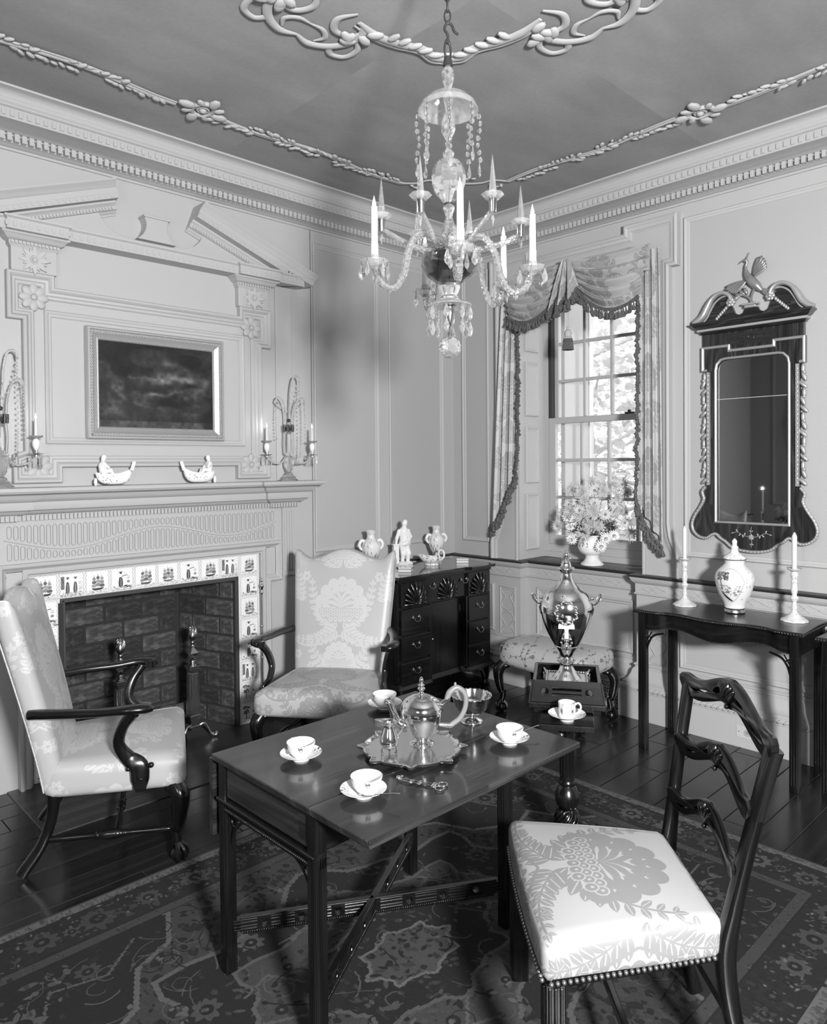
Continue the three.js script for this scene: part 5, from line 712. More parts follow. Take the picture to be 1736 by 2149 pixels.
// ================================================================ window hangings
{
  const tasselStrip = (pts, step, len, sz) => { const g = [], c = new THREE.CatmullRomCurve3(pts.map((p) => V(...p)), false, 'centripetal'), n = Math.round(c.getLength() / step); for (let i = 0; i <= n; i++) { const p = c.getPoint(i / n), a = rr(-.25, .25); g.push(T(mg(new THREE.ConeGeometry(sz, len, 6, 1).translate(0, -len * .55, 0), ball(sz * .7, 0, -len * .12, 0, 6, 4), ball(sz * .95, 0, -len * 1.0, 0, 6, 4, [1, .6, 1])), [p.x + rr(-.004, .004), p.y + rr(-.006, .004), p.z + rr(0, .014)], [rr(-.2, .3), 0, a])); } return mg(g); };
  const braid = (pts) => tube(pts, [[.006, .012]], { n: 50, m: 6, ref: [0, 1, 0] });
  const cur = (name, label, fn, edge) => { const t = thing(name, label, 'curtain', [0, 0, 0], 0, 'damask window hangings'); mesh('cloth', fn, mCurtain, t); stuff(mesh('tassel_fringe', mg(edge.map((e) => tasselStrip(e[0], e[1], e[2], e[3]))), mFringe, t)); return t; };
  const hang = (xo, xi, yo, yi) => grid(44, 60, (u, v) => { const yb = lerp(yo, yi, u), y = lerp(3.0, yb, v), f = sin(u * 2 * PI * 3.2 + .6) * .5 + sin(u * 2 * PI * 6.3 + v) * .18; return [lerp(lerp(xo[0], xo[1], Math.pow(v, .8)), lerp(xi[0], xi[1], v), u), y, .075 + .028 * f * (.5 + .5 * v)]; }, (u, v) => [u * .42, lerp(3, lerp(yo, yi, u), v)]);
  cur('curtain', 'damask tail curtain with tassel fringe hanging left of the window', hang([.585, .478], [.735, .715], 1.15, 1.55), [[[[.735, 2.7, .09], [.74, 2.2, .09], [.722, 1.57, .09]], .017, .036, .0145], [[[.72, 1.56, .1], [.64, 1.42, .1], [.56, 1.27, .1], [.48, 1.155, .09]], .011, .06, .016]]);
  cur('curtain', 'damask tail curtain with tassel fringe hanging right of the window', hang([1.845, 1.868], [1.705, 1.69], 1.12, 1.4), [[[[1.705, 2.72, .09], [1.7, 2.1, .09], [1.688, 1.42, .09]], .017, .036, .0145], [[[1.69, 1.41, .1], [1.74, 1.3, .1], [1.8, 1.2, .1], [1.87, 1.125, .1]], .011, .06, .016]]);
  // valance: flat upper cloth, two swags, centre trumpet
  const va = thing('valance', 'swagged damask valance with tassel fringe across the window head', 'valance', [0, 0, .058], 0, 'damask window hangings');
  mesh('upper_cloth', span(.63, 1.8, 2.86, 3.03, .06, .066), mCurtain, va);
  const swag = (a, b, da, db, sag, skew) => { const bot = (u) => [lerp(a[0] + (b[0] - a[0]) * .06, b[0] - (b[0] - a[0]) * .1, u), lerp(a[1] - da, b[1] - db, u) - sag * 4 * Math.pow(u, skew) * (1 - Math.pow(u, skew)), .12];
    return [grid(40, 60, (u, v) => { const q = bot(u), e = 4 * u * (1 - u), w = Math.pow(v, .85), rip = sin(v * 2 * PI * 5.2 + u * 1.3 - 1.1) * (.012 + .013 * e) * Math.min(1, v * 4), top = [lerp(a[0], b[0], u), lerp(a[1], b[1], u) - .012 * e]; return [lerp(top[0], q[0], w), lerp(top[1], q[1], w) + rip * .35, .07 + .05 * w * (.35 + .65 * e) + rip]; }, (u, v) => [u * .7, v * .55]), Array.from({ length: 13 }, (_, i) => { const p = bot(i / 12), e = 4 * (i / 12) * (1 - i / 12); return [p[0], p[1], .075 + .05 * (.35 + .65 * e)]; })]; };
  for (const [A, B, da, db, sg, sk] of [[[1.235, 3.032], [1.8, 3.022], .19, .32, .12, 1.05], [[1.2, 3.032], [.635, 3.0], .21, .27, .115, 1.0]]) { const [g, e] = swag(A, B, da, db, sg, sk), m = mesh('swag', g, mCurtain, va); stuff(mesh('tassel_fringe', mg(tasselStrip(e, .0098, .06, .0115), braid(e)), mFringe, m)); }
  const tr = grid(48, 20, (u, v) => { const a = (u - .5) * 2, wv = cos(u * 2 * PI * 2.5 + .2); return [1.218 - .02 * v + a * lerp(.022, .105, Math.pow(v, .8)), 3.036 - v * (.27 + .05 * wv - .03 * a), .13 + .035 * wv * v]; }, (u, v) => [u * .35, v * .3]);
  const trm = mesh('trumpet', tr, mCurtain, va); const te = Array.from({ length: 25 }, (_, i) => { const u = i / 24, a = (u - .5) * 2, wv = cos(u * 2 * PI * 2.5 + .2); return [1.198 + a * .105, 3.036 - (.27 + .05 * wv - .03 * a), .13 + .035 * wv]; }); stuff(mesh('tassel_fringe', tasselStrip(te, .0085, .064, .012), mFringe, trm));
  const ts = thing('tassel', 'large silk tassel hanging below the middle of the valance', 'tassel', [1.213, 2.415, .15]);
  mesh('cord', tube([[0, .13, 0], [.003, .25, 0], [0, .34, .005]], [.004], { n: 10, m: 6, ref: [0, 0, 1] }), mFringeL, ts); mesh('head', turned([[.004, .17], [.012, .165], [.01, .15], [.02, .14], [.026, .12], [.022, .1], [.03, .092], [.031, .085], [.001, .085]], 18), mFringeL, ts);
  stuff(mesh('skirt', mg(Array.from({ length: 20 }, (_, k) => { const a = k * PI / 10, s = sin(a), c = cos(a); return tube([[c * .024, .09, s * .024], [c * .03, .05, s * .03], [c * .034, .008, s * .034]], [.004, .005, .007], { n: 5, m: 5, ref: [s, 0, -c] }); })), mFringe, ts)); mesh('collar', T(new THREE.TorusGeometry(.03, .006, 6, 20), [0, .07, 0], [PI / 2, 0, 0]), mFringe, ts);
}

// ================================================================ crystal
const mFlame = new THREE.MeshPhysicalMaterial({ roughness: .4, emissive: 0xffffff, emissiveIntensity: 2.2 });
const flat = (g) => { const q = g.index ? g.toNonIndexed() : g; q.computeVertexNormals(); return q; };
const dropG = flat(lathe([[.0001, .03], [.003, .026], [.0035, .022], [.009, .006], [.0105, -.002], [.008, -.012], [.0001, -.02]], 7)).scale(1, 1, .6), beadG = flat(new THREE.OctahedronGeometry(.0085, 1)).scale(1, 1.25, .8), smallDrop = flat(lathe([[.0001, .02], [.004, .012], [.006, 0], [.0001, -.022]], 6)), rodDrop = flat(lathe([[.0001, .03], [.0045, .026], [.005, -.03], [.0001, -.045]], 6)).scale(1, 1, .7);
const flameG = lathe([[.0001, .034], [.002, .026], [.005, .014], [.0062, .008], [.004, 0], [.0001, -.001]], 10);
const cut = (pts, r, n, m = 7, amp = .14) => { const rad = Array.from({ length: n + 1 }, (_, i) => r * (1 - (i % 2) * amp)); const c = new THREE.CatmullRomCurve3(pts.map((p) => V(...p)), false, 'centripetal').getPoints(n).map((p) => [p.x, p.y, p.z]); return flat(tube(c, rad, { n, m, ref: [.3, .2, 1] })); };
const wire = (a, b) => tube([a, [(a[0] + b[0]) / 2, (a[1] + b[1]) / 2, (a[2] + b[2]) / 2], b], [.0009], { n: 2, m: 4, ref: [1, .3, .2] });
{
  const t = thing('chandelier', 'cut crystal chandelier with candle arms and spires hanging from a chain', 'chandelier', [2.44, 0, 2.64], .804);
  const mBowl = mat(.62, .04, { transmission: 1, thickness: 0, ior: 1.8 }), mThin = mat(.96, .03, { transmission: .9, thickness: 0, ior: 1.9 });
  // chain and hook
  const links = []; for (let k = 0, y = 3.45; y > 3.08; k++, y -= .034) links.push(T(new THREE.TorusGeometry(.0125, .0034, 6, 14), [0, y, 0], [0, (k % 2) * PI / 2, 0], [.8, 1.55, 1]));
  mesh('chain', mg(links, T(new THREE.TorusGeometry(.012, .0034, 6, 14), [0, 3.452, 0])), mIron, t);
  mesh('hook', tube([[0, 3.02, 0], [0, 3.05, 0], [-.01, 3.07, 0], [0, 3.087, 0], [.014, 3.08, 0], [.022, 3.06, 0], [.034, 3.05, 0]], [.0045], { n: 30, m: 7, ref: [0, 0, 1] }), mIron, t);
  mesh('shackle', mg(T(new THREE.TorusGeometry(.016, .004, 6, 18), [0, 3.0, 0], [0, .6, 0], [.8, 1.9, 1]), cyl(.012, .017, .028, 0, 2.962, 0, 14)), mIron, t);
  mesh('top_vase', flat(lathe(soft([[.006, 2.955], [.018, 2.935], [.021, 2.91], [.013, 2.88], [.008, 2.87]], 3), 10)), mGlass, t);
  const cano = (y0, r, h, n, w) => flat(lathe([[.008, y0], [r * .35, y0 - h * .12], [r * .7, y0 - h * .42], [r * .92, y0 - h * .75], [r, y0 - h], [r - .004, y0 - h - .001], [r * .9, y0 - h * .7], [r * .66, y0 - h * .38], [r * .33, y0 - h * .1 - .004]], n));
  mesh('canopy', cano(2.872, .1, .07, 24), mThin, t);
  mesh('stem', flat(lathe(soft([[.008, 2.87], [.018, 2.85], [.013, 2.82], [.008, 2.775], [.022, 2.755], [.024, 2.74], [.01, 2.71], [.009, 2.68], [.02, 2.665], [.012, 2.645]], 3), 10)), mGlass, t);
  mesh('globe', flat(lathe(soft([[.012, 2.648], [.04, 2.635], [.055, 2.605], [.057, 2.575], [.046, 2.54], [.025, 2.515], [.012, 2.5]], 2), 14)), mGlass, t);
  mesh('lower_stem', flat(lathe(soft([[.012, 2.5], [.02, 2.49], [.012, 2.46], [.024, 2.42], [.026, 2.4], [.014, 2.375], [.02, 2.35]], 3), 10)), mGlass, t);
  mesh('spindle', cyl(.003, .003, .72, 0, 2.61, 0, 6), mDarkMetal, t);
  mesh('collar', mg(cyl(.016, .016, .006, 0, 2.5, 0, 14), cyl(.05, .055, .01, 0, 2.343, 0, 20)), mDarkMetal, t);
  mesh('receiver_bowl', flat(lathe([[.012, 2.24], [.045, 2.247], [.075, 2.268], [.093, 2.3], [.088, 2.33], [.075, 2.338], [.072, 2.334], [.083, 2.325], [.088, 2.3], [.072, 2.274], [.042, 2.253], [.01, 2.248]], 16)), mBowl, t);
  mesh('neck', flat(lathe(soft([[.01, 2.246], [.036, 2.236], [.03, 2.215], [.026, 2.2], [.034, 2.188], [.01, 2.18]], 2), 16)), mGlass, t);
  const dish = mesh('drip_dish', flat(lathe([[.01, 2.182], [.05, 2.184], [.072, 2.172], [.07, 2.167], [.048, 2.178], [.01, 2.174]], 20)), mThin, t);
  mesh('pine_cone', mg(lathe(soft([[.001, 2.1], [.008, 2.11], [.017, 2.145], [.015, 2.165], [.024, 2.17], [.001, 2.175]], 3), 12)), mBrass, t);
  mesh('glass_ball', flat(new THREE.IcosahedronGeometry(.038, 2)).translate(0, 2.035, 0), mGlassSolid, t); mesh('ball_cap', cyl(.007, .009, .012, 0, 2.077, 0, 10), mBrass, t); mesh('ball_wire', wire([0, 2.1, 0], [0, 2.08, 0]), mDarkMetal, t);
  for (let k = 0; k < 8; k++) { const a = k * PI / 4 + .2, x = cos(a) * .068, z = sin(a) * .068; mesh('pendant', dropG, mGlass, dish).position.set(x, 2.138, z); mesh('pendant', dropG, mGlass, dish).position.set(x, 2.085 + .004 * (k % 3), z); const w = mesh('wire', wire([x, 2.172, z], [x, 2.155, z]), mDarkMetal, dish); }
  // bead strings from the canopy
  for (let k = 0; k < 8; k++) { const a = k * PI / 4, s = new THREE.Group(); s.name = 'bead_string'; t.add(s); const n = k % 2 ? 7 : 8; for (let i = 0; i < n; i++) { const r = .1 + .004 * sin(i * 1.3), y = 2.785 - i * .0235; const b = mesh('bead', i === n - 1 ? dropG : beadG, mGlass, s); b.position.set(cos(a) * r, y - (i === n - 1 ? .014 : 0), sin(a) * r); b.rotation.y = i * 1.1 + k; } mesh('wire', wire([cos(a) * .1, 2.8, sin(a) * .1], [cos(a) * .1, 2.62, sin(a) * .1]), mDarkMetal, s); }
  // candle arms: angle measured from the viewer's side, positive to the right
  for (const deg of [-62, 4, 81, 132, 196]) {
    const a = deg * PI / 180, D = (r, y, o = 0) => [sin(a) * r + cos(a) * o, y, cos(a) * r - sin(a) * o];
    const arm = mesh('candle_arm', cut([D(.03, 2.36), D(.07, 2.39), D(.115, 2.385), D(.15, 2.33), D(.17, 2.25), D(.205, 2.205), D(.245, 2.215), D(.267, 2.262)], .0125, 46), mGlass, t), c = D(.27, 0);
    mesh('bobeche', flat(lathe([[.008, 2.262], [.03, 2.266], [.046, 2.28], [.044, 2.283], [.028, 2.272], [.008, 2.27]], 14)).translate(c[0], 0, c[2]), mThin, arm);
    mesh('candle_cup', flat(lathe([[.008, 2.255], [.016, 2.265], [.0145, 2.3], [.012, 2.3]], 12)).translate(c[0], 0, c[2]), mGlass, arm);
    mesh('candle', mg(cyl(.0102, .0108, .12, c[0], 2.39, c[2], 16), cyl(.0118, .0118, .05, c[0], 2.31, c[2], 16)), mCandle, arm);
    mesh('flame', T(flameG, [c[0], 2.45, c[2]]), mFlame, arm);
    for (let k = 0; k < 5; k++) { const b = k * 1.2566 + deg, x = c[0] + cos(b) * .042, z = c[2] + sin(b) * .042; const p = mesh('pendant', dropG, mGlass, arm); p.position.set(x, 2.245, z); p.rotation.y = b; mesh('wire', wire([x, 2.283, z], [x, 2.27, z]), mDarkMetal, arm); }
    const l = new THREE.PointLight(0xffffff, .05); l.position.set(c[0], 2.465, c[2]); l.castShadow = true; l.shadow.radius = .4; l.name = 'candle_light'; t.add(l);
  }
  // spires
  for (const [x, z] of [[-.095, .15], [.127, .15], [-.222, -.03], [.25, -.1], [.086, -.24], [-.1, -.22]]) {
    const r = Math.hypot(x, z), D = (q, y) => [x / r * q, y, z / r * q], arm = mesh('spire_arm', cut([D(.03, 2.35), D(.09, 2.36), D(r * .7, 2.39), D(r * .92, 2.42), D(r, 2.43)], .0095, 26), mGlass, t);
    mesh('socket', mg(cyl(.0125, .011, .036, x, 2.44, z, 14), cyl(.0145, .0145, .005, x, 2.46, z, 14)), mBrass, arm);
    mesh('bobeche', flat(lathe([[.01, 2.462], [.024, 2.464], [.036, 2.476], [.034, 2.479], [.022, 2.47], [.01, 2.468]], 8)).translate(x, 0, z), mThin, arm);
    mesh('spire', flat(lathe([[.0001, 2.6], [.003, 2.58], [.009, 2.53], [.0135, 2.478], [.011, 2.466]], 6)).translate(x, 0, z), mGlass, arm);
    mesh('pendant', smallDrop, mGlass, arm).position.set(x, 2.4, z);
  }
}
// ================================================================ crystal girandoles at both ends of the mantelshelf
{
  const make = (label, p, turn) => {
    const t = thing('girandole', label, 'candelabrum', p, turn, 'crystal girandoles on the mantelshelf');
    mesh('base', flat(lathe([[.001, 0], [.056, 0], [.057, .008], [.048, .014], [.044, .026], [.028, .036], [.024, .05], [.014, .055]], 14)), mGlass, t);
    mesh('pear', flat(lathe(soft([[.012, .055], [.022, .07], [.034, .105], [.03, .14], [.018, .165], [.022, .178], [.016, .185]], 2), 16)), mGlassSolid, t);
    mesh('shaft', mg(flat(lathe([[.012, .185], [.014, .2], [.011, .3], [.016, .315]], 10)), [-1, 1].map((s) => cut([[s * .026, .17, 0], [s * .03, .25, 0], [s * .024, .33, 0]], .006, 24))), mGlass, t);
    mesh('collar', mg(cyl(.032, .026, .02, 0, .335, 0, 14), Array.from({ length: 6 }, (_, k) => cyl(.009, .007, .045, cos(k * 1.047) * .03, .34, sin(k * 1.047) * .03, 8)), ball(.012, 0, .39, 0, 10, 8)), mDarkMetal, t);
    mesh('cane', cut([[.005, .35, 0], [.012, .48, 0], [.02, .6, 0], [.04, .672, 0], [.068, .675, 0], [.078, .645, 0]], .0065, 50), mGlass, t);
    for (const s of [-1, 1]) mesh('cane', cut([[s * .025, .35, .01], [s * .032, .45, .02], [s * .055, .52, .03], [s * .085, .535, .035], [s * .095, .505, .035], [s * .08, .495, .03]], .0055, 40), mGlass, t);
    const str = (pts, n) => { const c = new THREE.CatmullRomCurve3(pts.map((q) => V(...q)), false, 'centripetal'), s = new THREE.Group(); s.name = 'bead_string'; t.add(s); for (let i = 0; i <= n; i++) { const q = c.getPoint(i / n), b = mesh('bead', beadG, mGlass, s); b.position.copy(q); b.scale.setScalar(.62); b.rotation.y = i; } };
    str([[.078, .64, 0], [.074, .5, .01], [.076, .3, .01], [.07, .16, .02]], 22); str([[.078, .64, 0], [.05, .52, .01], [.01, .44, .01], [-.05, .47, .02], [-.09, .5, .03]], 18); str([[.095, .5, .035], [.1, .4, .03], [.1, .25, .03]], 13); str([[-.09, .5, .035], [-.095, .4, .03], [-.092, .27, .03]], 12); str([[.07, .17, .02], [.05, .11, .02], [.03, .16, .02]], 7);
    for (const s of [-1, 1]) {
      const arm = mesh('candle_arm', cut([[s * .02, .16, 0], [s * .06, .115, .01], [s * .11, .12, .015], [s * .15, .15, .02]], .006, 26), mGlass, t), x = s * .153, z = .02;
      mesh('socket', mg(cyl(.009, .008, .03, x, .172, z, 12), cyl(.011, .011, .005, x, .158, z, 12)), mBrass, arm);
      mesh('bobeche', flat(lathe([[.008, .162], [.034, .168], [.034, .171], [.008, .166]], 14)).translate(x, 0, z), mGlass, arm);
      mesh('candle_cup', lathe(soft([[.006, .186], [.014, .2], [.018, .218], [.015, .236], [.007, .244]], 3), 14).translate(x, 0, z), mPorc, arm);
      mesh('drip_pan', flat(lathe([[.006, .243], [.03, .25], [.034, .258], [.028, .252], [.006, .248]], 12)).translate(x, 0, z), mGlass, arm);
      mesh('candle', cyl(.0072, .0085, .095, x, .295, z, 12), mCandle, arm); mesh('flame', T(flameG, [x, .344, z], [0, 0, 0], .85), mFlame, arm);
      for (let k = 0; k < 7; k++) { const a = k * .8976, q = mesh('pendant', rodDrop, mGlass, arm); q.position.set(x + cos(a) * .032, .135, z + sin(a) * .032); q.scale.setScalar(.8); q.rotation.y = a; }
      const l = new THREE.PointLight(0xffffff, .015); l.position.set(x, .352, z); l.castShadow = true; l.shadow.radius = .3; l.name = 'candle_light'; t.add(l);
    }
    return t;
  };
  make('crystal girandole with two candles at the right end of the mantelshelf', [.115, 1.55, 1.69], PI / 2 - .25);
  make('crystal girandole cut by the left edge of the picture, on the mantelshelf', [.115, 1.55, 3.37], PI / 2 - .1);
}

// ================================================================ small things
// body from tapered limbs: smooth union of capsules meshed on a grid
function limbs(bones, lo, hi, res, k = .006) {
  const sz = V(hi[0] - lo[0], hi[1] - lo[1], hi[2] - lo[2]), m = Math.max(sz.x, sz.y, sz.z), mc = new MarchingCubes(res, new THREE.MeshBasicMaterial(), false, false, 120000), f = mc.field, h = res / 2; mc.isolation = 0;
  const c = [(lo[0] + hi[0]) / 2, (lo[1] + hi[1]) / 2, (lo[2] + hi[2]) / 2], B = bones.map(([a, b, ra, rb]) => ({ a, d: [b[0] - a[0], b[1] - a[1], b[2] - a[2]], ra, rb })).map((b) => ({ ...b, l: b.d[0] ** 2 + b.d[1] ** 2 + b.d[2] ** 2 || 1e-9 }));
  for (let z = 0; z < res; z++) for (let y = 0; y < res; y++) for (let x = 0; x < res; x++) {
    const p = [c[0] + (x - h) / h * m / 2, c[1] + (y - h) / h * m / 2, c[2] + (z - h) / h * m / 2]; let s = 0;
    for (const b of B) { const q = [p[0] - b.a[0], p[1] - b.a[1], p[2] - b.a[2]], t = clamp((q[0] * b.d[0] + q[1] * b.d[1] + q[2] * b.d[2]) / b.l), e = Math.hypot(q[0] - b.d[0] * t, q[1] - b.d[1] * t, q[2] - b.d[2] * t) - lerp(b.ra, b.rb, t); s += Math.exp(-e / k); }
    f[x + y * res + z * res * res] = k * Math.log(Math.max(s, 1e-30));
  }
  mc.update(); const n = mc.count, g = new THREE.BufferGeometry(); g.setAttribute('position', new THREE.BufferAttribute(mc.positionArray.slice(0, n * 3), 3)); g.scale(m / 2, m / 2, m / 2).translate(...c);
  return smooth(g, 1.4);
}
const sketch = (w, h, draw, bg = .93) => canvasTex(w, h, (x) => { x.fillStyle = g8(bg); x.fillRect(0, 0, w, h); draw(x, w, h); });
const vignette = (x, cx, cy, s) => { for (let i = 0; i < 70; i++) { x.fillStyle = g8(rr(.25, .6)); x.beginPath(); x.arc(cx + rr(-1, .1) * s * .5, cy - s * .3 + rr(-.25, .3) * s * (rnd() - .2), rr(.015, .045) * s, 0, 7); x.fill(); } x.strokeStyle = g8(.3); x.lineWidth = s * .02; for (let i = 0; i < 46; i++) { x.beginPath(); const a = cx + rr(-.7, .7) * s, b = cy + rr(.1, .32) * s; x.moveTo(a, b); x.lineTo(a + rr(.05, .2) * s, b + rr(-.03, .03) * s); x.stroke(); } for (const q of [-.1, .15, .3]) { x.fillStyle = g8(.35); leaf(x, cx + q * s, cy + .2 * s, .4 * s, .06 * s, -PI / 2); } };
const cupMap = sketch(512, 128, (x, w, h) => { for (const a of [.1, .37, .62, .88]) vignette(x, a * w, h * .52, 46); }), mCup = mat(.78, .12, { map: cupMap });
const sauMap = sketch(512, 256, (x, w, h) => { x.fillStyle = g8(.6); x.fillRect(0, h * .93, w, 4); for (const a of [.15, .48, .8]) { x.save(); x.translate(a * w, h * .68); for (let i = 0; i < 40; i++) { x.fillStyle = g8(rr(.3, .65)); leaf(x, rr(-34, 34), rr(-26, 26), rr(6, 18), rr(2, 5), rr(0, 6)); } x.restore(); } }), mSaucer = mat(.78, .12, { map: sauMap });
const YT = .7155;
const saucerG = lathe([[.0001, .0035], [.022, .0035], [.026, .005], [.045, .012], [.066, .0225], [.0665, .0235], [.066, .024], [.045, .015], [.03, .0075], [.0001, .006]].reverse(), 40);
const footG = lathe([[.024, 0], [.027, 0], [.0265, .005], [.0235, .005]], 32);
const bowlG = lathe([[.0001, .004], [.02, .004], [.026, .008], [.036, .024], [.0405, .043], [.041, .047], [.0395, .047], [.035, .026], [.025, .011], [.0001, .008]].reverse(), 40).scale(1.12, 1.04, 1.12), bowlFoot = lathe([[.017, 0], [.02, 0], [.02, .005], [.017, .005]], 28);
const spoon = (label, p, turn, tilt, g) => { const t = thing('teaspoon', label, 'spoon', p, turn, 'silver teaspoons'); t.rotation.z = tilt; mesh('bowl', ball(1, 0, 0, 0, 14, 8, [.017, .003, .01]), mSilver, t); mesh('handle', tube([[.014, .001, 0], [.04, .002, 0], [.075, .004, 0], [.09, .003, 0]], [[.0018, .0014], [.0016, .0014], [.0026, .0012], [.005, .0012]], { n: 16, m: 6, ref: [0, 1, 0] }), mSilver, t); return t; };
const tea = (x, z, where, sp) => {
  const s = thing('saucer', `white printed saucer ${where}`, 'saucer', [x, YT, z], rr(0, 6), 'teacups and saucers on the tea table'); mesh('dish', saucerG, mSaucer, s); mesh('foot_ring', footG, mPorc, s);
  const c = thing('teacup', `white handleless teacup ${where}`, 'cup', [x + (sp?.[3] ?? 0), YT + .0072, z + (sp?.[4] ?? 0)], rr(0, 6), 'teacups and saucers on the tea table'); mesh('bowl', bowlG, mCup, c); mesh('foot_ring', bowlFoot, mPorc, c);
  if (sp) spoon(`silver teaspoon resting in the saucer ${where}`, [x + sp[0], YT + .0195, z + sp[1]], sp[2], .1);
};
tea(2.172, 3.06, 'nearest the left end of the tea table', [-.036, .022, 2.4]);
tea(2.51, 3.085, 'nearest the viewer, left of the sugar tongs', [.04, .012, .55, .004, -.008]);
tea(2.556, 2.487, 'at the right end of the tea table', [.0, -.045, 1.3, .006, .006]);
tea(1.994, 2.545, 'at the far edge of the tea table by the teapot');
{ // salver
  const out = [], N = 160; for (let i = 0; i < N; i++) { const a = i / N * 2 * PI, q = a * 8 / (2 * PI), f = q - Math.floor(q), sc = Math.abs(f - .5) * 2; out.push([cos(a) * (.158 + .012 * Math.pow(sc, 3) - .006 * Math.exp(-Math.pow((sc - .62) * 9, 2)) + .01 * Math.exp(-Math.pow((sc - .98) * 8, 2))), sin(a) * (.158 + .012 * Math.pow(sc, 3) - .006 * Math.exp(-Math.pow((sc - .62) * 9, 2)) + .01 * Math.exp(-Math.pow((sc - .98) * 8, 2)))]); }
  const t = thing('salver', 'shaped silver salver under the teapot and cream jug', 'tray', [2.378, YT, 2.768]);
  mesh('plate', extrude(out, .003, .001).rotateX(-PI / 2).translate(0, .012, 0), mat(.8, .16, { metalness: 1, bumpMap: paintBump, bumpScale: .0004 }), t); mesh('rim', upright(sweep([[0, .0135], [-.002, .02], [.002, .0225], [.006, .019], [.014, .0155], [.018, .0135]], out, true, .9)), mSilver, t);
  for (let k = 0; k < 4; k++) { const f = mesh('foot', mg(ball(.008, 0, .006, 0, 8, 6, [1, .75, 1]), cyl(.004, .007, .008, 0, .01, 0, 8)), mSilver, t); f.position.set(cos(k * PI / 2 + .4) * .11, 0, sin(k * PI / 2 + .4) * .11); }
}
const YS = YT + .0152;
{ // teapot: local x = camera right
  const t = thing('teapot', 'round silver teapot with pale C-shaped handle on the salver', 'teapot', [2.38, YS, 2.725], .8);
  mesh('body', turned([[.001, .006], [.03, .02], [.036, .026], [.05, .05], [.0655, .085], [.07, .108], [.066, .128], [.052, .146], [.03, .155], [.001, .157]], 48, 6), mSilver, t);
  mesh('foot', turned([[.03, .024], [.026, .016], [.034, .008], [.041, .004], [.042, 0], [.001, .001]], 32, 3), mSilver, t);
  const lid = mesh('lid', turned([[.042, .149], [.04, .153], [.024, .16], [.01, .163], [.001, .164]], 32, 3), mSilver, t); mesh('finial', turned([[.001, .162], [.01, .164], [.006, .172], [.013, .182], [.008, .188], [.011, .193], [.006, .198], [.007, .21], [.003, .219], [.001, .221]], 16, 3), mSilver, lid);
  mesh('spout', tube([[-.052, .06, .006], [-.08, .075, .01], [-.094, .11, .012], [-.106, .14, .014], [-.122, .147, .015]], [.022, .017, .012, .0095, .0065], { n: 24, m: 12, ref: [0, 0, 1] }), mSilver, t);
  mesh('handle', tube([[.084, .142, -.01], [.094, .165, -.012], [.118, .18, -.014], [.143, .16, -.016], [.146, .12, -.016], [.128, .08, -.014], [.095, .055, -.012]], [.009, .011, .009, .0085, .0085, .009, .009], { n: 36, m: 10, ref: [0, 0, 1] }), mat(.16, .4), t);
  mesh('handle_socket', tube([[.058, .122, -.006], [.076, .134, -.008], [.092, .146, -.011]], [.008, .0085, .0095], { n: 8, m: 10, ref: [0, 0, 1] }), mSilver, t); mesh('handle_socket', tube([[.058, .06, -.008], [.075, .057, -.01], [.098, .054, -.012]], [.007, .008, .0095], { n: 8, m: 10, ref: [0, 0, 1] }), mSilver, t); mesh('thumb_scroll', ball(.007, .112, .19, -.014, 8, 6, [.7, 1.2, .7]), mat(.16, .4), t);
}
{ // cream jug
  const t = thing('cream_jug', 'small silver pear-shaped cream jug on three feet in front of the teapot', 'jug', [2.358, YS, 2.85], .8), g = turned([[.001, .014], [.022, .016], [.03, .028], [.029, .046], [.02, .072], [.0165, .084], [.02, .094], [.024, .1], [.0225, .101], [.015, .085], [.018, .07], [.001, .03]], 28, 4), p = g.attributes.position; for (let i = 0; i < p.count; i++) if (p.getX(i) < -.005 && p.getY(i) > .08) { const k = (p.getY(i) - .08) / .02 * Math.pow(-p.getX(i) / .022, 2); p.setX(i, p.getX(i) - .018 * k); p.setY(i, p.getY(i) + .004 * k); }
  mesh('body', smooth(g, 1.2), mSilver, t); mesh('handle', tube([[.018, .092, 0], [.034, .104, 0], [.046, .092, 0], [.04, .07, 0], [.028, .055, 0], [.03, .045, 0]], [.003, .0035, .0035, .003, .0028, .002], { n: 26, m: 7, ref: [0, 0, 1] }), mSilver, t);
  for (let k = 0; k < 3; k++) { const a = k * 2.094 + .5; mesh('foot', tube([[cos(a) * .02, .024, sin(a) * .02], [cos(a) * .027, .012, sin(a) * .027], [cos(a) * .025, .002, sin(a) * .025]], [.0035, .0025, .005], { n: 8, m: 6, ref: [-sin(a), 0, cos(a)] }), mSilver, t); }
}
{ const t = thing('slop_bowl', 'footed silver bowl with scalloped rim behind the teapot', 'bowl', [2.333, YT, 2.425]), g = turned([[.022, .03], [.04, .036], [.06, .06], [.07, .086], [.074, .098], [.072, .0995], [.067, .086], [.056, .062], [.036, .042], [.001, .038]], 64, 5), p = g.attributes.position; for (let i = 0; i < p.count; i++) if (p.getY(i) > .094) p.setY(i, p.getY(i) + .0022 * sin(Math.atan2(p.getZ(i), p.getX(i)) * 26));
  mesh('body', g, mSilver, t); mesh('foot', turned([[.024, .034], [.016, .028], [.015, .018], [.03, .01], [.04, .005], [.041, 0], [.001, .001]], 36, 4), mSilver, t); }
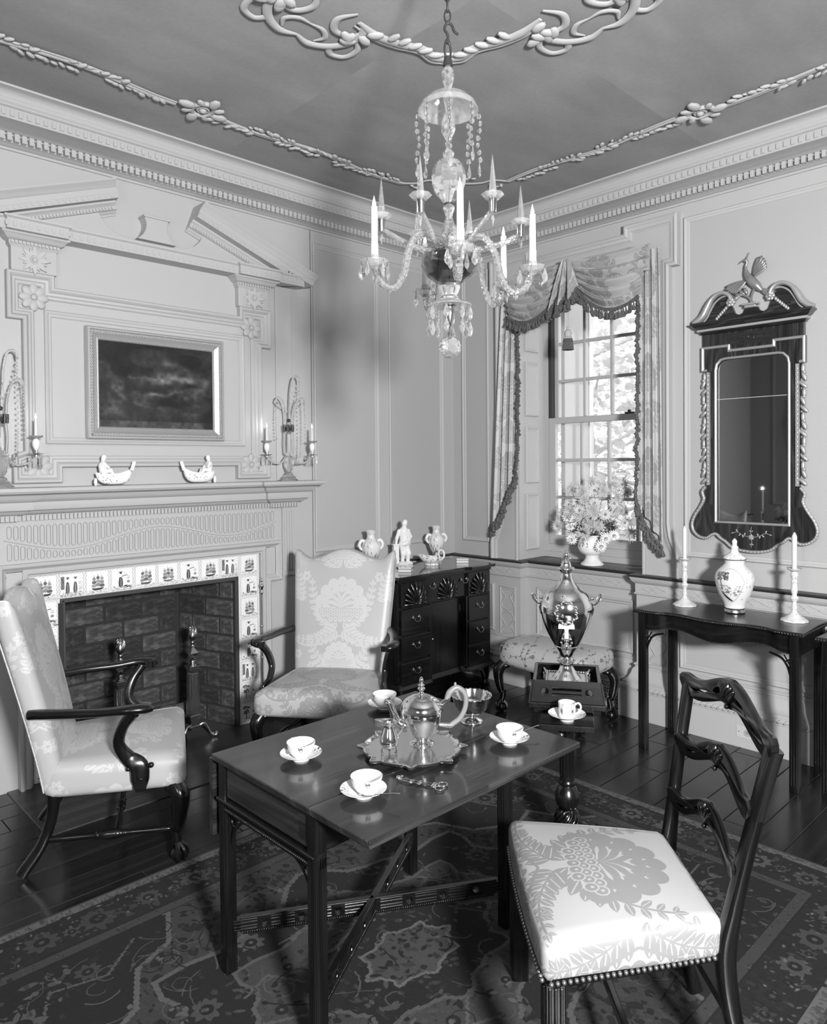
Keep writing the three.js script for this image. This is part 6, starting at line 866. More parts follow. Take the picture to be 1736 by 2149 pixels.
{ const t = thing('sugar_nips', 'openwork silver sugar nips lying beside the salver', 'sugar nips', [2.575, YT, 2.92], .41);
  for (const s of [-1, 1]) { const loop = (x, r) => T(new THREE.TorusGeometry(r, .0022, 6, 18), [x, .005, s * (r + .001)], [PI / 2, 0, 0]); mesh('arm', mg(tube([[-.07, .005, s * .002], [-.045, .005, s * .007], [-.01, .005, s * .006], [.01, .005, s * .003], [.03, .005, s * .008]], [.0022], { n: 20, m: 6, ref: [0, 1, 0] }), loop(.062, .013), loop(.04, .006), loop(-.03, .005), loop(-.005, .005)), mSilver, t); }
  mesh('pivot', ball(.008, -.072, .008, 0, 10, 8), mSilver, t); }
{ // urn on the kettle stand
  const t = thing('tea_urn', 'tall silver tea urn with pineapple finial and ivory tap on the stand', 'urn', [ST[0], .7425, ST[1]], STA), y = 0;
  mesh('plinth', mg(rspan(-.085, .085, .012, .024, -.085, .085, .004), rspan(-.075, .075, .022, .03, -.075, .075, .003)), mSilver, t);
  for (const [a, b] of [[-1, -1], [1, -1], [-1, 1], [1, 1]]) mesh('ball_foot', mg(ball(.009, a * .072, .009, b * .072, 10, 8), T(ball(.012, 0, 0, 0, 8, 6, [.6, 1.6, .6]), [a * .088, .024, b * .088], [b * .4, 0, -a * .4])), mSilver, t);
  const gad = []; for (let i = 0; i < 17; i++) for (const k of [0, 1, 2, 3]) gad.push(T(ball(.0055, -.08 + i * .01, .028, .081, 6, 5), [0, 0, 0], [0, k * PI / 2, 0])); stuff(mesh('gadrooning', mg(gad), mSilver, t));
  mesh('stem', turned([[.058, .03], [.05, .04], [.034, .06], [.026, .082], [.03, .094], [.036, .1], [.028, .106], [.024, .115], [.028, .13], [.04, .15]], 40, 5), mSilver, t);
  mesh('body', turned([[.036, .146], [.05, .165], [.082, .225], [.1, .28], [.105, .315], [.098, .35], [.08, .38], [.058, .397], [.054, .4], [.036, .42], [.026, .44], [.022, .46], [.026, .468], [.034, .475]], 56, 6), mSilver, t);
  const bd = []; for (let k = 0; k < 40; k++) { const a = k * PI / 20; bd.push(ball(.0035, cos(a) * .0465, .16, sin(a) * .0465, 6, 5), ball(.0025, cos(a) * .032, .1, sin(a) * .032, 6, 5)); } stuff(mesh('beading', mg(bd), mSilver, t));
  const lid = mesh('lid', turned([[.035, .475], [.034, .479], [.022, .486], [.019, .498], [.013, .51], [.008, .514]], 32, 4), mSilver, t);
  mesh('pineapple', mg(turned([[.004, .512], [.011, .522], [.012, .532], [.008, .545], [.001, .552]], 12, 3), Array.from({ length: 24 }, (_, k) => ball(.0032, cos(k * 2.4) * .0115 * (1 - .25 * (k % 4 === 3)), .52 + (k % 4) * .008, sin(k * 2.4) * .0115, 5, 4)), Array.from({ length: 8 }, (_, k) => tube([[cos(k * .785) * .006, .513, sin(k * .785) * .006], [cos(k * .785) * .018, .516, sin(k * .785) * .018], [cos(k * .785) * .025, .508, sin(k * .785) * .025]], [.002, .003, .001], { n: 6, m: 5, ref: [0, 1, 0] }))), mSilver, lid);
  for (const s of [-1, 1]) mesh('handle', mg(tube([[s * .098, .335, 0], [s * .112, .33, 0], [s * .128, .345, 0], [s * .136, .365, 0]], [.003], { n: 10, m: 6, ref: [0, 0, 1] }), T(new THREE.TorusGeometry(.012, .003, 6, 16), [s * .129, .356, 0], [0, .5, s * -.5], [.7, 1.5, 1]), tube([[s * .1, .34, 0], [s * .106, .31, 0], [s * .1, .285, 0]], [.006, .005, .003], { n: 8, m: 6, ref: [0, 0, 1] }), ball(.007, s * .103, .355, 0, 8, 6)), mSilver, t);
  const wr = []; for (let k = 0; k < 46; k++) { const a = k * 2 * PI / 46, R = .042 + .005 * sin(k * 5), X = cos(a) * R, Y = .312 + sin(a) * R, Rz = Y > .315 ? .105 - .1 * Math.pow(Math.max(0, Y - .315) / .09, 2) * .3 : .105 - .05 * Math.pow((.315 - Y) / .09, 2) * .6, Z = Math.sqrt(Math.max(0, Rz * Rz - X * X)); wr.push(T(ball(1, 0, 0, 0, 6, 5, [.5, 1, .5]), [X, Y, Z + .001], [0, 0, k * 1.7], rr(.004, .008))); } mesh('wreath', mg(wr), mSilver2, t);
  const tap = mesh('tap', mg(tube([[0, .19, .05], [0, .19, .085], [0, .185, .1], [0, .17, .104]], [.009, .008, .009, .007], { n: 12, m: 10, ref: [1, 0, 0] }), turned([[.012, .175], [.008, .185], [.011, .2], [.006, .212]], 14, 3).translate(0, 0, .088), [-1, 1].map((s) => mg(ball(.006, s * .016, .205, .085, 7, 5), ball(.006, s * .02, .19, .082, 7, 5), ball(.005, s * .014, .178, .08, 7, 5)))), mSilver, t);
  mesh('tap_key', mg(tube([[0, .21, .09], [0, .235, .092], [0, .252, .094]], [[.009, .007], [.007, .006], [.009, .006]], { n: 8, m: 8, ref: [0, 0, 1] }), tube([[-.031, .256, .094], [0, .254, .094], [.031, .256, .094]], [[.0085, .006], [.006, .006], [.0085, .006]], { n: 12, m: 8, ref: [0, 0, 1] })), mat(.9, .35), tap);
}
{ // handled cup on the slide
  const p = [ST[0] + sin(STA) * .235, ST[1] + cos(STA) * .235], y = .0118 + .6655;
  const s = thing('saucer', 'white printed saucer on the pull-out slide below the urn', 'saucer', [p[0], y, p[1]], 1); mesh('dish', saucerG.clone().scale(1.06, 1.1, 1.06), mSaucer, s); mesh('foot_ring', footG, mPorc, s);
  const c = thing('coffee_cup', 'white printed coffee cup with loop handle below the urn', 'cup', [p[0], y + .0075, p[1]], .8); mesh('bowl', lathe([[.0001, .002], [.028, .002], [.031, .006], [.033, .06], [.0315, .06], [.0295, .008], [.0001, .006]].reverse(), 36), mCup, c); mesh('handle', tube([[.031, .05, 0], [.044, .055, 0], [.053, .042, 0], [.047, .024, 0], [.031, .014, 0]], [.0036], { n: 22, m: 8, ref: [0, 0, 1] }), mPorc, c);
}
{ // candlesticks and jar on the side table
  const spot = sketch(256, 256, (x, w, h) => { for (let i = 0; i < 120; i++) { x.fillStyle = g8(rr(.35, .75)); leaf(x, rnd() * w, rnd() * h, rr(4, 13), rr(2, 4), rr(0, 6)); } }, .9), mEnam = mat(.78, .18, { map: spot });
  const cs = (label, x, z) => { const t = thing('candlestick', label, 'candlestick', [x, .8055, z], 0, 'painted enamel candlesticks'), b = lathe(soft([[.001, 0], [.066, 0], [.066, .006], [.052, .016], [.03, .032], [.014, .05], [.012, .062]], 4).reverse(), 48), p = b.attributes.position; for (let i = 0; i < p.count; i++) { const a = Math.atan2(p.getZ(i), p.getX(i)), r = Math.hypot(p.getX(i), p.getZ(i)), k = 1 + .05 * sm(.02, .06, r) * cos(a * 10); p.setX(i, p.getX(i) * k); p.setZ(i, p.getZ(i) * k); }
    mesh('base', b, mEnam, t); mesh('shaft', turned([[.012, .06], [.014, .07], [.011, .1], [.02, .118], [.021, .126], [.012, .135], [.017, .16], [.014, .2], [.018, .21], [.013, .218], [.018, .24], [.017, .255], [.016, .262]], 24, 4), mEnam, t); mesh('drip_pan', lathe([[.012, .262], [.03, .27], [.037, .28], [.033, .277], [.012, .268]].reverse(), 24), mEnam, t);
    const c = thing('candle', label.replace('enamel candlestick', 'candle in the candlestick'), 'candle', [x, .8055 + .27, z], 0, 'tall white candles'); mesh('wax', lathe([[.0001, .2], [.004, .198], [.012, .18], [.0128, .176], [.0125, 0], [.0001, 0]].reverse(), 20), mCandle, c); mesh('wick', cyl(.0011, .0011, .012, 0, .204, 0, 6), mEbony, c); };
  cs('white enamel candlestick at the left end of the side table', 2.098, .268); cs('white enamel candlestick at the right end of the side table', 2.708, .283);
  const jm = sketch(1024, 512, (x, w, h) => { x.save(); x.translate(w * .25, 0); for (let i = 0; i < 150; i++) { x.fillStyle = g8(rr(.2, .6)); x.beginPath(); x.arc(w * (-.07 + rr(-.05, .06)), h * rr(.36, .52), rr(3, 9), 0, 7); x.fill(); } x.fillStyle = g8(.3); x.fillRect(-w * .078, h * .5, 8, h * .2); for (let i = 0; i < 80; i++) { x.strokeStyle = g8(rr(.3, .6)); x.lineWidth = 3; x.beginPath(); const a = w * rr(-.1, .1), b = h * rr(.64, .76); x.moveTo(a, b); x.lineTo(a + rr(8, 30), b + rr(-3, 3)); x.stroke(); } x.fillStyle = g8(.2); blob(x, [[-w * .1, h * .7], [-w * .05, h * .8], [w * .05, h * .84], [-w * .02, h * .78]]); x.strokeStyle = g8(.7); x.lineWidth = 5; x.beginPath(); x.ellipse(0, h * .56, w * .12, h * .27, 0, 0, 7); x.stroke(); x.restore(); for (let i = 0; i < 160; i++) { const a = rnd(); if (a > .12 && a < .38) continue; x.fillStyle = g8(rr(.4, .7)); leaf(x, a * w, h * rr(.1, .92), rr(8, 20), rr(3, 6), rr(0, 6)); } x.fillStyle = g8(.25); x.fillRect(0, h * .965, w, h * .035); }, .93);
  const t = thing('ginger_jar', 'white painted lidded jar between the candlesticks on the side table', 'jar', [2.392, .8055, .275], -1.45), pr = soft([[.052, .022], [.058, .05], [.085, .11], [.102, .17], [.104, .195], [.092, .23], [.062, .262], [.052, .275], [.053, .297]], 5), g = lathe(pr, 48); 
  mesh('body', g, mat(.8, .13, { map: jm }), t); mesh('foot', turned([[.001, 0], [.054, 0], [.054, .014], [.05, .024]], 40, 2), mBrass, t);
  const lid = mesh('lid', turned([[.058, .302], [.057, .312], [.04, .325], [.022, .34], [.018, .36], [.022, .366], [.014, .374], [.012, .385], [.014, .398], [.006, .412], [.001, .416]], 32, 3), mat(.95, .13, { map: spot }), t); mesh('rim', lathe([[.05, .296], [.061, .297], [.062, .302], [.05, .303]], 40), mat(.12, .3), t);
}
// --- porcelain on the chest of drawers
{
  const fm = sketch(512, 256, (x, w, h) => { for (let i = 0; i < 170; i++) { x.fillStyle = g8(rr(.35, .75)); const a = rnd() * w, b = rr(.1, .9) * h; for (let k = 0; k < 3; k++) leaf(x, a, b, rr(5, 12), rr(2, 4), rr(0, 6)); } }, .92), mFlor = mat(.78, .14, { map: fm }), Y = .9055;
  const scrollH = (s) => tube([[s * .03, .185, 0], [s * .06, .2, 0], [s * .078, .17, 0], [s * .06, .14, 0], [s * .05, .15, .006], [s * .06, .165, .006]], [.009, .012, .011, .008, .006, .004], { n: 26, m: 8, ref: [0, 0, 1] });
  const vase = (label, x, z, s) => { const t = thing('vase', label, 'vase', [x, Y, z], 1.1, 'scroll-handled porcelain vases'); t.scale.setScalar(s); mesh('body', turned([[.001, 0], [.042, 0], [.04, .012], [.022, .03], [.024, .045], [.05, .1], [.062, .15], [.056, .185], [.03, .212], [.026, .235], [.034, .258], [.036, .262], [.032, .262], [.02, .235]], 36, 5), mFlor, t); for (const q of [-1, 1]) mesh('scroll_handle', scrollH(q), mPorc, t); };
  vase('white scroll-handled vase half hidden behind the armchair back', .2, 1.07, 1.08); vase('white scroll-handled vase standing behind the sauce boat', .17, .385, 1.03);
  const b = limbs([[[0, .2, 0], [0, .26, 0], .03, .033], [[0, .17, 0], [.005, .2, 0], .032, .03], [[0, .27, 0], [.004, .3, .004], .014, .013], [[.006, .318, .006], [.008, .328, .008], .021, .018], [[-.036, .262, 0], [-.055, .215, .008], .014, .011], [[-.055, .215, .008], [-.062, .172, .01], .011, .009], [[.034, .262, .005], [.045, .22, .02], .014, .011], [[.045, .22, .02], [.02, .2, .036], .011, .009], [[-.014, .165, 0], [-.008, .1, .006], .024, .018], [[-.008, .1, .006], [-.012, .04, 0], .017, .012], [[.016, .165, 0], [.03, .1, .016], .024, .018], [[.03, .1, .016], [.026, .04, .01], .017, .012], [[-.012, .036, 0], [-.008, .033, .02], .012, .009], [[.026, .036, .01], [.032, .033, .03], .012, .009], [[.012, .27, -.02], [.036, .17, -.02], .02, .026]], [-.1, .02, -.06], [.1, .36, .06], 84, .004);
  const f = thing('porcelain_figurine', 'white porcelain figure leaning on a pillar, on the chest', 'figurine', [.22, Y, .775], 1.15); mesh('figure', b, mPorc, f); mesh('drapery', mg(tube([[.03, .262, .012], [.03, .21, .03], [.01, .175, .034], [-.02, .168, .03]], [[.016, .01], [.018, .01], [.02, .01], [.014, .008]], { n: 16, m: 8, ref: [0, 0, 1] })), mFlor, f);
  mesh('pillar', mg(rspan(-.085, -.042, .03, .165, -.02, .024, .004), rspan(-.09, -.037, .16, .172, -.025, .03, .004)), mPorc, f); mesh('rocky_base', mg(Array.from({ length: 16 }, (_, k) => { const r = rr(.014, .024); return ball(r, cos(k * 2.4) * rr(.02, .055), r * .8 + rr(.001, .012), sin(k * 2.4) * rr(.015, .042), 8, 6, [1, .8, 1]); }), lathe([[.001, 0], [.07, 0], [.072, .01], [.05, .02], [.001, .022]].reverse(), 18)), mFlor, f);
  const sb = thing('sauce_boat', 'white sauce boat with looped handle on the chest top', 'sauce boat', [.3, Y, .57], 3.6), g = turned([[.001, .01], [.03, .01], [.034, .0], [.036, .002], [.034, .014], [.05, .03], [.055, .055], [.052, .056], [.045, .035], [.001, .02]], 36, 3), p = g.attributes.position; for (let i = 0; i < p.count; i++) { const y = p.getY(i), x = p.getX(i); p.setX(i, x * 1.35 + (x > .01 ? .02 * (y / .055) ** 2 : 0)); p.setY(i, y + (x > 0 ? (x / .055) ** 2 * .014 * y / .055 : 0)); } sb.scale.setScalar(1.12); mesh('bowl', smooth(g, 1.2), mFlor, sb); mesh('handle', tube([[-.06, .03, 0], [-.085, .06, 0], [-.08, .095, 0], [-.055, .1, 0], [-.05, .07, 0], [-.06, .045, 0]], [.006, .007, .006, .005, .005, .004], { n: 28, m: 8, ref: [0, 0, 1] }), mPorc, sb);
  const bx = (label, x, z, r) => { const t = thing('trinket_box', label, 'box', [x, Y, z], r, 'small enamel boxes'); mesh('base', rspan(-.045, .045, 0, .02, -.032, .032, .003), mFlor, t); mesh('lid', rspan(-.046, .046, .0215, .034, -.033, .033, .005), mFlor, t); mesh('mount', rspan(-.0455, .0455, .0195, .0225, -.0325, .0325, .001), mat(.1, .35, { metalness: .6 }), t); };
  bx('small white enamel box near the right end of the chest', .375, .315, .75); bx('small white enamel box beside the porcelain figure', .40, .93, .6);
  // boats with seated figures on the mantelshelf
  const boat = (label, z, s) => { const t = thing('porcelain_boat', label, 'ornament', [.105, 1.5495, z], PI / 2, 'porcelain boats on the mantelshelf'), N = 24; const hull = grid(N, 12, (u, v) => { const a = (u - .5) * 2, e = Math.sqrt(Math.max(0, 1 - Math.pow(Math.abs(a), 3))), th = (v - .5) * PI, w = .036 * e, y = .062 + .03 * Math.pow(Math.abs(a), 3) * (s * a > 0 ? 1 : .3); return [a * .1, y - cos(th) * (y - .004) * Math.max(.15, e), sin(th) * w]; });
    mesh('hull', mg(hull, hull.clone().scale(.95, .93, .9).translate(0, .005, 0)), mat(.95, .14, { map: sketch(256, 128, (x, w, h) => { for (let i = 0; i < 30; i++) { x.fillStyle = g8(rr(.25, .6)); x.beginPath(); x.arc(rnd() * w, rnd() * h, 3, 0, 7); x.fill(); } }) }), t);
    mesh('shell_prow', mg([0, 1, 2, 3].map((k) => ball(.012, s * (.098 + .004 * k), .085 + .012 * k, 0, 8, 6, [1, 1, .7]))), mPorc, t);
    const X = -s * .06; mesh('seated_figure', limbs([[[X, .075, 0], [X - s * .004, .105, 0], .018, .02], [[X, .125, 0], [X, .137, .002], .008, .008], [[X + s * .004, .15, .002], [X + s * .005, .155, .003], .0135, .012], [[X, .115, .016], [X + s * .02, .095, .03], .009, .007], [[X, .115, -.016], [X + s * .02, .09, -.03], .009, .007], [[X, .072, .01], [X + s * .035, .08, .012], .014, .011], [[X, .072, -.01], [X + s * .035, .08, -.012], .014, .011], [[X + s * .035, .08, .012], [X + s * .05, .06, .012], .011, .008], [[X + s * .035, .08, -.012], [X + s * .05, .06, -.012], .011, .008], [[X, .115, -.015], [X, .115, .015], .012, .012]], [X - .06, .045, -.05], [X + .06, .175, .05], 48, .0035), mPorc, t); mesh('stern_post', ball(.014, -s * .1, .02, 0, 8, 6, [.7, 1.6, .7]), mPorc, t); };
  boat('small white porcelain boat with its figure seated at the left end', 2.815, 1); boat('small white porcelain boat with its figure seated at the right end', 2.315, -1);
}
// --- fire irons
{
  const and = (label, z) => { const t = thing('andiron', label, 'andiron', [.0, .0062, z], PI / 2, 'brass andirons');
    mesh('finial', mg(turned([[.001, .685], [.008, .672], [.02, .645], [.024, .62], [.016, .6], [.008, .59]], 24, 4), Array.from({ length: 8 }, (_, k) => tube(Array.from({ length: 7 }, (_, i) => { const s = i / 6, a = k * .785 + s * 1.4, R = .004 + .021 * sin(Math.min(1, s * 1.05 + .12) * PI * .9); return [cos(a) * R, .678 - s * .085, sin(a) * R]; }), [.003, .006, .003], { n: 10, m: 5 }))), mBrass, t);
    mesh('stem_knop', turned([[.006, .595], [.012, .585], [.009, .57], [.014, .56]], 20, 3), mBrass, t); mesh('diamond', T(flat(new THREE.OctahedronGeometry(.036)), [0, .52, 0], [0, PI / 4, 0], [1, 1.2, 1]), mBrass, t); mesh('collar', turned([[.012, .48], [.02, .472], [.014, .462], [.026, .452], [.024, .445]], 20, 3), mBrass, t);
    mesh('capital', mg(rspan(-.036, .036, .432, .446, -.036, .036, .003), rspan(-.03, .03, .418, .432, -.03, .03, .003)), mBrass, t);
    const sh = new THREE.CylinderGeometry(.036, .043, .27, 4, 1).rotateY(PI / 4).translate(0, .283, 0); mesh('shaft', mg(flat(sh), [-.015, -.005, .005, .015].map((q) => [0, 1, 2, 3].map((k) => rspan(q - .0025, q + .0025, .165, .4, .0265, .0315, .001).rotateY(k * PI / 2)))), mBrass, t);
    mesh('plinth', mg(rspan(-.038, .038, .128, .15, -.038, .038, .003), rspan(-.031, .031, .085, .13, -.031, .031, .003), rspan(-.04, .04, .075, .087, -.04, .04, .003)), mBrass, t);
    for (const s of [-1, 1]) mesh('leg', mg(tube([[s * .02, .08, .02], [s * .05, .09, .03], [s * .075, .06, .04], [s * .09, .025, .05], [s * .105, .014, .055]], [.01, .011, .009, .008, .01], { n: 18, m: 8, ref: [0, 0, 1] }), claw(s * .112, 0, .058, .42, s * .8)), mBrass, t);
    mesh('log_bar', rspan(-.012, .012, .05, .075, -.38, 0, .003), mIron, t); mesh('rear_leg', rspan(-.012, .012, 0, .06, -.38, -.355, .003), mIron, t); };
  and('brass andiron with spiral flame finial at the right of the hearth', 2.32); and('brass andiron with spiral flame finial behind the left armchair', 2.755);
  const bark = dataTex(256, 256, (u, v) => .16 + .22 * nB(u * 40, v * 6) * nA(u * 6, v * 10) + .14 * nC(u * 120, v * 20), [1, 1]);
  const lg = thing('log', 'rough-barked log lying across the andirons', 'log', [-.2, .0, 2.54]); const lgg = tube([[0, .125, -.32], [.01, .13, -.1], [-.01, .128, .12], [0, .122, .32]], [.045, .05, .047, .042], { n: 30, m: 14, ref: [0, 1, 0] }), lp = lgg.attributes.position; for (let i = 0; i < lp.count; i++) { const k = 1 + .07 * sin(lp.getZ(i) * 40 + lp.getY(i) * 130) * sin(lp.getX(i) * 150); lp.setY(i, .125 + (lp.getY(i) - .125) * k); lp.setX(i, lp.getX(i) * k); } mesh('trunk', smooth(lgg, 1.3), mat(.9, .95, { map: bark }), lg);
  const sv = thing('fire_shovel', 'brass-handled fire shovel leaning on the tiles at the right', 'fire tool', [.062, .0062, 1.872], PI / 2); sv.rotation.x = 0; const G = mesh('rod', mg(cyl(.004, .0045, .62, 0, .52, 0, 10), ball(.009, 0, .62, 0, 10, 6), ball(.008, 0, .42, 0, 10, 6)), mBrass, sv); mesh('handle', mg(turned([[.004, .82], [.009, .835], [.005, .85], [.012, .87], [.013, .88], [.006, .9], [.008, .91], [.001, .93]], 14, 3)), mBrass, sv); mesh('pan', grid(8, 12, (u, v) => { const a = (u - .5) * 2; return [a * .055 * (v < .25 ? .5 + v * 2 : 1), .24 - v * .24, .004 + .02 * a * a + .01 * sin(v * PI)]; }), mIron, sv);
}

// ================================================================ flowers on the window sill
const petalG = (L, w, curl) => grid(2, 4, (u, v) => { const a = (u - .5) * 2, e = sin(Math.min(1, v * 1.12 + .1) * PI) * .9 + .1; return [a * w * e, curl * v * v * L + Math.abs(a) * w * .35, v * L]; });
const bloom = (n, L, w, rings, curl) => mg(Array.from({ length: rings }, (_, r) => Array.from({ length: n }, (_, k) => T(petalG(L * (1 - r * .16) * rr(.85, 1.1), w, curl + r * .12), [0, .003 * r, 0], [-(.05 + r * .34) - rr(0, .12), k * 2 * PI / n + r * .37 + rr(-.08, .08), 0]).applyMatrix4(new THREE.Matrix4()))).flat()).rotateX(0);
const ring = (n, L, w, tilt, curl) => Array.from({ length: n }, (_, k) => { const g = petalG(L * rr(.85, 1.1), w, curl); g.rotateX(-tilt - rr(-.08, .14)); return g.rotateY(k * 2 * PI / n + rr(-.1, .1)); });
const spiderG = mg(ring(22, .056, .0038, .1, .1), ring(18, .05, .0036, .45, .05), ring(12, .036, .0034, .85, .02)), daisyG = mg(ring(20, .045, .0062, .08, -.05), ring(16, .04, .006, .3, 0)), pomG = mg(ring(16, .036, .009, .0, -.25), ring(14, .034, .009, .5, -.1), ring(11, .03, .009, .95, .1), ring(7, .022, .008, 1.25, .2)), eyeG = ball(.009, 0, .004, 0, 10, 6, [1, .6, 1]);
const mSpid = mat(.52, .75), mDais = mat(.6, .75), mPom = mat(.86, .75), mEye = mat(.22, .9), mLeaf = mat(.07, .6), mStem = mat(.1, .7);
const stems = [];
function bouquet(c, list, where, suffix) {
  stems.length = 0;
  const ord = ['first', 'second', 'third', 'fourth', 'fifth', 'sixth', 'seventh', 'eighth', 'ninth', 'tenth', 'eleventh', 'twelfth', 'thirteenth', 'fourteenth', 'fifteenth', 'sixteenth'], side = (q) => q[0] * .694 - q[2] * .72, rank = (q) => ord[list.filter((o) => o[3] === q[3] && side(o) < side(q)).length];
  list.forEach(([dx, dy, dz, kind], i) => {
    const names = ['thin-petalled spider chrysanthemum', 'dark-eyed daisy chrysanthemum', 'white pompom chrysanthemum'];
    const t = thing('chrysanthemum', `${names[kind]}, ${rank(list[i])} from the left in the ${where}`, 'flower', [c[0] + dx, c[1] + dy, c[2] + dz], 0, `${['spider', 'daisy', 'pompom'][kind]} blooms in the ${suffix}`);
    const out = V(dx * 1.1 + .35, .5 * (dy - .1), dz + .5).normalize(), q = new THREE.Quaternion().setFromUnitVectors(V(0, 1, 0), out), h = new THREE.Group(); h.name = 'head'; t.add(h); h.quaternion.copy(q).multiply(new THREE.Quaternion().setFromAxisAngle(V(0, 1, 0), i * 1.9)); h.scale.setScalar(rr(1.05, 1.3));
    mesh('petals', [spiderG, daisyG, pomG][kind], [mSpid, mDais, mPom][kind], h); if (kind < 2) mesh('eye', eyeG, mEye, h);
    mesh('stem', tube([[0, 0, 0], [-dx * .08, -dy * .1 - .004, -dz * .08], [-dx * .16, -dy * .2 - .012, -dz * .16]], [.0022], { n: 5, m: 5, ref: [.1, .2, 1] }), mStem, t); stems.push([[dx * .06, -.03, dz * .06], [dx * .84, dy * .8 - .012, dz * .84]]);
  });
}
function footedPot(label, p, s) {
  const fm = canvasTex(512, 256, (x, w, h) => { x.fillStyle = g8(.93); x.fillRect(0, 0, w, h); for (const a of [.12, .37, .62, .87]) { for (let i = 0; i < 34; i++) { x.fillStyle = g8(rr(.35, .62)); leaf(x, a * w + rr(-38, 38), h * (.5 + rr(-.2, .2)), rr(9, 17), rr(3, 6), rr(0, 6)); } for (let k = 0; k < 6; k++) { x.fillStyle = g8(.6); leaf(x, a * w, h * .5, 18, 8, k); } } });
  const t = thing('flower_pot', label, 'vase', p, 2.2); t.scale.setScalar(s);
  mesh('body', turned([[.001, .075], [.05, .07], [.085, .09], [.098, .125], [.094, .16], [.092, .19], [.1, .21], [.096, .212], [.085, .19], [.085, .15], [.001, .1]], 48, 4), mat(.95, .15, { map: fm }), t); mesh('foot', turned([[.001, 0], [.078, 0], [.078, .008], [.06, .025], [.046, .05], [.05, .074]], 40, 4), mPorc, t); return t;
}
function scatter(name, geo, m, mats, parent) { const im = new THREE.InstancedMesh(geo, m, mats.length); mats.forEach((x, k) => im.setMatrixAt(k, x)); im.name = name; im.userData.kind = 'stuff'; shadowed(im); parent.add(im); return im; }
function potLeaves(p, n, r, where) {
  const lf = grid(2, 4, (u, v) => { const a = (u - .5) * 2, e = sin(Math.min(1, v + .05) * PI) * (1 + .25 * cos(v * 18)); return [a * .016 * e, .008 * sin(v * 3), v * .06]; }), ms = Array.from({ length: n }, () => { const a = rr(0, 6.28), d = r * Math.sqrt(rnd()), tilt = rr(-.9, .4), turn = rr(0, 6.28); return M4([cos(a) * d, rr(-.01, .14) * (1.2 - d / r * .6), sin(a) * d], [0, turn, 0]).multiply(M4([0, 0, 0], [tilt, 0, 0])); });
  const t = thing('flower_foliage', `dark leaves among the blooms in the ${where}`, 'leaves', p); t.userData.kind = 'stuff'; scatter('leaves', lf, mLeaf, ms, t);
  const rod = cyl(.0022, .0022, 1, 0, .5, 0, 5), up = V(0, 1, 0); scatter('stems', rod, mStem, stems.map(([a, b]) => { const d = V(b[0] - a[0], b[1] - a[1], b[2] - a[2]), L = d.length(); return new THREE.Matrix4().compose(V(...a), new THREE.Quaternion().setFromUnitVectors(up, d.normalize()), V(1, L, 1)); }), t);
}
{
  const c = [1.215, 1.13, -.135], L = [];
  for (const q of [[0, .36, 0, 0], [.12, .3, .04, 0], [-.11, .22, .02, 1], [-.19, .2, .0, 1], [-.02, .24, .07, 0], [.07, .17, .09, 0], [.19, .22, .02, 1], [.22, .34, -.03, 1], [.26, .29, -.03, 1], [-.16, .12, .07, 2], [-.08, .1, .1, 2], [-.12, .06, .09, 2], [.0, .12, .11, 0], [.12, .08, .11, 0], [-.24, .09, .03, 0], [-.28, .05, .02, 1], [-.09, -.02, .12, 2], [.17, .0, .1, 2], [.22, .02, .08, 2], [.27, .1, .02, 1], [.3, .03, .0, 0], [.02, .03, .13, 0], [-.05, .17, .08, 1], [.15, .15, .07, 1], [.04, .3, .03, 1], [.14, -.05, .11, 2], [-.22, .14, .03, 1], [.25, .17, .02, 0], [.06, .08, .12, 0], [-.17, .3, 0, 0], [-.06, .3, .04, 0], [.06, .22, .06, 1], [.21, .26, .0, 0], [-.13, .16, .08, 0]]) L.push([q[0] * 1.0, q[1] * 1.08, q[2], q[3]]);
  footedPot('white footed vase painted with flowers on the window sill', [1.215, .9225, -.135], 1.02); bouquet(c, L, 'vase on the window sill', 'window sill vase'); potLeaves([1.215, 1.14, -.135], 170, .16, 'vase on the window sill');
}
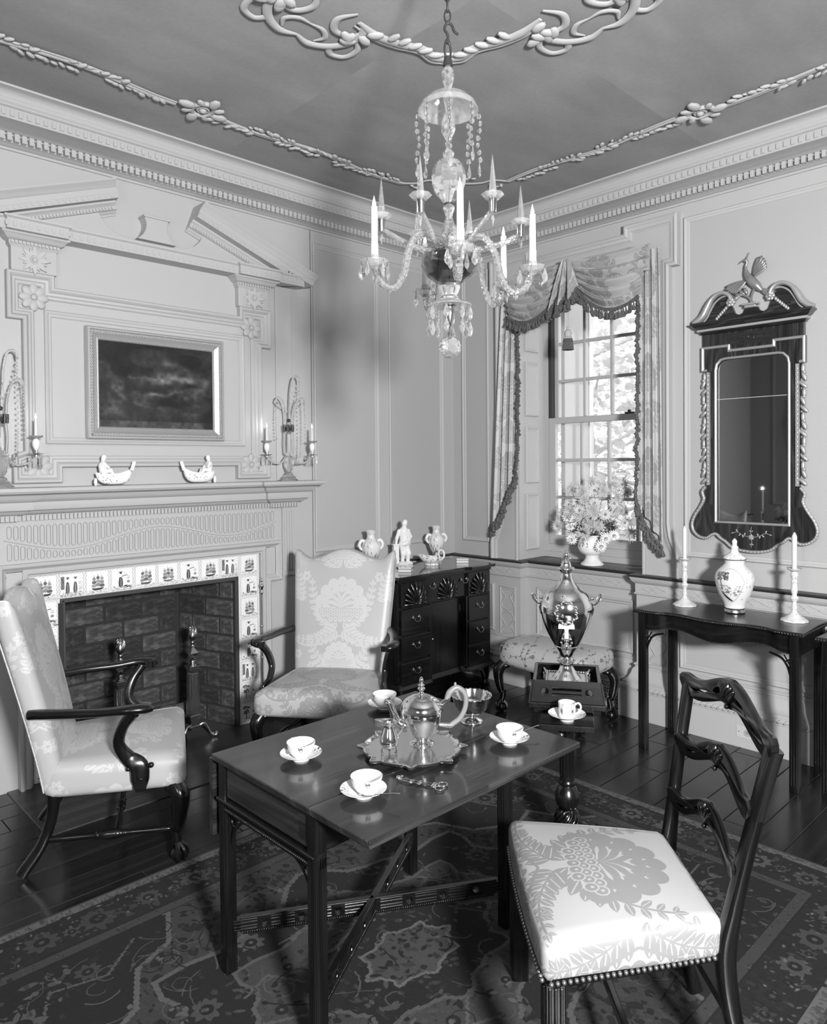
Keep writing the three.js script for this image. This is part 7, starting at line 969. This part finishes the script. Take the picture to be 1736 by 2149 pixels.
// ================================================================ the rear of the room, seen only in the pier mirror
{
  const m = thing('wall_mirror', 'carved dark mirror on the rear wall, seen reflected in the pier mirror', 'mirror', [.85, 2.15, RZ - .004], PI); const o = []; for (let i = 0; i < 60; i++) { const a = i / 60 * 2 * PI, r = 1 + .05 * cos(a * 9) + .03 * sin(a * 14); o.push([cos(a) * .3 * r, sin(a) * .55 * r]); } mesh('frame', extrude(o, .05, .008, [[[-.2, -.36], [.2, -.36], [.2, .36], [-.2, .36]]]), mGiltDark, m); mesh('looking_glass', span(-.21, .21, -.37, .37, .01, .014), mMirror, m); mesh('backing', span(-.22, .22, -.38, .38, .002, .008), mEbony, m);
  const t = thing('lamp_table', 'small dark round table near the rear wall, seen only in the mirror', 'table', [.84, 0, 4.78]); mesh('tabletop', lathe([[.001, .73], [.3, .73], [.305, .74], [.3, .752], [.001, .752]], 36), mWood, t); mesh('pedestal', turned([[.03, .73], [.025, .5], [.045, .35], [.03, .25], [.04, .12]], 20), mWood, t); for (let k = 0; k < 3; k++) mesh('leg', tube([[0, .14, .02], [0, .15, .12], [0, .06, .2], [0, .012, .26]], [.02, .02, .016, .012], { n: 14, m: 8, ref: [1, 0, 0] }).rotateY(k * 2.094), mWood, t);
  footedPot('white footed vase on the table at the rear, reflected in the mirror', [.93, .7525, 4.8], .8); const L = []; for (let i = 0; i < 12; i++) { const a = i * 2.4, d = .04 + .012 * i; L.push([cos(a) * d, .1 + .13 * ((i * 7) % 12) / 12, sin(a) * d, i % 3]); } bouquet([.93, .92, 4.8], L, 'vase at the rear of the room', 'rear vase'); potLeaves([.93, .92, 4.8], 60, .12, 'vase at the rear of the room');
  const s = thing('candlestick', 'silver candlestick with lit candle on the rear table, seen in the mirror', 'candlestick', [.68, .7525, 4.72]); mesh('stick', turned([[.001, 0], [.06, 0], [.055, .012], [.015, .03], [.012, .1], [.018, .15], [.01, .2], [.018, .27], [.016, .3]], 24), mSilver, s); mesh('candle', cyl(.011, .011, .26, 0, .43, 0, 14), mCandle, s); mesh('flame', T(flameG, [0, .562, 0], [0, 0, 0], 1.2), mFlame, s); const l = new THREE.PointLight(0xffffff, .04); l.position.set(0, .575, 0); l.castShadow = true; l.shadow.radius = .3; l.name = 'candle_light'; s.add(l);
}
// ================================================================ outdoors
{
  const g = struct('ground', span(-14, 16, -.6, -.5, -22, -.5), mat(.3, .95)); 
  const leafG = grid(2, 3, (u, v) => { const a = (u - .5) * 2, e = sin(Math.min(1, v * .95 + .05) * PI); return [a * .035 * e, .012 * sin(v * 3) + .006 * a * a, v * .1]; }), lm = [.5, .62, .78].map((v) => mat(v, .9, { transmission: .45, thickness: 0, side: THREE.DoubleSide })), bk = mat(.5, .95);
  const tree = (label, x, z, h, r, n) => { const t = thing('tree', label, 'tree', [x, -.5, z]); mesh('trunk', tube([[0, 0, 0], [.08, h * .35, .05], [-.05, h * .7, 0], [.05, h, .05]], [.13, .1, .06, .02], { n: 20, m: 9, ref: [1, 0, .2] }), bk, t);
    for (let b = 0; b < 7; b++) { const a = b * 2.4, y = h * (.3 + .09 * b); mesh('branch', tube([[0, y, 0], [cos(a) * r * .4, y + .25, sin(a) * r * .4], [cos(a) * r * .9, y + .5, sin(a) * r * .9]], [.04, .025, .008], { n: 10, m: 6, ref: [.1, 1, .2] }), bk, t); }
    lm.forEach((mt, k) => { const im = new THREE.InstancedMesh(leafG, mt, n), M = new THREE.Matrix4(), q = new THREE.Quaternion(); for (let i = 0; i < n; i++) { const a = rr(0, 6.28), d = r * Math.cbrt(rnd()), ph = Math.acos(rr(-1, 1)), cl = Math.floor(rnd() * 14), ca = cl * 2.4, cy = h * (.3 + .05 * cl), cr = r * .65; q.setFromEuler(new THREE.Euler(rr(-1.2, 1.2), rr(0, 6.28), rr(-.8, .8))); M.compose(V(cos(ca) * cr + cos(a) * sin(ph) * d * .55, cy + cos(ph) * d * .5, sin(ca) * cr + sin(a) * sin(ph) * d * .55), q, V(1, 1, 1).multiplyScalar(rr(.7, 1.5))); im.setMatrixAt(i, M); } im.name = 'foliage'; im.userData.kind = 'stuff'; shadowed(im); t.add(im); }); return t; };
  tree('leafy tree close outside the window at the left', -.9, -3.4, 4.6, 1.6, 900); tree('leafy tree outside the window at the right', .7, -3.0, 4.2, 1.45, 800); tree('leafy tree standing farther back behind the others', -1.5, -6.2, 6.5, 2.4, 1200);
  const sh = thing('exterior_shutter', 'pale louvred shutter folded back outside the left of the window', 'shutter', [.725, .95, -.475], .0); mesh('stile', rspan(-.02, .02, 0, 2.05, -.42, -.02, .004), mat(.4, .6), sh); mesh('edge_moulding', rspan(.018, .03, 0, 2.05, -.42, -.36, .003), mat(.62, .6), sh);
}
// ================================================================ the photographer's flood lamps beside the camera
for (const [i, f] of FLOODS.entries()) {
  const t = thing('flood_lamp', `photographic flood lamp on a tripod to the ${i ? 'left' : 'right'} of the camera, outside the picture`, 'lamp', f.at), d = V(f.aim[0] - f.at[0], f.aim[1] - f.at[1], f.aim[2] - f.at[2]).normalize(), q = new THREE.Quaternion().setFromUnitVectors(V(0, 0, 1), d), h = new THREE.Group(); h.name = 'head'; t.add(h); h.quaternion.copy(q);
  mesh('reflector', lathe([[.03, -.2], [.1, -.17], [.19, -.07], [.23, .06], [.232, .06], [.192, -.072], [.1, -.174], [.03, -.204]], 32).rotateX(PI / 2), mat(.3, .5), h); mesh('socket', cyl(.03, .03, .12, 0, 0, 0, 16).rotateX(PI / 2).translate(0, 0, -.26), mEbony, h);
  const em = new THREE.MeshPhysicalMaterial({ roughness: .5, emissive: 0xffffff, emissiveIntensity: f.power * .1 }); mesh('bulb', ball(.2, 0, 0, 0, 32, 20, [1, 1, .45]), em, h);
  mesh('stand', mg(cyl(.012, .014, f.at[1] - .25, 0, -(f.at[1] + .05) / 2 - .05, 0, 12), [0, 1, 2].map((k) => tube([[0, -f.at[1] + .45, 0], [cos(k * 2.094) * .3, -f.at[1] + .01, sin(k * 2.094) * .3]], [.009], { n: 2, m: 8, ref: [.2, .1, 1] }))), mIron, t);
  const s = new THREE.SpotLight(0xffffff, f.power, 0, 1.3, .85, 2); s.position.set(0, 0, 0); s.target.position.copy(d.clone().multiplyScalar(2)); s.castShadow = true; s.shadow.radius = 10; s.shadow.mapSize.set(2048, 2048); s.name = 'flood_light'; t.add(s, s.target);
}
renderer.render(scene, camera);
